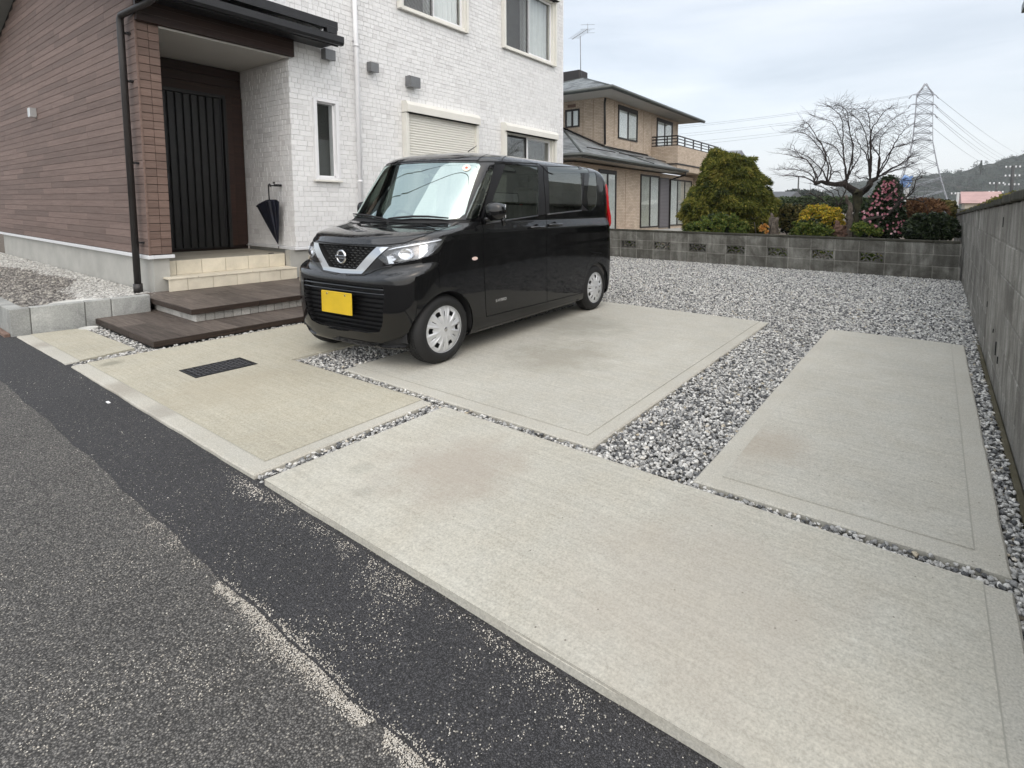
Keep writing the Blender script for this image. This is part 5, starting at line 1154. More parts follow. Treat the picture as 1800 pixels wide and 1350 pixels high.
M['steel'] = simple('galvanised_steel', (.30, .305, .33), .5, .5)
M['wire'] = simple('power_wire', (.16, .16, .165), .6)
YP = 120.0
py_ = empty('pylon', 'tall steel lattice power pylon rising behind the bare tree', 'pylon', (0, 0, 0))
ctr = lambda y: 1627-(y-147)*.052
cx0 = atY(1618, 300, YP)
def lvl(y, hw):
    """four corners of the tower at a height seen in the photograph, half width in px"""
    c = atY(ctr(y), y, YP); w = hw*abs(atY(1001, 300, YP).x-atY(1000, 300, YP).x); return [Vector((c.x+a*w, YP+b_*w, c.z)) for a, b_ in ((-1, -1), (1, -1), (1, 1), (-1, 1))]
lv = [(147, .8), (157, 3.4), (167, 6.8), (184, 7.0), (202, 7.2), (220, 7.6), (236, 8.0), (250, 8.4), (268, 10.4), (290, 13), (314, 16.3), (336, 19.8), (360, 24)]
L = [lvl(*a) for a in lv]; legs = [MB() for _ in range(4)]; br = MB()
for a, b_ in zip(L[:-1], L[1:]):
    for k in range(4):
        legs[k].tube([a[k], b_[k]], .085, 4, smooth=False); br.tube([a[k], b_[(k+1) % 4]], .05, 3, smooth=False); br.tube([a[(k+1) % 4], b_[k]], .05, 3, smooth=False); br.tube([b_[k], b_[(k+1) % 4]], .036, 3, smooth=False)
for k in range(4): legs[k].obj('leg', M['steel'], py_)
br.obj('bracing', M['steel'], py_, kind='stuff')
arms = []
for (y, xl, xr) in ((168, 1603, 1645), (185, 1601, 1644), (202, 1600, 1643), (222, 1606, 1638), (235, 1606, 1637), (247, 1607, 1637)):
    for xe in (xl, xr):
        m = MB(); e = atY(xe, y-1 if y < 210 else y, YP); c0 = lvl(y, 5.5); c1 = lvl(y-5, 5)
        for q in c0[:2]: m.tube([q, e], .04, 3, smooth=False)
        for q in c1: m.tube([q, e], .03, 3, smooth=False)
        if y < 210: m.tube([e, e+Vector((.5 if xe > 1620 else -.5, 0, -.7))], .09, 5)
        m.obj('arm', M['steel'], py_); arms.append(e)
def wire(a, b_, sag, r, label, group):
    pts = [a.lerp(b_, i/24)-Vector((0, 0, sag*4*(i/24)*(1-i/24))) for i in range(25)]; mb = MB(); mb.tube(pts, r, 4, cap=False); mb.obj('power_line', M['wire'], label=label, cat='power line', group=group)
for wi, (x0, y0, x1, y1) in enumerate(((1645, 168, 1799, 273), (1645, 186, 1776, 278), (1644, 188, 1768, 281), (1644, 202, 1762, 282), (1643, 204, 1752, 285), (1637, 222, 1738, 287))):
    wire(atY(x0, y0, YP), atY(x1+14, y1+6, 420), 2.0, .032, ['topmost thin power line running right from the pylon to the hill', 'second power line from the top running right from the pylon', 'third power line from the top running right from the pylon', 'fourth power line from the top running right from the pylon', 'fifth power line from the top running right from the pylon', 'lowest thin power line running right from the pylon to the hill'][wi], 'power lines right of the pylon')
for wi, (x0, y0, x1, y1) in enumerate(((1603, 168, 1190, 228), (1603, 170, 1190, 232), (1601, 185, 1190, 240), (1601, 187, 1190, 246), (1600, 202, 1190, 254), (1600, 205, 1190, 262))):
    wire(atY(x0, y0, YP), atY(x1-260, y1+10, YP*1.0), 1.6, .026, ['topmost power line running left from the pylon behind the bare tree', 'second power line from the top running left from the pylon', 'third power line from the top running left from the pylon', 'fourth power line from the top running left from the pylon', 'fifth power line from the top running left from the pylon', 'lowest power line running left from the pylon'][wi], 'power lines left of the pylon')
# utility poles
def pole(px, yt, yb, Y, r, label, arms_=2, mat=None, blue=False):
    p = empty('utility_pole', label, 'utility pole', (0, 0, 0)); a, b_ = atY(px, yt, Y), atY(px+ (yb-yt)*-.05, yb, Y); MB().tube([Vector((a.x, Y, b_.z-2)), a], [r*1.3, r], 8).obj('mast', mat or M['steel'], p); k = Y/120
    for i in range(arms_):
        z = a.z-(.4+i*1.6)*k; MB().box(a.x-1.1*k, Y-.05, z-.06*k, a.x+1.1*k, Y+.05, z+.06*k).obj('crossarm', M['wire'], p)
        for dx in (-1, -.4, .4, 1): MB().tube([(a.x+dx*k, Y, z), (a.x+dx*k, Y, z+.35*k)], .13*k, 5).obj('insulator', M['white_pvc'], p)
    return p
M['pole_dark'] = simple('dark_pole', (.06, .06, .06), .8); M['pole_conc'] = simple('concrete_pole', (.42, .42, .41), .8)
pole(1781, 291, 345, 85, .16, 'dark utility pole with white insulators to the right of the pink roofed house', 3, M['pole_dark'])
pole(1752, 320, 350, 110, .14, 'utility pole rising behind the pink roof', 2, M['pole_dark'])
pole(1684, 338, 372, 70, .13, 'pale utility pole beside the left end of the pink roofed house', 1, M['pole_conc'])
pole(1404, 309, 347, 75, .09, 'thin distant pole left of the bare tree', 0, M['pole_dark'])
bp = pole(1594, 318, 392, 30, .10, 'pale post topped with blue sheeting right of the camellia', 0, M['pole_conc'])
a = atY(1592, 318, 30); mb = MB()
for i in range(34):
    z0 = a.z-.1+random.gauss(0, .14); x = a.x+random.gauss(0, .10); mb.add([(x-.09, 29.9+random.uniform(-.1, .1), z0-.08), (x+.08, 29.9+random.uniform(-.1, .1), z0-.03), (x+.05, 30+random.uniform(-.1, .1), z0+.09), (x-.06, 30, z0+.06)], [(0, 1, 2, 3)])
mb.obj('blue_sheeting', simple('blue_sheet', (.20, .32, .56), .6, var=.3), bp)
wire(atY(1640, 309, 85), atY(1820, 303, 85), .5, .03, 'upper drooping service wire in front of the wooded hill', 'service wires')
wire(atY(1640, 318, 85), atY(1830, 322, 85), .9, .035, 'lower drooping service wire in front of the wooded hill', 'service wires')
# far houses
def farhouse(name, label, px0, px1, yr, ye, yb, Y, wall, roof, depth=7):
    h = empty(name, label, 'house', (0, 0, 0)); a, b_ = atY(px0, ye, Y), atY(px1, ye, Y); zr = atY(px0, yr, Y+depth/2).z; zb = atY(px0, yb, Y).z
    MB().box(a.x+.3, Y+.4, zb-1.5, b_.x-.3, Y+depth-.4, a.z+.05).obj('wall', wall, h)
    MB().prism([(a.x, a.z), (a.x, a.z)], 0, 0, 1) if False else None
    mb = MB(); mb.add([(a.x, Y, a.z), (b_.x, Y, a.z), (b_.x, Y+depth, a.z), (a.x, Y+depth, a.z), (a.x, Y+depth/2, zr), (b_.x, Y+depth/2, zr)], [(0, 1, 5, 4), (2, 3, 4, 5), (1, 2, 5), (3, 0, 4), (0, 3, 2, 1)]); mb.obj('roof', roof, h)
    w = (b_.x-a.x)
    for k in range(3): MB().box(a.x+w*(.2+.25*k), Y+.36, zb+.5, a.x+w*(.32+.25*k), Y+.4, a.z-.5).obj('window', M['nframe'], h)
    return h
farhouse('house', 'distant house with a dusty pink roof and cream wall beyond the tall wall', 1690, 1766, 337, 357, 374, 58, simple('cream_far', (.58, .52, .42), .8), simple('pink_roof', (.42, .27, .25), .7, var=.15, nscale=1))
farhouse('shed', 'low distant shed with a pale edged roof behind the rust brown shrub', 1632, 1680, 352, 363, 378, 40, simple('shed_wall', (.16, .15, .09), .9), simple('shed_roof', (.34, .34, .30), .8, var=.2, nscale=1), 5)
farhouse('house', 'distant low house with a dark grey roof right of the cypress', 1330, 1389, 337, 346, 356, 70, simple('far_wall', (.3, .3, .28), .8), simple('far_roof', (.08, .085, .09), .6), 8)
farhouse('house', 'grey roofed house showing between the balcony and the cypress', 1225, 1272, 268, 290, 320, 36, simple('far_wall_b', (.35, .34, .32), .8), simple('far_roof_b', (.20, .21, .23), .5, var=.2, nscale=2), 8)
# far tree line on the left of the gap
for i, (x0, x1, yt, Y, lab) in enumerate(((1386, 1404, 336, 180, 'rounded blue green trees on the skyline right of the dark grey roof'), (1410, 1440, 336, 200, 'hazy tree clump on the skyline behind the small crooked tree'), (1438, 1450, 343, 90, 'single rounded tree rising from the hedge line'))):
    tt = empty('tree', lab, 'tree', (0, 0, 0)); a = atY(x0, yt, Y); b_ = atY(x1, yt, Y); zb = atY(x0, 350, Y).z; n = 60
    cc = [(random.uniform(a.x, b_.x), Y+random.uniform(-2, 2), zb+(a.z-zb)*random.random()**.7*(1-abs(2*random.random()-1)*.3)) for _ in range(n)]
    leaf_cloud(cc, np.full(n, Y*.006), 40, (1, 1, 1), Y*.006, M['leaf_hill'], 'crown', tt, kind='stuff'); MB().tube([((a.x+b_.x)/2, Y, zb-3), ((a.x+b_.x)/2, Y, zb+1)], .3, 5).obj('trunk', M['bark'], tt)

# ---- grey house on the far side of the tall wall: only its eave corner enters the frame, its wall shows in the car windows
rh = empty('house', 'grey neighbour house beyond the tall wall with its dark eave corner at the top right', 'house', (0, 0, 0))
M['stucco'] = simple('grey_stucco', (.42, .415, .37), .9, var=.1, nscale=1.5, bmp=.3)
MB().box(2.7, 6.2, -.3, 10, 15.2, 5.55).obj('wall', M['stucco'], rh)
e = atY(1795, 22, 14.9); MB().box(e.x, 5.2, e.z-.02, 10.8, 14.9, e.z+.16, .01).obj('eaves', M['gutter_n'], rh); MB().box(e.x+.2, 5.3, e.z-.06, 10.8, 14.8, e.z-.025).obj('soffit', M['soffit'], rh)
MB().prism([(e.x+.1, e.z+.165), (10.7, e.z+.165), (6.2, e.z+2.2)], 1, 5.3, 14.8).obj('roof', M['nroof'], rh)
for (y0, y1, z0, z1) in ((7.2, 8.6, .9, 2.1), (11.4, 13.0, .3, 2.2), (8.0, 9.4, 3.4, 4.6), (12.0, 13.2, 3.4, 4.6)):
    w = MB().box(2.64, y0, z0, 2.70, y1, z1, .005).obj('window', M['nframe'], rh); MB().box(2.63, y0+.06, z0+.06, 2.638, y1-.06, z1-.06).obj('pane', M['blind_n'], w)
MB().box(2.72, 15.21, -.3, 8, 19.4, 3.1).obj('added_annex_wall', M['stucco'], rh)  # unseen annex, added so the rear car windows mirror a wall
MB().tube([(2.6, 10.4, -.2), (2.6, 10.4, 5.6)], .04, 8).obj('downpipe', M['white_pvc'], rh)

for ci, (yy, zz, rr_, lab) in enumerate(((1.6, 6.9, .022, 'overhead cable above the road edge, mirrored in the car windscreen'), (1.1, 6.3, .012, 'thin overhead cable above the road, mirrored in the windscreen'), (2.05, 7.6, .012, 'highest overhead cable running past the house roof'))):
    pts = [Vector((-32+i*2.2, yy+.02*i, zz-1.1*math.sin(math.pi*i/24))) for i in range(25)]; MB().tube(pts, rr_, 5, cap=False).obj('overhead_cable', M['pole_dark'], label=lab, cat='cable', group='cables over the road')

# ---- the damp air of the day
hz = MB().box(-900, -60, -12, 950, 1450, 118).obj('haze', M['soil'], kind='stuff', label='thin damp haze between the yard and the wooded hill')
hm = bpy.data.materials.new('haze_air'); hm.use_nodes = True; ht = hm.node_tree; ht.nodes.clear(); ho = nd(ht, 'ShaderNodeOutputMaterial'); hv = nd(ht, 'ShaderNodeVolumePrincipled'); hv.inputs['Density'].default_value = .00042; hv.inputs['Color'].default_value = (.86, .90, .93, 1); hv.inputs['Anisotropy'].default_value = .1
ht.links.new(hv.outputs[0], ho.inputs['Volume']); hz.data.materials[0] = hm
# ================================================================== the parked car
def mat_paint():
    m, t, b = newmat('black_paint'); v = coords(t, 'Object'); g = nd(t, 'ShaderNodeNewGeometry'); sx_ = nd(t, 'ShaderNodeSeparateXYZ'); t.links.new(g.outputs['Normal'], sx_.inputs[0])
    up = ramp(t, sx_.outputs[2], (.12, 0), (.45, 1))
    vo = nd(t, 'ShaderNodeTexVoronoi', feature='SMOOTH_F1', inp={'Scale': 95, 'Smoothness': .25}); t.links.new(v, vo.inputs['Vector'])
    drop = ramp(t, vo.outputs['Distance'], (.12, 1), (.42, 0)); sel = ramp(t, noise_n(t, v, 30, 3), (.42, 0), (.52, 1))
    vs = coords(t, 'Object', (22, 5, 14)); run = ramp(t, noise_n(t, vs, 1.6, 4, .6), (.56, 0), (.68, 1))
    h = math_n(t, 'MULTIPLY', math_n(t, 'ADD', math_n(t, 'MULTIPLY', drop, sel), math_n(t, 'MULTIPLY', run, .5)), up)
    wav = noise_n(t, coords(t, 'Object', (2.2, 1.4, 3.2)), 1.3, 2, .4)
    b1 = bump(t, b, wav, .10, .02); bump(t, b, h, .9, .0045, b1)
    setp(t, b, (.0035, .0035, .004), math_n(t, 'MULTIPLY_ADD', noise_n(t, v, 6, 3), .06, .03), spec=.42, Coat_Roughness=.02, Coat_IOR=1.5); t.links.new(math_n(t, 'MULTIPLY_ADD', up, .75, .2), b.inputs['Coat Weight']); return m
M['paint'] = mat_paint()
M['gloss_black'] = simple('gloss_black_plastic', (.004, .004, .0045), .12, spec=.6, kind='Object')
M['satin_black'] = simple('satin_black_trim', (.018, .018, .02), .32, spec=.5, kind='Object', var=.1, nscale=20)
M['matt_black'] = simple('matt_black_plastic', (.014, .014, .015), .7, kind='Object', var=.2, nscale=20)
M['rubber'] = simple('tyre_rubber', (.009, .009, .009), .7, kind='Object', var=.25, nscale=14, bmp=.15)
M['chrome'] = simple('chrome', (.60, .61, .63), .08, 1.0, kind='Object')
M['silver'] = simple('silver_wheel_cover', (.62, .63, .64), .32, .35, kind='Object', var=.06, nscale=6)
M['lamp_clear'] = mat_glass('lamp_clear', (.97, .98, 1), .96, .06, .01)
M['lamp_inner'] = simple('lamp_reflector', (.75, .76, .78), .14, .95, kind='Object')
M['lamp_dark'] = simple('lamp_dark', (.02, .02, .022), .3, kind='Object')
M['red_lens'] = simple('red_lens', (.42, .006, .008), .12, kind='Object', Coat_Weight=.6)
M['marker'] = simple('marker_lens', (.80, .62, .55), .2, kind='Object')
M['trim_grey'] = simple('belt_trim_grey', (.10, .10, .105), .3, .6, kind='Object')
M['seat'] = simple('seat_fabric', (.10, .095, .09), .9, kind='Object', var=.2, nscale=20)
M['seat_light'] = simple('interior_trim', (.22, .215, .20), .8, kind='Object', var=.1)
M['plate_y'] = simple('yellow_plate', (.62, .42, .012), .45, kind='Object', var=.10, nscale=5)
def mat_glass2(name, refl, tint, trans, minr, droplets=False):
    m, t, b = newmat(name); t.nodes.remove(b); gl = nd(t, 'ShaderNodeBsdfGlossy', inp={'Roughness': .015}); gl.inputs[0].default_value = (*refl, 1)
    tr = nd(t, 'ShaderNodeBsdfTransparent'); tr.inputs[0].default_value = (*[a*trans for a in tint], 1); mx = nd(t, 'ShaderNodeMixShader')
    t.links.new(schlick(t, 1.2, minr), mx.inputs[0]); t.links.new(tr.outputs[0], mx.inputs[1]); t.links.new(gl.outputs[0], mx.inputs[2])
    t.links.new(mx.outputs[0], t.nodes['Material Output'].inputs[0]); return m
M['windscreen'] = mat_glass2('windscreen_glass', (.84, 1.0, .97), (.70, .88, .82), .6, .46)
M['side_glass'] = mat_glass2('side_glass', (.85, .9, .86), (.62, .70, .62), .6, .16)
M['privacy'] = mat_glass2('privacy_glass', (.85, .88, .85), (.45, .47, .45), .35, .17)

CO = Vector((-3.92591, 2.19479, 0)); CA = math.radians(4.521); CM = Matrix.Translation(CO) @ Matrix.Rotation(CA, 4, 'Z'); CI = CM.inverted()
car = empty('parked_car', 'wet black boxy mini van with yellow number plate parked beside the white house', 'car', (0, 0, 0))
car.matrix_world = CM
# columns: yf, zf, hw, zs, Lf, nf, yr, zr
LV = [(.165, .148, .672, .160, .40, 3.6, 3.42, .22), (.122, .160, .704, .175, .42, 3.9, 3.45, .235), (.100, .215, .726, .245, .42, 4.1, 3.46, .29), (.085, .34, .734, .38, .42, 4.2, 3.468, .39),
      (.072, .46, .737, .50, .42, 4.2, 3.47, .50), (.074, .57, .7375, .60, .42, 4.2, 3.472, .62), (.074, .655, .7375, .70, .42, 4.1, 3.472, .70), (.081, .695, .7375, .765, .42, 3.9, 3.472, .765), (.106, .735, .737, .825, .43, 3.0, 3.47, .82),
      (.120, .85, .7345, .885, .44, 3.2, 3.466, .895), (.127, .93, .734, .955, .46, 2.8, 3.463, .955), (.128, .953, .7335, .99, .48, 2.7, 3.461, .99), (.136, .978, .7325, 1.012, .50, 2.6, 3.46, 1.01),
      (.160, 1.014, .7315, 1.038, .50, 2.6, 3.458, 1.035), (.240, 1.046, .7265, 1.065, .48, 2.6, 3.456, 1.06), (.350, 1.075, .7195, 1.088, .45, 2.6, 3.454, 1.085), (.455, 1.10, .7135, 1.108, .42, 2.6, 3.452, 1.105),
      (.505, 1.12, .709, 1.125, .39, 2.6, 3.45, 1.125), (.525, 1.135, .706, 1.14, .37, 2.6, 3.448, 1.14), (.60, 1.235, .705, 1.24, .36, 2.6, 3.438, 1.24), (.69, 1.36, .705, 1.36, .35, 2.7, 3.425, 1.36),
      (.79, 1.50, .698, 1.50, .33, 2.7, 3.405, 1.50), (.88, 1.62, .690, 1.61, .31, 2.8, 3.38, 1.62), (.915, 1.66, .685, 1.65, .31, 2.8, 3.365, 1.665), (.945, 1.692, .676, 1.685, .32, 2.8, 3.345, 1.70),
      (.99, 1.722, .655, 1.712, .34, 2.7, 3.31, 1.73), (1.07, 1.75, .61, 1.738, .38, 2.6, 3.24, 1.755), (1.20, 1.772, .52, 1.760, .42, 2.5, 3.10, 1.775), (1.42, 1.788, .36, 1.778, .45, 2.4, 2.85, 1.79), (1.65, 1.794, .18, 1.789, .4, 2.3, 2.6, 1.795), (1.85, 1.797, .0, 1.797, .3, 2.2, 2.4, 1.797)]
SUB = 4
def cr1(p0, p1, p2, p3, t): return .5*((2*p1)+(p2-p0)*t+(2*p0-5*p1+4*p2-p3)*t*t+(3*p1-p0-3*p2+p3)*t**3)
rowsP = []
for i in range(len(LV)-1):
    for j in range(SUB):
        t = j/SUB; a = [LV[max(i-1, 0)], LV[i], LV[i+1], LV[min(i+2, len(LV)-1)]]; rowsP.append([cr1(a[0][k], a[1][k], a[2][k], a[3][k], t) if k != 2 else max(0, cr1(a[0][k], a[1][k], a[2][k], a[3][k], t)) for k in range(8)])
rowsP.append(list(LV[-1]))
NF, NS, NR = 34, 64, 14; bm = bmesh.new(); grid = []
for (yf, zf, hw, zs, Lf, nf, yr, zr) in rowsP:
    row = []; Lr = .22 if zs < 1.6 else .22+(zs-1.6)*1.2
    for i in range(NF+1):
        ph = (i/NF)*math.pi/2; ph = math.pi/2*(1-(1-i/NF)**1.0)
        sx_ = math.sin(ph)**(2/nf); cy_ = math.cos(ph)**(2/nf) if i < NF else 0; row.append((hw*sx_, yf+Lf*(1-cy_), zf+(zs-zf)*sx_**3))
    y0, y1 = yf+Lf, yr-Lr
    for i in range(1, NS): row.append((hw, y0+(y1-y0)*i/NS, zs))
    for i in range(NR+1):
        ph = (1-i/NR)*math.pi/2; sx_ = math.sin(ph)**(2/3.6) if i < NR else 0; cy_ = math.cos(ph)**(2/3.6) if i > 0 else 0
        row.append((hw*sx_, yr-Lr*(1-cy_), zr+(zs-zr)*sx_**3))
    grid.append([bm.verts.new(p) for p in row])
for a, b_ in zip(grid[:-1], grid[1:]):
    for i in range(len(a)-1):
        if a[i].co.x < 1e-6 and b_[i].co.x < 1e-6 and a[i+1].co.x < 1e-6 and b_[i+1].co.x < 1e-6: continue
        try: bm.faces.new((a[i], a[i+1], b_[i+1], b_[i]))
        except ValueError: pass
bmesh.ops.remove_doubles(bm, verts=bm.verts, dist=1e-5); bmesh.ops.recalc_face_normals(bm, faces=bm.faces)
from mathutils.bvhtree import BVHTree
bm.normal_update()
if sum(f.normal.x*f.calc_area() for f in bm.faces) < 0: bmesh.ops.reverse_faces(bm, faces=bm.faces)
bvh = BVHTree.FromBMesh(bm); camL = CI @ Vector((0, 0, CAMZ))
def hit(px, py):
    d_ = (CI.to_3x3() @ ray(px, py)).normalized(); r_ = bvh.ray_cast(camL, d_)
    if r_[0] is None:
        n = bvh.find_nearest(camL+d_*5.2); return n[0]
    return r_[0]
z6 = lambda x, y: (800+x/4.355, 250+y/4.355); z4 = lambda x, y: (500+x/5.625, 250+y/5.625); z5 = lambda x, y: (500+x/5, 440+y/5); z3 = lambda x, y: (520+x/10, 390+y/10)
T = lambda zf, pts: [hit(*zf(*p)) for p in pts]
part = bm.faces.layers.int.new('part')
def inside(P, q):
    r_ = False; n = len(P)
    for i in range(n):
        (x1, y1), (x2, y2) = P[i], P[(i+1) % n]
        if (y1 > q[1]) != (y2 > q[1]) and q[0] < (x2-x1)*(q[1]-y1)/(y2-y1)+x1: r_ = not r_
    return r_
def cut(pts, d_, pid, only=None, facing=.02, mg=.07):
    """cut the outline pts (3D, seen along d_) into the body mesh and tag the faces inside with pid"""
    d_ = Vector(d_).normalized(); a = d_.orthogonal().normalized(); b_ = d_.cross(a); P = [(p.dot(a), p.dot(b_)) for p in pts]
    lo = (min(p[0] for p in P)-mg, min(p[1] for p in P)-mg); hi = (max(p[0] for p in P)+mg, max(p[1] for p in P)+mg)
    def ok(f):
        if f.normal.dot(d_) > -facing: return False
        c = f.calc_center_median(); u, v = c.dot(a), c.dot(b_); return lo[0] < u < hi[0] and lo[1] < v < hi[1]
    bm.normal_update(); cand = set(f for f in bm.faces if ok(f)); n = len(pts)
    for i in range(n):
        p, q = pts[i], pts[(i+1) % n]; p2, q2 = Vector(P[i]), Vector(P[(i+1) % n]); e = q2-p2; L_ = e.length
        if L_ < 1e-5: continue
        e.normalize(); nn = Vector((-e.y, e.x)); sel = []
        for f in cand:
            if not f.is_valid: continue
            us = [(Vector((v.co.dot(a), v.co.dot(b_)))-p2) for v in f.verts]; s = [w.dot(nn) for w in us]
            if min(s) < -1e-6 and max(s) > 1e-6:
                t_ = [w.dot(e) for w in us]
                if max(t_) > -.0005 and min(t_) < L_+.0005: sel.append(f)
        if not sel: continue
        geom = set(sel)
        for f in sel: geom.update(f.edges); geom.update(f.verts)
        no = a*nn.x+b_*nn.y; co = a*p2.x+b_*p2.y
        r_ = bmesh.ops.bisect_plane(bm, geom=list(geom), dist=1e-6, plane_co=co, plane_no=no)
        for g_ in r_['geom']:
            if isinstance(g_, bmesh.types.BMFace): cand.add(g_)
    cnt = 0; bm.normal_update()
    for f in list(cand):
        if not f.is_valid: continue
        if f.normal.dot(d_) > -facing: continue
        c = f.calc_center_median()
        if inside(P, (c.dot(a), c.dot(b_))) and (only is None or f[part] in only): f[part] = pid; cnt += 1
    return cnt
def strip(line, d_, w, pid, only=None):
    """thin ribbon along a polyline"""
    d_ = Vector(d_).normalized(); L1, L2 = [], []
    for i, p in enumerate(line):
        t = (line[min(i+1, len(line)-1)]-line[max(i-1, 0)]).normalized(); s = t.cross(d_).normalized()*w/2; L1.append(p+s); L2.append(p-s)
    return cut(L1+L2[::-1], d_, pid, only)
SX, FY = (-1, 0, 0), (0, 1, 0)
V3 = lambda x, y, z: Vector((x, y, z))
side = lambda L_: [V3(.9, y, z) for y, z in L_]; front = lambda L_: [V3(x, -.1, z) for x, z in L_]
circ = lambda cy_, cz, r_, n, a0=0, a1=2*math.pi: [(cy_+math.cos(a0+(a1-a0)*i/n)*r_, cz+math.sin(a0+(a1-a0)*i/n)*r_) for i in range(n)]
WY = (.485, 2.98); WZ = .278
# --- panels first (doors, bonnet), then openings, then seams
w1 = T(z6, [(385, 172), (632, 180), (632, 553), (500, 574), (400, 594), (300, 610), (232, 618), (250, 560), (300, 405)])
w2 = T(z6, [(703, 182), (942, 187), (950, 200), (968, 505), (962, 518), (728, 543), (722, 530)])
q1 = T(z6, [(264, 200), (288, 206), (290, 235), (235, 400), (180, 565), (150, 583), (92, 583), (84, 575), (110, 500), (170, 360)])
q2 = T(z6, [(1002, 197), (1052, 198), (1074, 232), (1086, 320), (1086, 430), (1076, 490), (1048, 520), (1022, 524), (1010, 400)])
fd = T(z6, [(205, 612), (212, 800), (222, 1000), (236, 1280), (240, 1336)])
gap12 = T(z6, [(672, 178), (680, 300), (697, 560), (700, 800), (702, 1000), (703, 1228)])
rdg = T(z6, [(985, 186), (1000, 340), (1020, 530), (1032, 700), (1038, 870)])
A = [(p.y, p.z) for p in fd]; B = [(p.y, p.z) for p in gap12]; D_ = [(p.y, p.z) for p in rdg]
ytA = hit(*z6(340, 165)); topz1 = [(ytA.y, ytA.z), (B[0][0], B[0][1])]
sill_z = .292
front_door = [A[0], *A[1:], (A[-1][0]+.01, sill_z), (B[-1][0], sill_z-.018), *B[::-1], (ytA.y+.04, ytA.z+.004), (ytA.y, ytA.z-.01)]
rear_door = [B[0], *B[1:], (B[-1][0], sill_z-.018), (2.62, sill_z-.03), (2.66, .42), (2.72, .56), (2.80, .64), *D_[::-1][0:], ]
hood_z = [(.0, .956), (.40, .962), (.60, .985), (.66, 1.02)]
hood = [V3(0, -.1, .955), V3(.42, -.1, .965), V3(.56, -.1, .985), V3(.640, -.1, 1.035), V3(.655, -.1, 1.09), V3(.66, -.1, 1.123), V3(0, -.1, 1.123)]
cut(side(front_door), SX, 12); cut(side(rear_door), SX, 13)
cut(hood, FY, 14, mg=.1)
cut(front([(-.02, 1.123), (.70, 1.123), (.70, 1.152), (-.02, 1.152)]), FY, 19)                                   # cowl
cut(front([(-.02, 1.150), (.60, 1.153), (.655, 1.165), (.672, 1.20), (.634, 1.62), (.615, 1.643), (.58, 1.650), (-.02, 1.657)]), FY, 1)
# pillars
cut(T(z6, [(300, 170), (385, 168), (232, 622), (190, 622)]), SX, 17); cut(T(z6, [(632, 176), (703, 178), (728, 545), (632, 560)]), SX, 17); cut(T(z6, [(942, 184), (1002, 190), (1022, 526), (966, 520)]), SX, 17)
for poly, pid in ((w1, 3), (w2, 4), (q1, 2), (q2, 5)): cut(poly, SX, pid)
# lamps, grille, intake
hlp = T(z4, [(885, 1108), (955, 1054), (1120, 1018), (1300, 988), (1480, 955), (1592, 937), (1575, 985), (1500, 1065), (1420, 1128), (1290, 1168), (1130, 1195), (1010, 1217)])
cut(hlp, (-.62, .78, 0), 6)
cut(front([(-.02, .944), (.36, .946), (.165, .765), (-.02, .757)]), FY, 8); cut(front([(.36, .947), (.462, .948), (.375, .865), (.235, .733), (-.02, .722), (-.02, .757), (.165, .765)]), FY, 18)
cut(front([(-.02, .655), (.485, .652), (.497, .61), (.475, .40), (.455, .345), (.42, .30), (.30, .278), (-.02, .272)]), FY, 9)
cut(T(z5, [(815, 832), (900, 800), (1010, 770), (1122, 704), (1132, 730), (1120, 800), (1105, 850), (980, 862), (860, 858)]), (-.5, .86, 0), 20)
mk = hit(*z6(150, 890)); cut(side([(mk.y+math.cos(a)*.034*(1 if math.cos(a) < 0 else 1), mk.z+math.sin(a)*.015) for a in [2*math.pi*k/14 for k in range(14)]]), SX, 21)
# rear window in the tailgate
cut([V3(x, 4, z) for x, z in ((-.02, 1.20), (.56, 1.20), (.59, 1.24), (.57, 1.58), (.53, 1.62), (-.02, 1.62))], (0, -1, 0), 16)
# wheel arches
for wy in WY: cut(side(circ(wy, WZ, .310, 34)), SX, 11)
# seams
oS = {0, 12, 13, 14, 17}
W_ = .0075
for L_ in ([V3(.9, *p) for p in A], [V3(.9, *p) for p in B], [V3(.9, *p) for p in D_]): strip(L_, SX, W_, 10, oS)
strip([V3(.9, A[-1][0], A[-1][1]), V3(.9, A[-1][0]+.01, sill_z), V3(.9, B[-1][0], sill_z-.018), V3(.9, 2.62, sill_z-.03), V3(.9, 2.66, .42), V3(.9, 2.72, .56), V3(.9, 2.80, .64)], SX, W_, 10, oS)
strip(T(z6, [(165, 152), (260, 150), (355, 152), (640, 165), (985, 184), (1080, 192), (1150, 190)]), SX, .010, 10, None)
strip(T(z6, [(356, 150), (362, 128), (385, 108), (430, 97), (600, 98), (800, 108), (930, 122), (968, 140), (985, 165), (986, 184)]), (-.75, 0, -.66), .008, 10, {0})
strip(T(z6, [(165, 148), (195, 118), (235, 96), (285, 84)]), (-.6, .3, -.6), .008, 10, {0})
strip([V3(0, -.1, .952), V3(.42, -.1, .961), V3(.56, -.1, .981), V3(.645, -.1, 1.031), V3(.662, -.1, 1.09), V3(.668, -.1, 1.120)], FY, .008, 10, {0, 14, 18, 6})
strip([V3(0, -.1, 1.672), V3(.60, -.1, 1.664)], FY, .010, 10, {0})
fs = hit(*z4(1525, 1165)); strip([V3(.9, fs.y, .62), V3(.9, fs.y-.005, .80), V3(.9, fs.y+.02, .905)], SX, .005, 10, {0})
strip(T(z6, [(1041, 868), (1130, 850), (1218, 830)]), SX, .009, 10, {0})
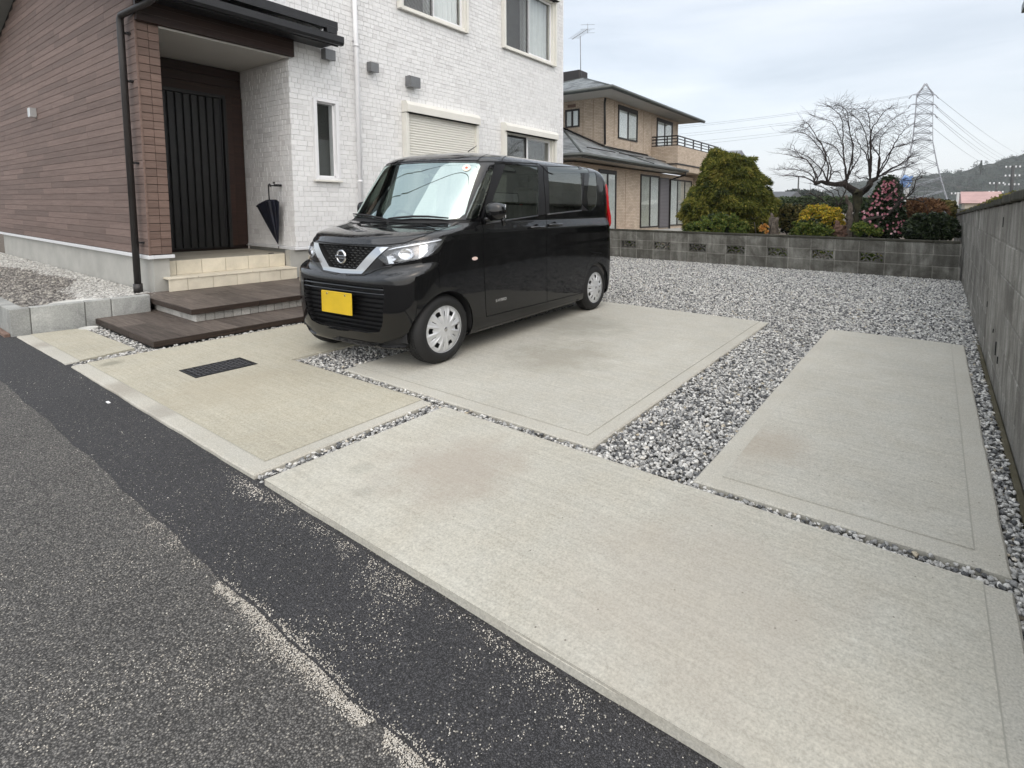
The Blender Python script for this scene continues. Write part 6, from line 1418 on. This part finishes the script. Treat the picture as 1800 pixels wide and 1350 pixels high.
# gather faces per part
ME = {}
NAMES = {0: 'body', 12: 'front_door', 13: 'rear_door', 14: 'bonnet'}
def extract(pids, name, mat, parent, off=0.0, mirror='both', wall=0.0, smooth=True, matwall=None, thick=0.0):
    """copy tagged faces out of the half body; offset them inwards by off, add side walls back to the surface, mirror"""
    fs_ = [f for f in bm.faces if f[part] in pids]
    if not fs_: return None
    vi = {}; V = []; N = []; Fc = []
    for f in fs_:
        idx = []
        for v in f.verts:
            if v.index not in vi: vi[v.index] = len(V); V.append(v.co.copy()); N.append(v.normal.copy())
            idx.append(vi[v.index])
        Fc.append(tuple(idx))
    from collections import Counter
    ec = Counter(); eo = {}
    for f in Fc:
        for i in range(len(f)): a, b_ = f[i], f[(i+1) % len(f)]; ec[frozenset((a, b_))] += 1; eo[frozenset((a, b_))] = (a, b_)
    VV = [v-n*off for v, n in zip(V, N)]; out = list(VV); FF = list(Fc)
    if off:
        base = len(out); out += V
        for e_, c_ in ec.items():
            if c_ == 1:
                a, b_ = eo[e_]
                if V[a].x < 1e-4 and V[b_].x < 1e-4: continue
                FF.append((b_, a, base+a, base+b_))
    if thick:      # return flange: give open panel edges a visible thickness
        base = len(out); out += [v-n*thick for v, n in zip(V, N)]
        for e_, c_ in ec.items():
            if c_ == 1:
                a, b_ = eo[e_]
                if V[a].x < 1e-4 and V[b_].x < 1e-4: continue
                FF.append((b_, a, base+a, base+b_))
    objs = []
    def build(sgn):
        vs = [(sgn*v.x, v.y, v.z) for v in out]; return vs, [f if sgn > 0 else f[::-1] for f in FF]
    def mk_(vs, fs2):
        me = bpy.data.meshes.new(name); me.from_pydata(vs, [], fs2); b2 = bmesh.new(); b2.from_mesh(me); bmesh.ops.remove_doubles(b2, verts=b2.verts, dist=2e-5); b2.to_mesh(me); b2.free()
        me.polygons.foreach_set('use_smooth', [smooth]*len(me.polygons)); me.materials.append(mat)
        try: me.set_sharp_from_angle(angle=math.radians(38))
        except Exception: pass
        me.update(); o = link(bpy.data.objects.new(name, me), parent); objs.append(o)
    if mirror == 'join': a = build(1); b_ = build(-1); n = len(a[0]); mk_(a[0]+b_[0], a[1]+[tuple(i+n for i in f) for f in b_[1]])
    else:
        mk_(*build(1))
        if mirror == 'both': mk_(*build(-1))
    return objs
bm.normal_update(); bm.verts.index_update()
body = extract({0}, 'body', M['paint'], car, mirror='join', thick=.012)[0]
doors = extract({12}, 'front_door', M['paint'], car, thick=.012); rdoors = extract({13}, 'rear_door', M['paint'], car, thick=.012)
bonnet = extract({14}, 'bonnet', M['paint'], car, mirror='join', thick=.012)[0]
extract({10}, 'panel_gap', M['matt_black'], body, off=.007, mirror='join')
extract({19}, 'cowl', M['matt_black'], body, off=.006, mirror='join')
extract({1}, 'windscreen', M['windscreen'], car, off=.004, mirror='join')
extract({2}, 'quarter_window', M['side_glass'], car, off=.005); extract({3}, 'door_window', M['side_glass'], doors[0], off=.006, mirror='one'); extract({4}, 'door_window', M['privacy'], rdoors[0], off=.006, mirror='one')
def far_copy(pid, par, mat): 
    o = extract({pid}, 'door_window', mat, par, off=.006, mirror='both'); bpy.data.objects.remove(o[0]); return o[1]
far_copy(3, doors[1], M['side_glass']); far_copy(4, rdoors[1], M['privacy'])
extract({5}, 'rear_quarter_window', M['privacy'], car, off=.004); extract({16}, 'rear_window', M['privacy'], car, off=.004, mirror='join')
extract({17}, 'pillar_trim', M['satin_black'], car, off=.002)
lens = extract({6}, 'headlight', M['lamp_clear'], car, off=.001)
extract({8}, 'grille_back', M['dark_hole'], car, off=.045, mirror='join'); extract({18}, 'grille_surround', M['chrome'], car, off=-.007, mirror='join')
intake = extract({9}, 'lower_intake', M['matt_black'], car, off=.05, mirror='join')[0]; extract({20}, 'bumper_recess', M['matt_black'], body, off=.03); extract({21}, 'side_marker', M['marker'], car, off=-.004)
# headlight interior: dark housing, reflector bowls, chrome bar
extract({6}, 'lamp_housing', simple('lamp_housing_grey', (.20, .205, .21), .25, .8, kind='Object'), lens[0], off=.045, mirror='one')
def surf(p, n_off):
    q = bvh.find_nearest(p); return q[0]-q[1]*n_off, q[1]
for sgn, par in ((1, lens[0]), (-1, lens[1])):
    for (zx, zy, r_, mat) in ((1205, 1098, .046, 'lamp_inner'), (1060, 1135, .028, 'lamp_inner')):
        p, n = surf(hit(*z4(zx, zy)), .028); p.x *= sgn; n = V3(n.x*sgn, n.y, n.z); m3 = (n*1.0+V3(0, -.5, 0)).normalized().to_track_quat('Z', 'Y').to_matrix(); mb = MB(); k = 20
        prof_ = [(1.0, .42), (.96, .40), (.8, .12), (.5, -.15), (.2, -.28), (.0, -.3)]; b0 = [tuple(p+m3 @ V3(math.cos(2*math.pi*i/k)*r_*a*1.35, math.sin(2*math.pi*i/k)*r_*a, b_*r_)) for a, b_ in prof_ for i in range(k)]
        mb.add(b0, [(j*k+i, j*k+(i+1) % k, (j+1)*k+(i+1) % k, (j+1)*k+i) for j in range(len(prof_)-1) for i in range(k)], True); rf_ = mb.obj('reflector', M[mat], par)
    def barstrip(pts, w, mat, off=.012, name='chrome_bar'):
        L1, L2, L3 = [], [], []
        for zx, zy in pts:
            p, n = surf(hit(*z4(zx, zy)), off); p.x *= sgn; L1.append(p+V3(0, 0, w/2)); L2.append(p-V3(0, 0, w/2)); L3.append(p+V3(-.014*sgn, .02, 0))
        n_ = len(L1); mb = MB(); mb.add([tuple(v) for v in L1+L2+L3], [(i, i+1, n_+i+1, n_+i) for i in range(n_-1)]+[(i+1, i, 2*n_+i, 2*n_+i+1) for i in range(n_-1)], True); mb.obj(name, mat, par)
    barstrip([(960, 1068), (1100, 1036), (1250, 1010), (1400, 985), (1560, 955)], .014, M['lamp_inner']); barstrip([(1330, 1010), (1420, 1000)], .0, M['lamp_inner'])
    q_ = []
    for zx, zy in ((1335, 1018), (1418, 1004), (1420, 1080), (1375, 1130), (1330, 1148)):
        p, n = surf(hit(*z4(zx, zy)), .018); p.x *= sgn; q_.append(tuple(p))
    MB().add(q_, [tuple(range(5)) if sgn > 0 else tuple(range(4, -1, -1))]).obj('reflector', M['lamp_inner'], par)
    q_ = []
    for zx, zy in ((1000, 1125), (1040, 1120), (1075, 1200), (1020, 1205)):
        p, n = surf(hit(*z4(zx, zy)), .014); p.x *= sgn; q_.append(tuple(p))
    MB().add(q_, [(0, 1, 2, 3)]).obj('reflector', M['lamp_inner'], par)
# grille mesh: rows of small wedge blades on a dark grid
bl = MB()
yfz = lambda x, z: (lambda h: h[0].y if h[0] is not None else .1)(bvh.ray_cast(V3(abs(x), -1, z), V3(0, 1, 0)))
for r_ in range(9):
    z = .774+r_*.0195; hwg = .165+(z-.765)*(.36-.165)/(.945-.765)-.012
    n = int(hwg*2/.058); off = .5 if r_ % 2 else 0
    for i in range(-n, n+1):
        x = (i+off)*.058
        if abs(x) > hwg-.018: continue
        y = yfz(x, z)+.012
        bl.add([(x-.025, y+.006, z), (x, y-.005, z+.0062), (x+.025, y+.006, z), (x, y-.001, z-.005), (x, y+.02, z)], [(0, 3, 2, 1), (0, 1, 4), (1, 2, 4), (2, 3, 4), (3, 0, 4)])
bl.obj('grille_mesh', simple('grille_grey', (.10, .105, .11), .22, .6, kind='Object'), car, kind='stuff')
# emblem: ring and bar with lettering
ye = yfz(0, .85)-.022; em = empty('emblem', None, None, (0, 0, 0)); C.objects.unlink(em); bpy.data.objects.remove(em)
rg = MB(); k = 40
for i in range(k):
    pass
prof_ = [(.052, .004), (.0485, -.004), (.043, -.006), (.038, -.003), (.0365, .005)]
vs = [(math.cos(2*math.pi*i/k)*a*1.12, ye+b_, .856+math.sin(2*math.pi*i/k)*a*1.10) for a, b_ in prof_ for i in range(k)]
rg.add(vs, [(j*k+i, j*k+(i+1) % k, (j+1)*k+(i+1) % k, (j+1)*k+i) for j in range(len(prof_)-1) for i in range(k)], True)
ring = rg.obj('emblem', M['chrome'], car, fix=True)
MB().box(-.064, ye-.008, .8445, .064, ye+.004, .8675, .003).obj('emblem_bar', M['chrome'], ring); MB().box(-.03, ye+.004, .82, .03, ye+.03, .89).obj('emblem_mount', M['matt_black'], ring)
def text(s, size, mat, mtx, parent, name='lettering', ext=.0008, bold=0.0, spacing=1.0):
    cu = bpy.data.curves.new(name, 'FONT'); cu.body = s; cu.size = size; cu.extrude = ext; cu.align_x = 'CENTER'; cu.align_y = 'CENTER'; cu.offset = bold; cu.space_character = spacing
    to = bpy.data.objects.new('tmp', cu); me = bpy.data.meshes.new_from_object(to); me.name = name; me.materials.clear(); me.materials.append(mat); bpy.data.objects.remove(to)
    o = link(bpy.data.objects.new(name, me), parent); o.matrix_local = mtx; return o
text('NISSAN', .0235, M['matt_black'], Matrix.Translation((0, ye-.0085, .8555)) @ Matrix.Rotation(math.pi/2, 4, 'X'), ring, bold=.0004, spacing=1.15)
# lower intake bars, number plate
for r_, (z, h_) in enumerate(((.628, .014), (.592, .012), (.556, .007), (.520, .007), (.484, .007), (.448, .007), (.412, .007), (.376, .007), (.340, .007), (.306, .008))):
    hwb = .488 if z > .6 else .497-(.6-z)*.12 if z > .36 else .455-(.345-z)*.6; P = []
    n = 24; mb = MB()
    for i in range(n+1):
        x = -hwb+2*hwb*i/n; y = yfz(x, z)+(.006 if r_ < 2 else .012); P.append((x, y))
    vs = []
    for x, y in P: vs += [(x, y, z+h_*.5), (x, y-.006, z), (x, y, z-h_*.5), (x, y+.03, z-h_*.3), (x, y+.03, z+h_*.5)]
    mb.add(vs, [(i*5+j, (i+1)*5+j, (i+1)*5+(j+1) % 5, i*5+(j+1) % 5) for i in range(n) for j in range(5)]); mb.obj('intake_bar', M['gloss_black'] if r_ > 1 else M['gloss_black'], intake, fix=True)
yp = .048; pl = MB().box(-.185, yp-.004, .408, .185, yp+.004, .583, .003).obj('number_plate', M['plate_y'], car)
mb = MB()
for a in ((-.182, .411, .182, .4145), (-.182, .5765, .182, .580), (-.182, .4145, -.1785, .5765), (.1785, .4145, .182, .5765)): mb.box(a[0], yp-.0062, a[1], a[2], yp-.003, a[3], .0008)
mb.obj('raised_rim', M['plate_y'], pl); MB().box(-.12, yp+.004, .44, .12, yp+.05, .56).obj('plate_bracket', M['matt_black'], pl)
for x in (-.11, .11): MB().tube([(x, yp-.0075, .562), (x, yp-.003, .562)], .007, 10).obj('plate_screw', M['chrome'], pl)
# paint bead added to stand in for the highlight along the bumper upper edge
P = [hit(*z3(*p)) for p in ((560, 905), (700, 925), (900, 938), (1050, 942), (1180, 938), (1300, 900), (1420, 845), (1560, 795), (1700, 775))]
P = [bvh.find_nearest(p)[0]+bvh.find_nearest(p)[1]*.001 for p in P]; P = [p for p in P if p.x > .0]; P = [V3(0, P[0].y-.001, P[0].z+.001)]+P
for s_ in (1,): MB().tube([V3(-p.x, p.y, p.z) for p in P[::-1]][:-1]+P, .0045, 6).obj('bumper_highlight_bead', M['paint'], body)
# wheels
def lathe(mb, prof_, k=48, smooth=True, ax=Vector((0, 0, 0)), sgn=1):
    vs = [(ax.x+sgn*a, ax.y+math.cos(2*math.pi*i/k)*r_, ax.z+math.sin(2*math.pi*i/k)*r_) for a, r_ in prof_ for i in range(k)]
    return mb.add(vs, [(j*k+i, j*k+(i+1) % k, (j+1)*k+(i+1) % k, (j+1)*k+i) for j in range(len(prof_)-1) for i in range(k)], smooth)
def wheel(cx_, wy, sgn, rot):
    ax = V3(cx_, wy, WZ); w = empty('wheel', None, None); w.parent = car; w.location = ax
    t_ = MB(); lathe(t_, [(-.01, .185), (.012, .19), (.022, .205), (.024, .228), (.016, .248), (.006, .262), (-.010, .273), (-.030, .278), (-.075, .279), (-.12, .278), (-.138, .268), (-.150, .24), (-.15, .19)], 56, sgn=sgn)
    ty = t_.obj('tyre', M['rubber'], w, fix=True)
    tr = MB()
    for i in range(72):
        a = 2*math.pi*i/72
        for (x0, x1) in ((-.030, -.052), (-.060, -.085), (-.095, -.12)):
            r0, r1 = .2772, .2812; c_, s_ = math.cos(a), math.sin(a); c2, s2 = math.cos(a+.055), math.sin(a+.055)
            tr.add([(sgn*x0, c_*r0, s_*r0), (sgn*x1, c_*r0, s_*r0), (sgn*x1, c2*r0, s2*r0), (sgn*x0, c2*r0, s2*r0), (sgn*x0, c_*r1, s_*r1), (sgn*x1, c_*r1, s_*r1), (sgn*x1, c2*r1, s2*r1), (sgn*x0, c2*r1, s2*r1)], [(4, 5, 6, 7), (0, 1, 5, 4), (1, 2, 6, 5), (2, 3, 7, 6), (3, 0, 4, 7)])
    tr.obj('tread', M['rubber'], ty, kind='stuff', fix=True)
    # wheel cover: polar sheet with six holes between broad double ridged spokes
    k, rr_ = 144, [0, .018, .022, .030, .05, .07, .09, .105, .12, .132, .144, .156, .168, .178, .186, .190]; grid_ = []; mb = MB()
    def hgt(r_, a):
        u = ((a/(2*math.pi)*6+rot) % 1); d0 = abs(u-.5)*2            # 0 at hole centre line, 1 at spoke centre
        base_ = .018-.022*(r_/.19)**2.2+.004
        if r_ < .02: return base_+.004
        ridge = .010*max(0, 1-abs(d0-.48)/.16)*min(1, max(0, (r_-.05)/.05))*min(1, max(0, (.186-r_)/.02)); 
        groove = -.009*max(0, 1-(1-d0)/.17)*min(1, max(0, (r_-.09)/.03))*min(1, max(0, (.18-r_)/.02))
        dish = -.010*max(0, 1-d0/.36)*min(1, max(0, (r_-.075)/.03))*min(1, max(0, (.176-r_)/.015))
        return base_+ridge+groove+dish
    ids = []
    for j, r_ in enumerate(rr_):
        for i in range(k):
            a = 2*math.pi*i/k; ids.append((sgn*hgt(r_, a), math.cos(a)*r_, math.sin(a)*r_))
    fcs = []
    for j in range(len(rr_)-1):
        rm = (rr_[j]+rr_[j+1])/2
        for i in range(k):
            u = (((i+.5)/k*6+rot) % 1); d0 = abs(u-.5)*2; hole = .122 < rm < .158 and d0 < .30
            slot = .10 < rm < .150 and d0 > .94
            if hole or slot: continue
            fcs.append((j*k+i, j*k+(i+1) % k, (j+1)*k+(i+1) % k, (j+1)*k+i))
    mb.add(ids, fcs, True); lathe(mb, [(hgt(.19, .3)-.001, .190), (-.004, .1935), (-.012, .192)], k, sgn=1) if False else None
    cv = mb.obj('wheel_cover', M['silver'], w, fix=True)
    if (cv.data.polygons[len(cv.data.polygons)//2].normal.x*sgn) < 0: cv.data.flip_normals()
    rim = MB(); lathe(rim, [(.006, .186), (.010, .190), (.006, .1945), (-.004, .196), (-.02, .19)], 64, sgn=sgn); rim.obj('rim_edge', M['silver'], w, fix=True)
    dk_ = MB(); lathe(dk_, [(-.02, .19), (-.028, .10), (-.03, .0)], 40, sgn=sgn); dk_.obj('rim', simple('dark_rim', (.04, .04, .042), .5, .5, kind='Object'), w, fix=True)
    hb_ = MB(); lathe(hb_, [(.0265, .0), (.0265, .016), (.025, .019), (.023, .0195)], 24, sgn=sgn); hb_.obj('hub_badge', M['chrome'], w, fix=True)
    return w
for wy in WY: wheel(.700, wy, 1, .07+wy); wheel(-.700, wy, -1, .3)
# wheel housings and underside
for wy in WY:
    for sgn in (1, -1):
        mb = MB(); k = 28; pr = [(math.cos(math.pi*(1.12)*i/k-.06*math.pi), math.sin(math.pi*1.12*i/k-.06*math.pi)) for i in range(k+1)]
        vs = [(sgn*x, wy+c_*.314, WZ+s_*.314) for x in (.738, .45) for c_, s_ in pr]; bw = lambda y, z: (lambda h: h[0].x-.012 if h[0] is not None else .60)(bvh.ray_cast(V3(2, y, max(z, .36)), V3(-1, 0, 0))); vs = [(sgn*(min(.715, bw(v[1], v[2])) if abs(v[0]) > .6 else .45), v[1], v[2]) for v in vs]
        mb.add(vs, [(i, i+1, k+2+i, k+1+i) for i in range(k)], True); mb.add([(sgn*.45, wy+c_*.318, WZ+s_*.318) for c_, s_ in pr], [tuple(range(k+1))]); mb.obj('wheel_housing', M['matt_black'], body)
mb = MB(); mb.box(-.60, .25, .155, .60, 3.38, .21); mb.box(-.66, .86, .155, .66, 2.62, .215); mb.obj('underbody', M['matt_black'], body)
for wy in WY: MB().tube([(-.62, wy, WZ), (.62, wy, WZ)], .035, 10).obj('axle', M['matt_black'], body)
# sill skirt
MB().box(.664, .87, .175, .716, 2.60, .262, .012).obj('side_skirt', M['paint'], body); MB().box(-.716, .87, .175, -.664, 2.60, .262, .012).obj('side_skirt', M['paint'], body)
# door handles
for (zx0, zx1, zy, par) in ((570, 680, 655, 0), (712, 812, 635, 1)):
    a, b_ = hit(*z6(zx0, zy)), hit(*z6(zx1, zy-8)); y0, y1 = a.y, b_.y; z = (a.z+b_.z)/2+.0
    for s_, lst in ((1, 0), (-1, 1)):
        xb = a.x; mb = MB(); mb.tube([(s_*(xb-.004), y0, z), (s_*(xb+.022), y0+.012, z), (s_*(xb+.030), (y0+y1)/2, z+.001), (s_*(xb+.026), y1-.03, z), (s_*(xb+.010), y1, z)], [.010, .013, .014, .015, .012], 10)
        cu_ = MB(); k = 20; c0 = ((y0+y1)/2-.01, z-.004); cu_.add([(s_*(xb+.0015), c0[0]+math.cos(2*math.pi*i/k)*.047, c0[1]+math.sin(2*math.pi*i/k)*.036) for i in range(k)]+[(s_*(xb+.0005), c0[0]+math.cos(2*math.pi*i/k)*.030, c0[1]+math.sin(2*math.pi*i/k)*.022) for i in range(k)], [(i, (i+1) % k, k+(i+1) % k, k+i) for i in range(k)]+[tuple(range(k, 2*k))], True)
        P_ = (doors if par == 0 else rdoors)[lst]; h_ = mb.obj('door_handle', M['paint'], P_); cu_.obj('handle_cup', M['gloss_black'], h_)
# belt line trim under the windows
for (pa, pb, lst) in (((235, 622), (632, 562), doors), ((704, 553), (968, 522), rdoors)):
    a, b_ = hit(*z6(*pa)), hit(*z6(*pb))
    for s_ in (0, 1):
        sg = 1-2*s_; mb = MB(); mb.tube([(sg*(p.x+.001), p.y, p.z) for p in (a, a.lerp(b_, .33), a.lerp(b_, .66), b_)], .0075, 6); mb.obj('belt_trim', M['trim_grey'], lst[s_])
# mirrors
for s_ in (1, -1):
    c0 = V3(s_*.835, .955, 1.225); mb = MB(); n, m = 18, 12; vs = []
    for j in range(m+1):
        th = math.pi*j/m
        for i in range(n):
            a = 2*math.pi*i/n; sp = lambda q, e: math.copysign(abs(q)**e, q)
            x = sp(math.sin(th), .7)*sp(math.cos(a), .75)*.098; z = sp(math.sin(th), .7)*sp(math.sin(a), .75)*.078; y = -sp(math.cos(th), .8)*.062
            vs.append(tuple(c0+V3(x+.02*s_*(z/.08)*0, y+abs(x)*.22, z-.10*max(0, -.0))))
    mb.add(vs, [(j*n+i, j*n+(i+1) % n, (j+1)*n+(i+1) % n, (j+1)*n+i) for j in range(m) for i in range(n)], True); mr_ = mb.obj('door_mirror', M['paint'], car, fix=True)
    MB().box(c0.x-.078, c0.y+.060, c0.z-.058, c0.x+.078, c0.y+.066, c0.z+.058, .01).obj('mirror_glass', M['chrome'], mr_)
    mb = MB(); mb.tube([(s_*.70, .965, 1.135), (s_*.745, .955, 1.150), (s_*.80, .955, 1.165)], [.034, .024, .026], 10); mb.obj('mirror_foot', M['gloss_black'], mr_)
    mb = MB(); mb.add([(s_*.722, .955, 1.128), (s_*.722, 1.10, 1.140), (s_*.713, .995, 1.235), (s_*.700, .955, 1.128), (s_*.70, 1.10, 1.14), (s_*.692, .995, 1.235)], [(0, 1, 2), (3, 5, 4), (0, 3, 4, 1), (1, 4, 5, 2), (2, 5, 3, 0)]); mb.obj('sail_panel', M['gloss_black'], mr_, fix=True)
    mb = MB(); mb.tube([(s_*.86, 1.01, 1.19), (s_*.875, 1.03, 1.14), (s_*.885, 1.035, 1.10)], [.016, .02, .016], 8); mb.obj('side_view_mirror', M['gloss_black'], mr_)
# wipers on the windscreen
def on_ws(x, z, off=.012):
    h_ = bvh.ray_cast(V3(abs(x), -1, z), V3(0, 1, 0)); p = h_[0]; n = h_[1]; return V3(x, p.y, z)+V3(n.x*math.copysign(1, x), n.y, n.z)*off
for (pts) in ([(.02, 1.135), (-.12, 1.15), (-.25, 1.164), (-.42, 1.168), (-.58, 1.172)], [(.60, 1.155), (.45, 1.165), (.30, 1.163), (.15, 1.150), (.05, 1.142)]):
    P = [on_ws(x, z, .02) for x, z in pts]; wp_ = MB().tube(P, [.006, .009, .010, .009, .005], 6).obj('wiper', M['matt_black'], car); Q_ = [on_ws(x, z-.012, .008) for x, z in pts]; MB().tube(Q_, .0045, 5).obj('wiper_blade', M['rubber'], wp_)
# inspection sticker (round) and mirror camera box behind the glass
sp_ = on_ws(.545, 1.60, -.009); n_ = bvh.find_nearest(sp_)[1]; q_ = n_.to_track_quat('Z', 'Y').to_matrix().to_4x4(); st_ = MB(); st_.add([(math.cos(2*math.pi*i/24)*.036, math.sin(2*math.pi*i/24)*.036, 0) for i in range(24)], [tuple(range(24))]); so = st_.obj('round_sticker', simple('sticker_cream', (.85, .80, .68), .6), car); so.matrix_local = Matrix.Translation(on_ws(.545, 1.60, .001)) @ q_
st_ = MB(); st_.add([(math.cos(2*math.pi*i/16)*.012, math.sin(2*math.pi*i/16)*.012, .001) for i in range(16)], [tuple(range(16))]); s2_ = st_.obj('sticker_dot', simple('sticker_red', (.6, .12, .08), .6), so)
MB().box(-.07, .98, 1.565, .07, 1.10, 1.63, .015).obj('camera_box', M['satin_black'], car); MB().tube([(0, 1.02, 1.56), (0, 1.06, 1.50)], .01, 6).obj('mirror_stalk', M['matt_black'], car)
MB().box(-.12, 1.06, 1.465, .12, 1.085, 1.53, .015).obj('inner_mirror', M['satin_black'], car)
# tail lamps
for s_ in (1, -1):
    P = []
    for z in (1.56, 1.50, 1.40, 1.28, 1.15, 1.06, 1.02):
        q_ = bvh.find_nearest(V3(.95, 3.52, z)); P.append(V3(q_[0].x, q_[0].y, z)+V3(q_[1].x, q_[1].y, 0)*.004)
    MB().tube([(s_*p.x, p.y, p.z) for p in P], [.006, .016, .021, .023, .023, .018, .006], 12).obj('tail_light', M['red_lens'], car)
# badge on the door
bp_ = hit(*z6(352, 1205)); text('S-HYBRID', .036, M['chrome'], Matrix.Translation((bp_.x+.0015, bp_.y, bp_.z)) @ Matrix.Rotation(math.pi/2, 4, 'Z') @ Matrix.Rotation(math.pi/2, 4, 'X'), doors[0], 'door_badge', .0008, .0008)
# stub antenna on the roof
MB().tube([(.25, 1.28, 1.785), (.27, 1.38, 1.85)], [.005, .003], 6).obj('aerial', M['matt_black'], car)
# interior
inn = MB(); inn.box(-.66, .62, .30, .66, 3.30, .36); inn.obj('floor', M['matt_black'], car)
mb = MB(); mb.prism([(.58, 1.08), (.70, 1.135), (.86, 1.12), (.98, 1.02), (1.0, .60), (.58, .60)], 0, -.66, .66); mb.obj('dashboard', M['seat'], car, fix=True)
sw = MB(); k = 28; c0 = V3(-.34, 1.07, 1.05); m3 = Matrix.Rotation(math.radians(-62), 3, 'X')
sw.tube([c0+m3 @ V3(math.cos(2*math.pi*i/k)*.18, math.sin(2*math.pi*i/k)*.18, 0) for i in range(k+1)], .014, 8); sw.tube([c0, c0+V3(0, -.22, -.14)], .03, 8); sw.tube([c0-V3(.17, 0, 0), c0+V3(.17, 0, 0)], .02, 6); sw.obj('steering_wheel', M['matt_black'], car)
def seat(x, y, w_, name='seat'):
    s = MB().box(x-w_/2, y, .55, x+w_/2, y+.5, .72, .05).obj(name, M['seat'], car)
    mb = MB(); mb.prism([(y+.42, .68), (y+.56, .68), (y+.72, 1.26), (y+.62, 1.28)], 0, x-w_/2, x+w_/2); mb.obj('backrest', M['seat'], s, fix=True)
    for dx in ([0] if w_ < .7 else [-.32, .32]): MB().box(x+dx-.13, y+.64, 1.29, x+dx+.13, y+.74, 1.47, .035).obj('headrest', M['seat'], s)
seat(.34, 1.35, .5); seat(-.34, 1.35, .5); seat(0, 2.35, 1.15)
mb = MB(); mb.box(-.60, 1.25, 1.70, .60, 3.2, 1.72); mb.obj('headlining', M['seat_light'], car)
for s_ in (1, -1): MB().box(s_*.668, 1.0, .4, s_*.690, 3.25, 1.10).obj('inner_trim', M['seat'], car)
bm.free()
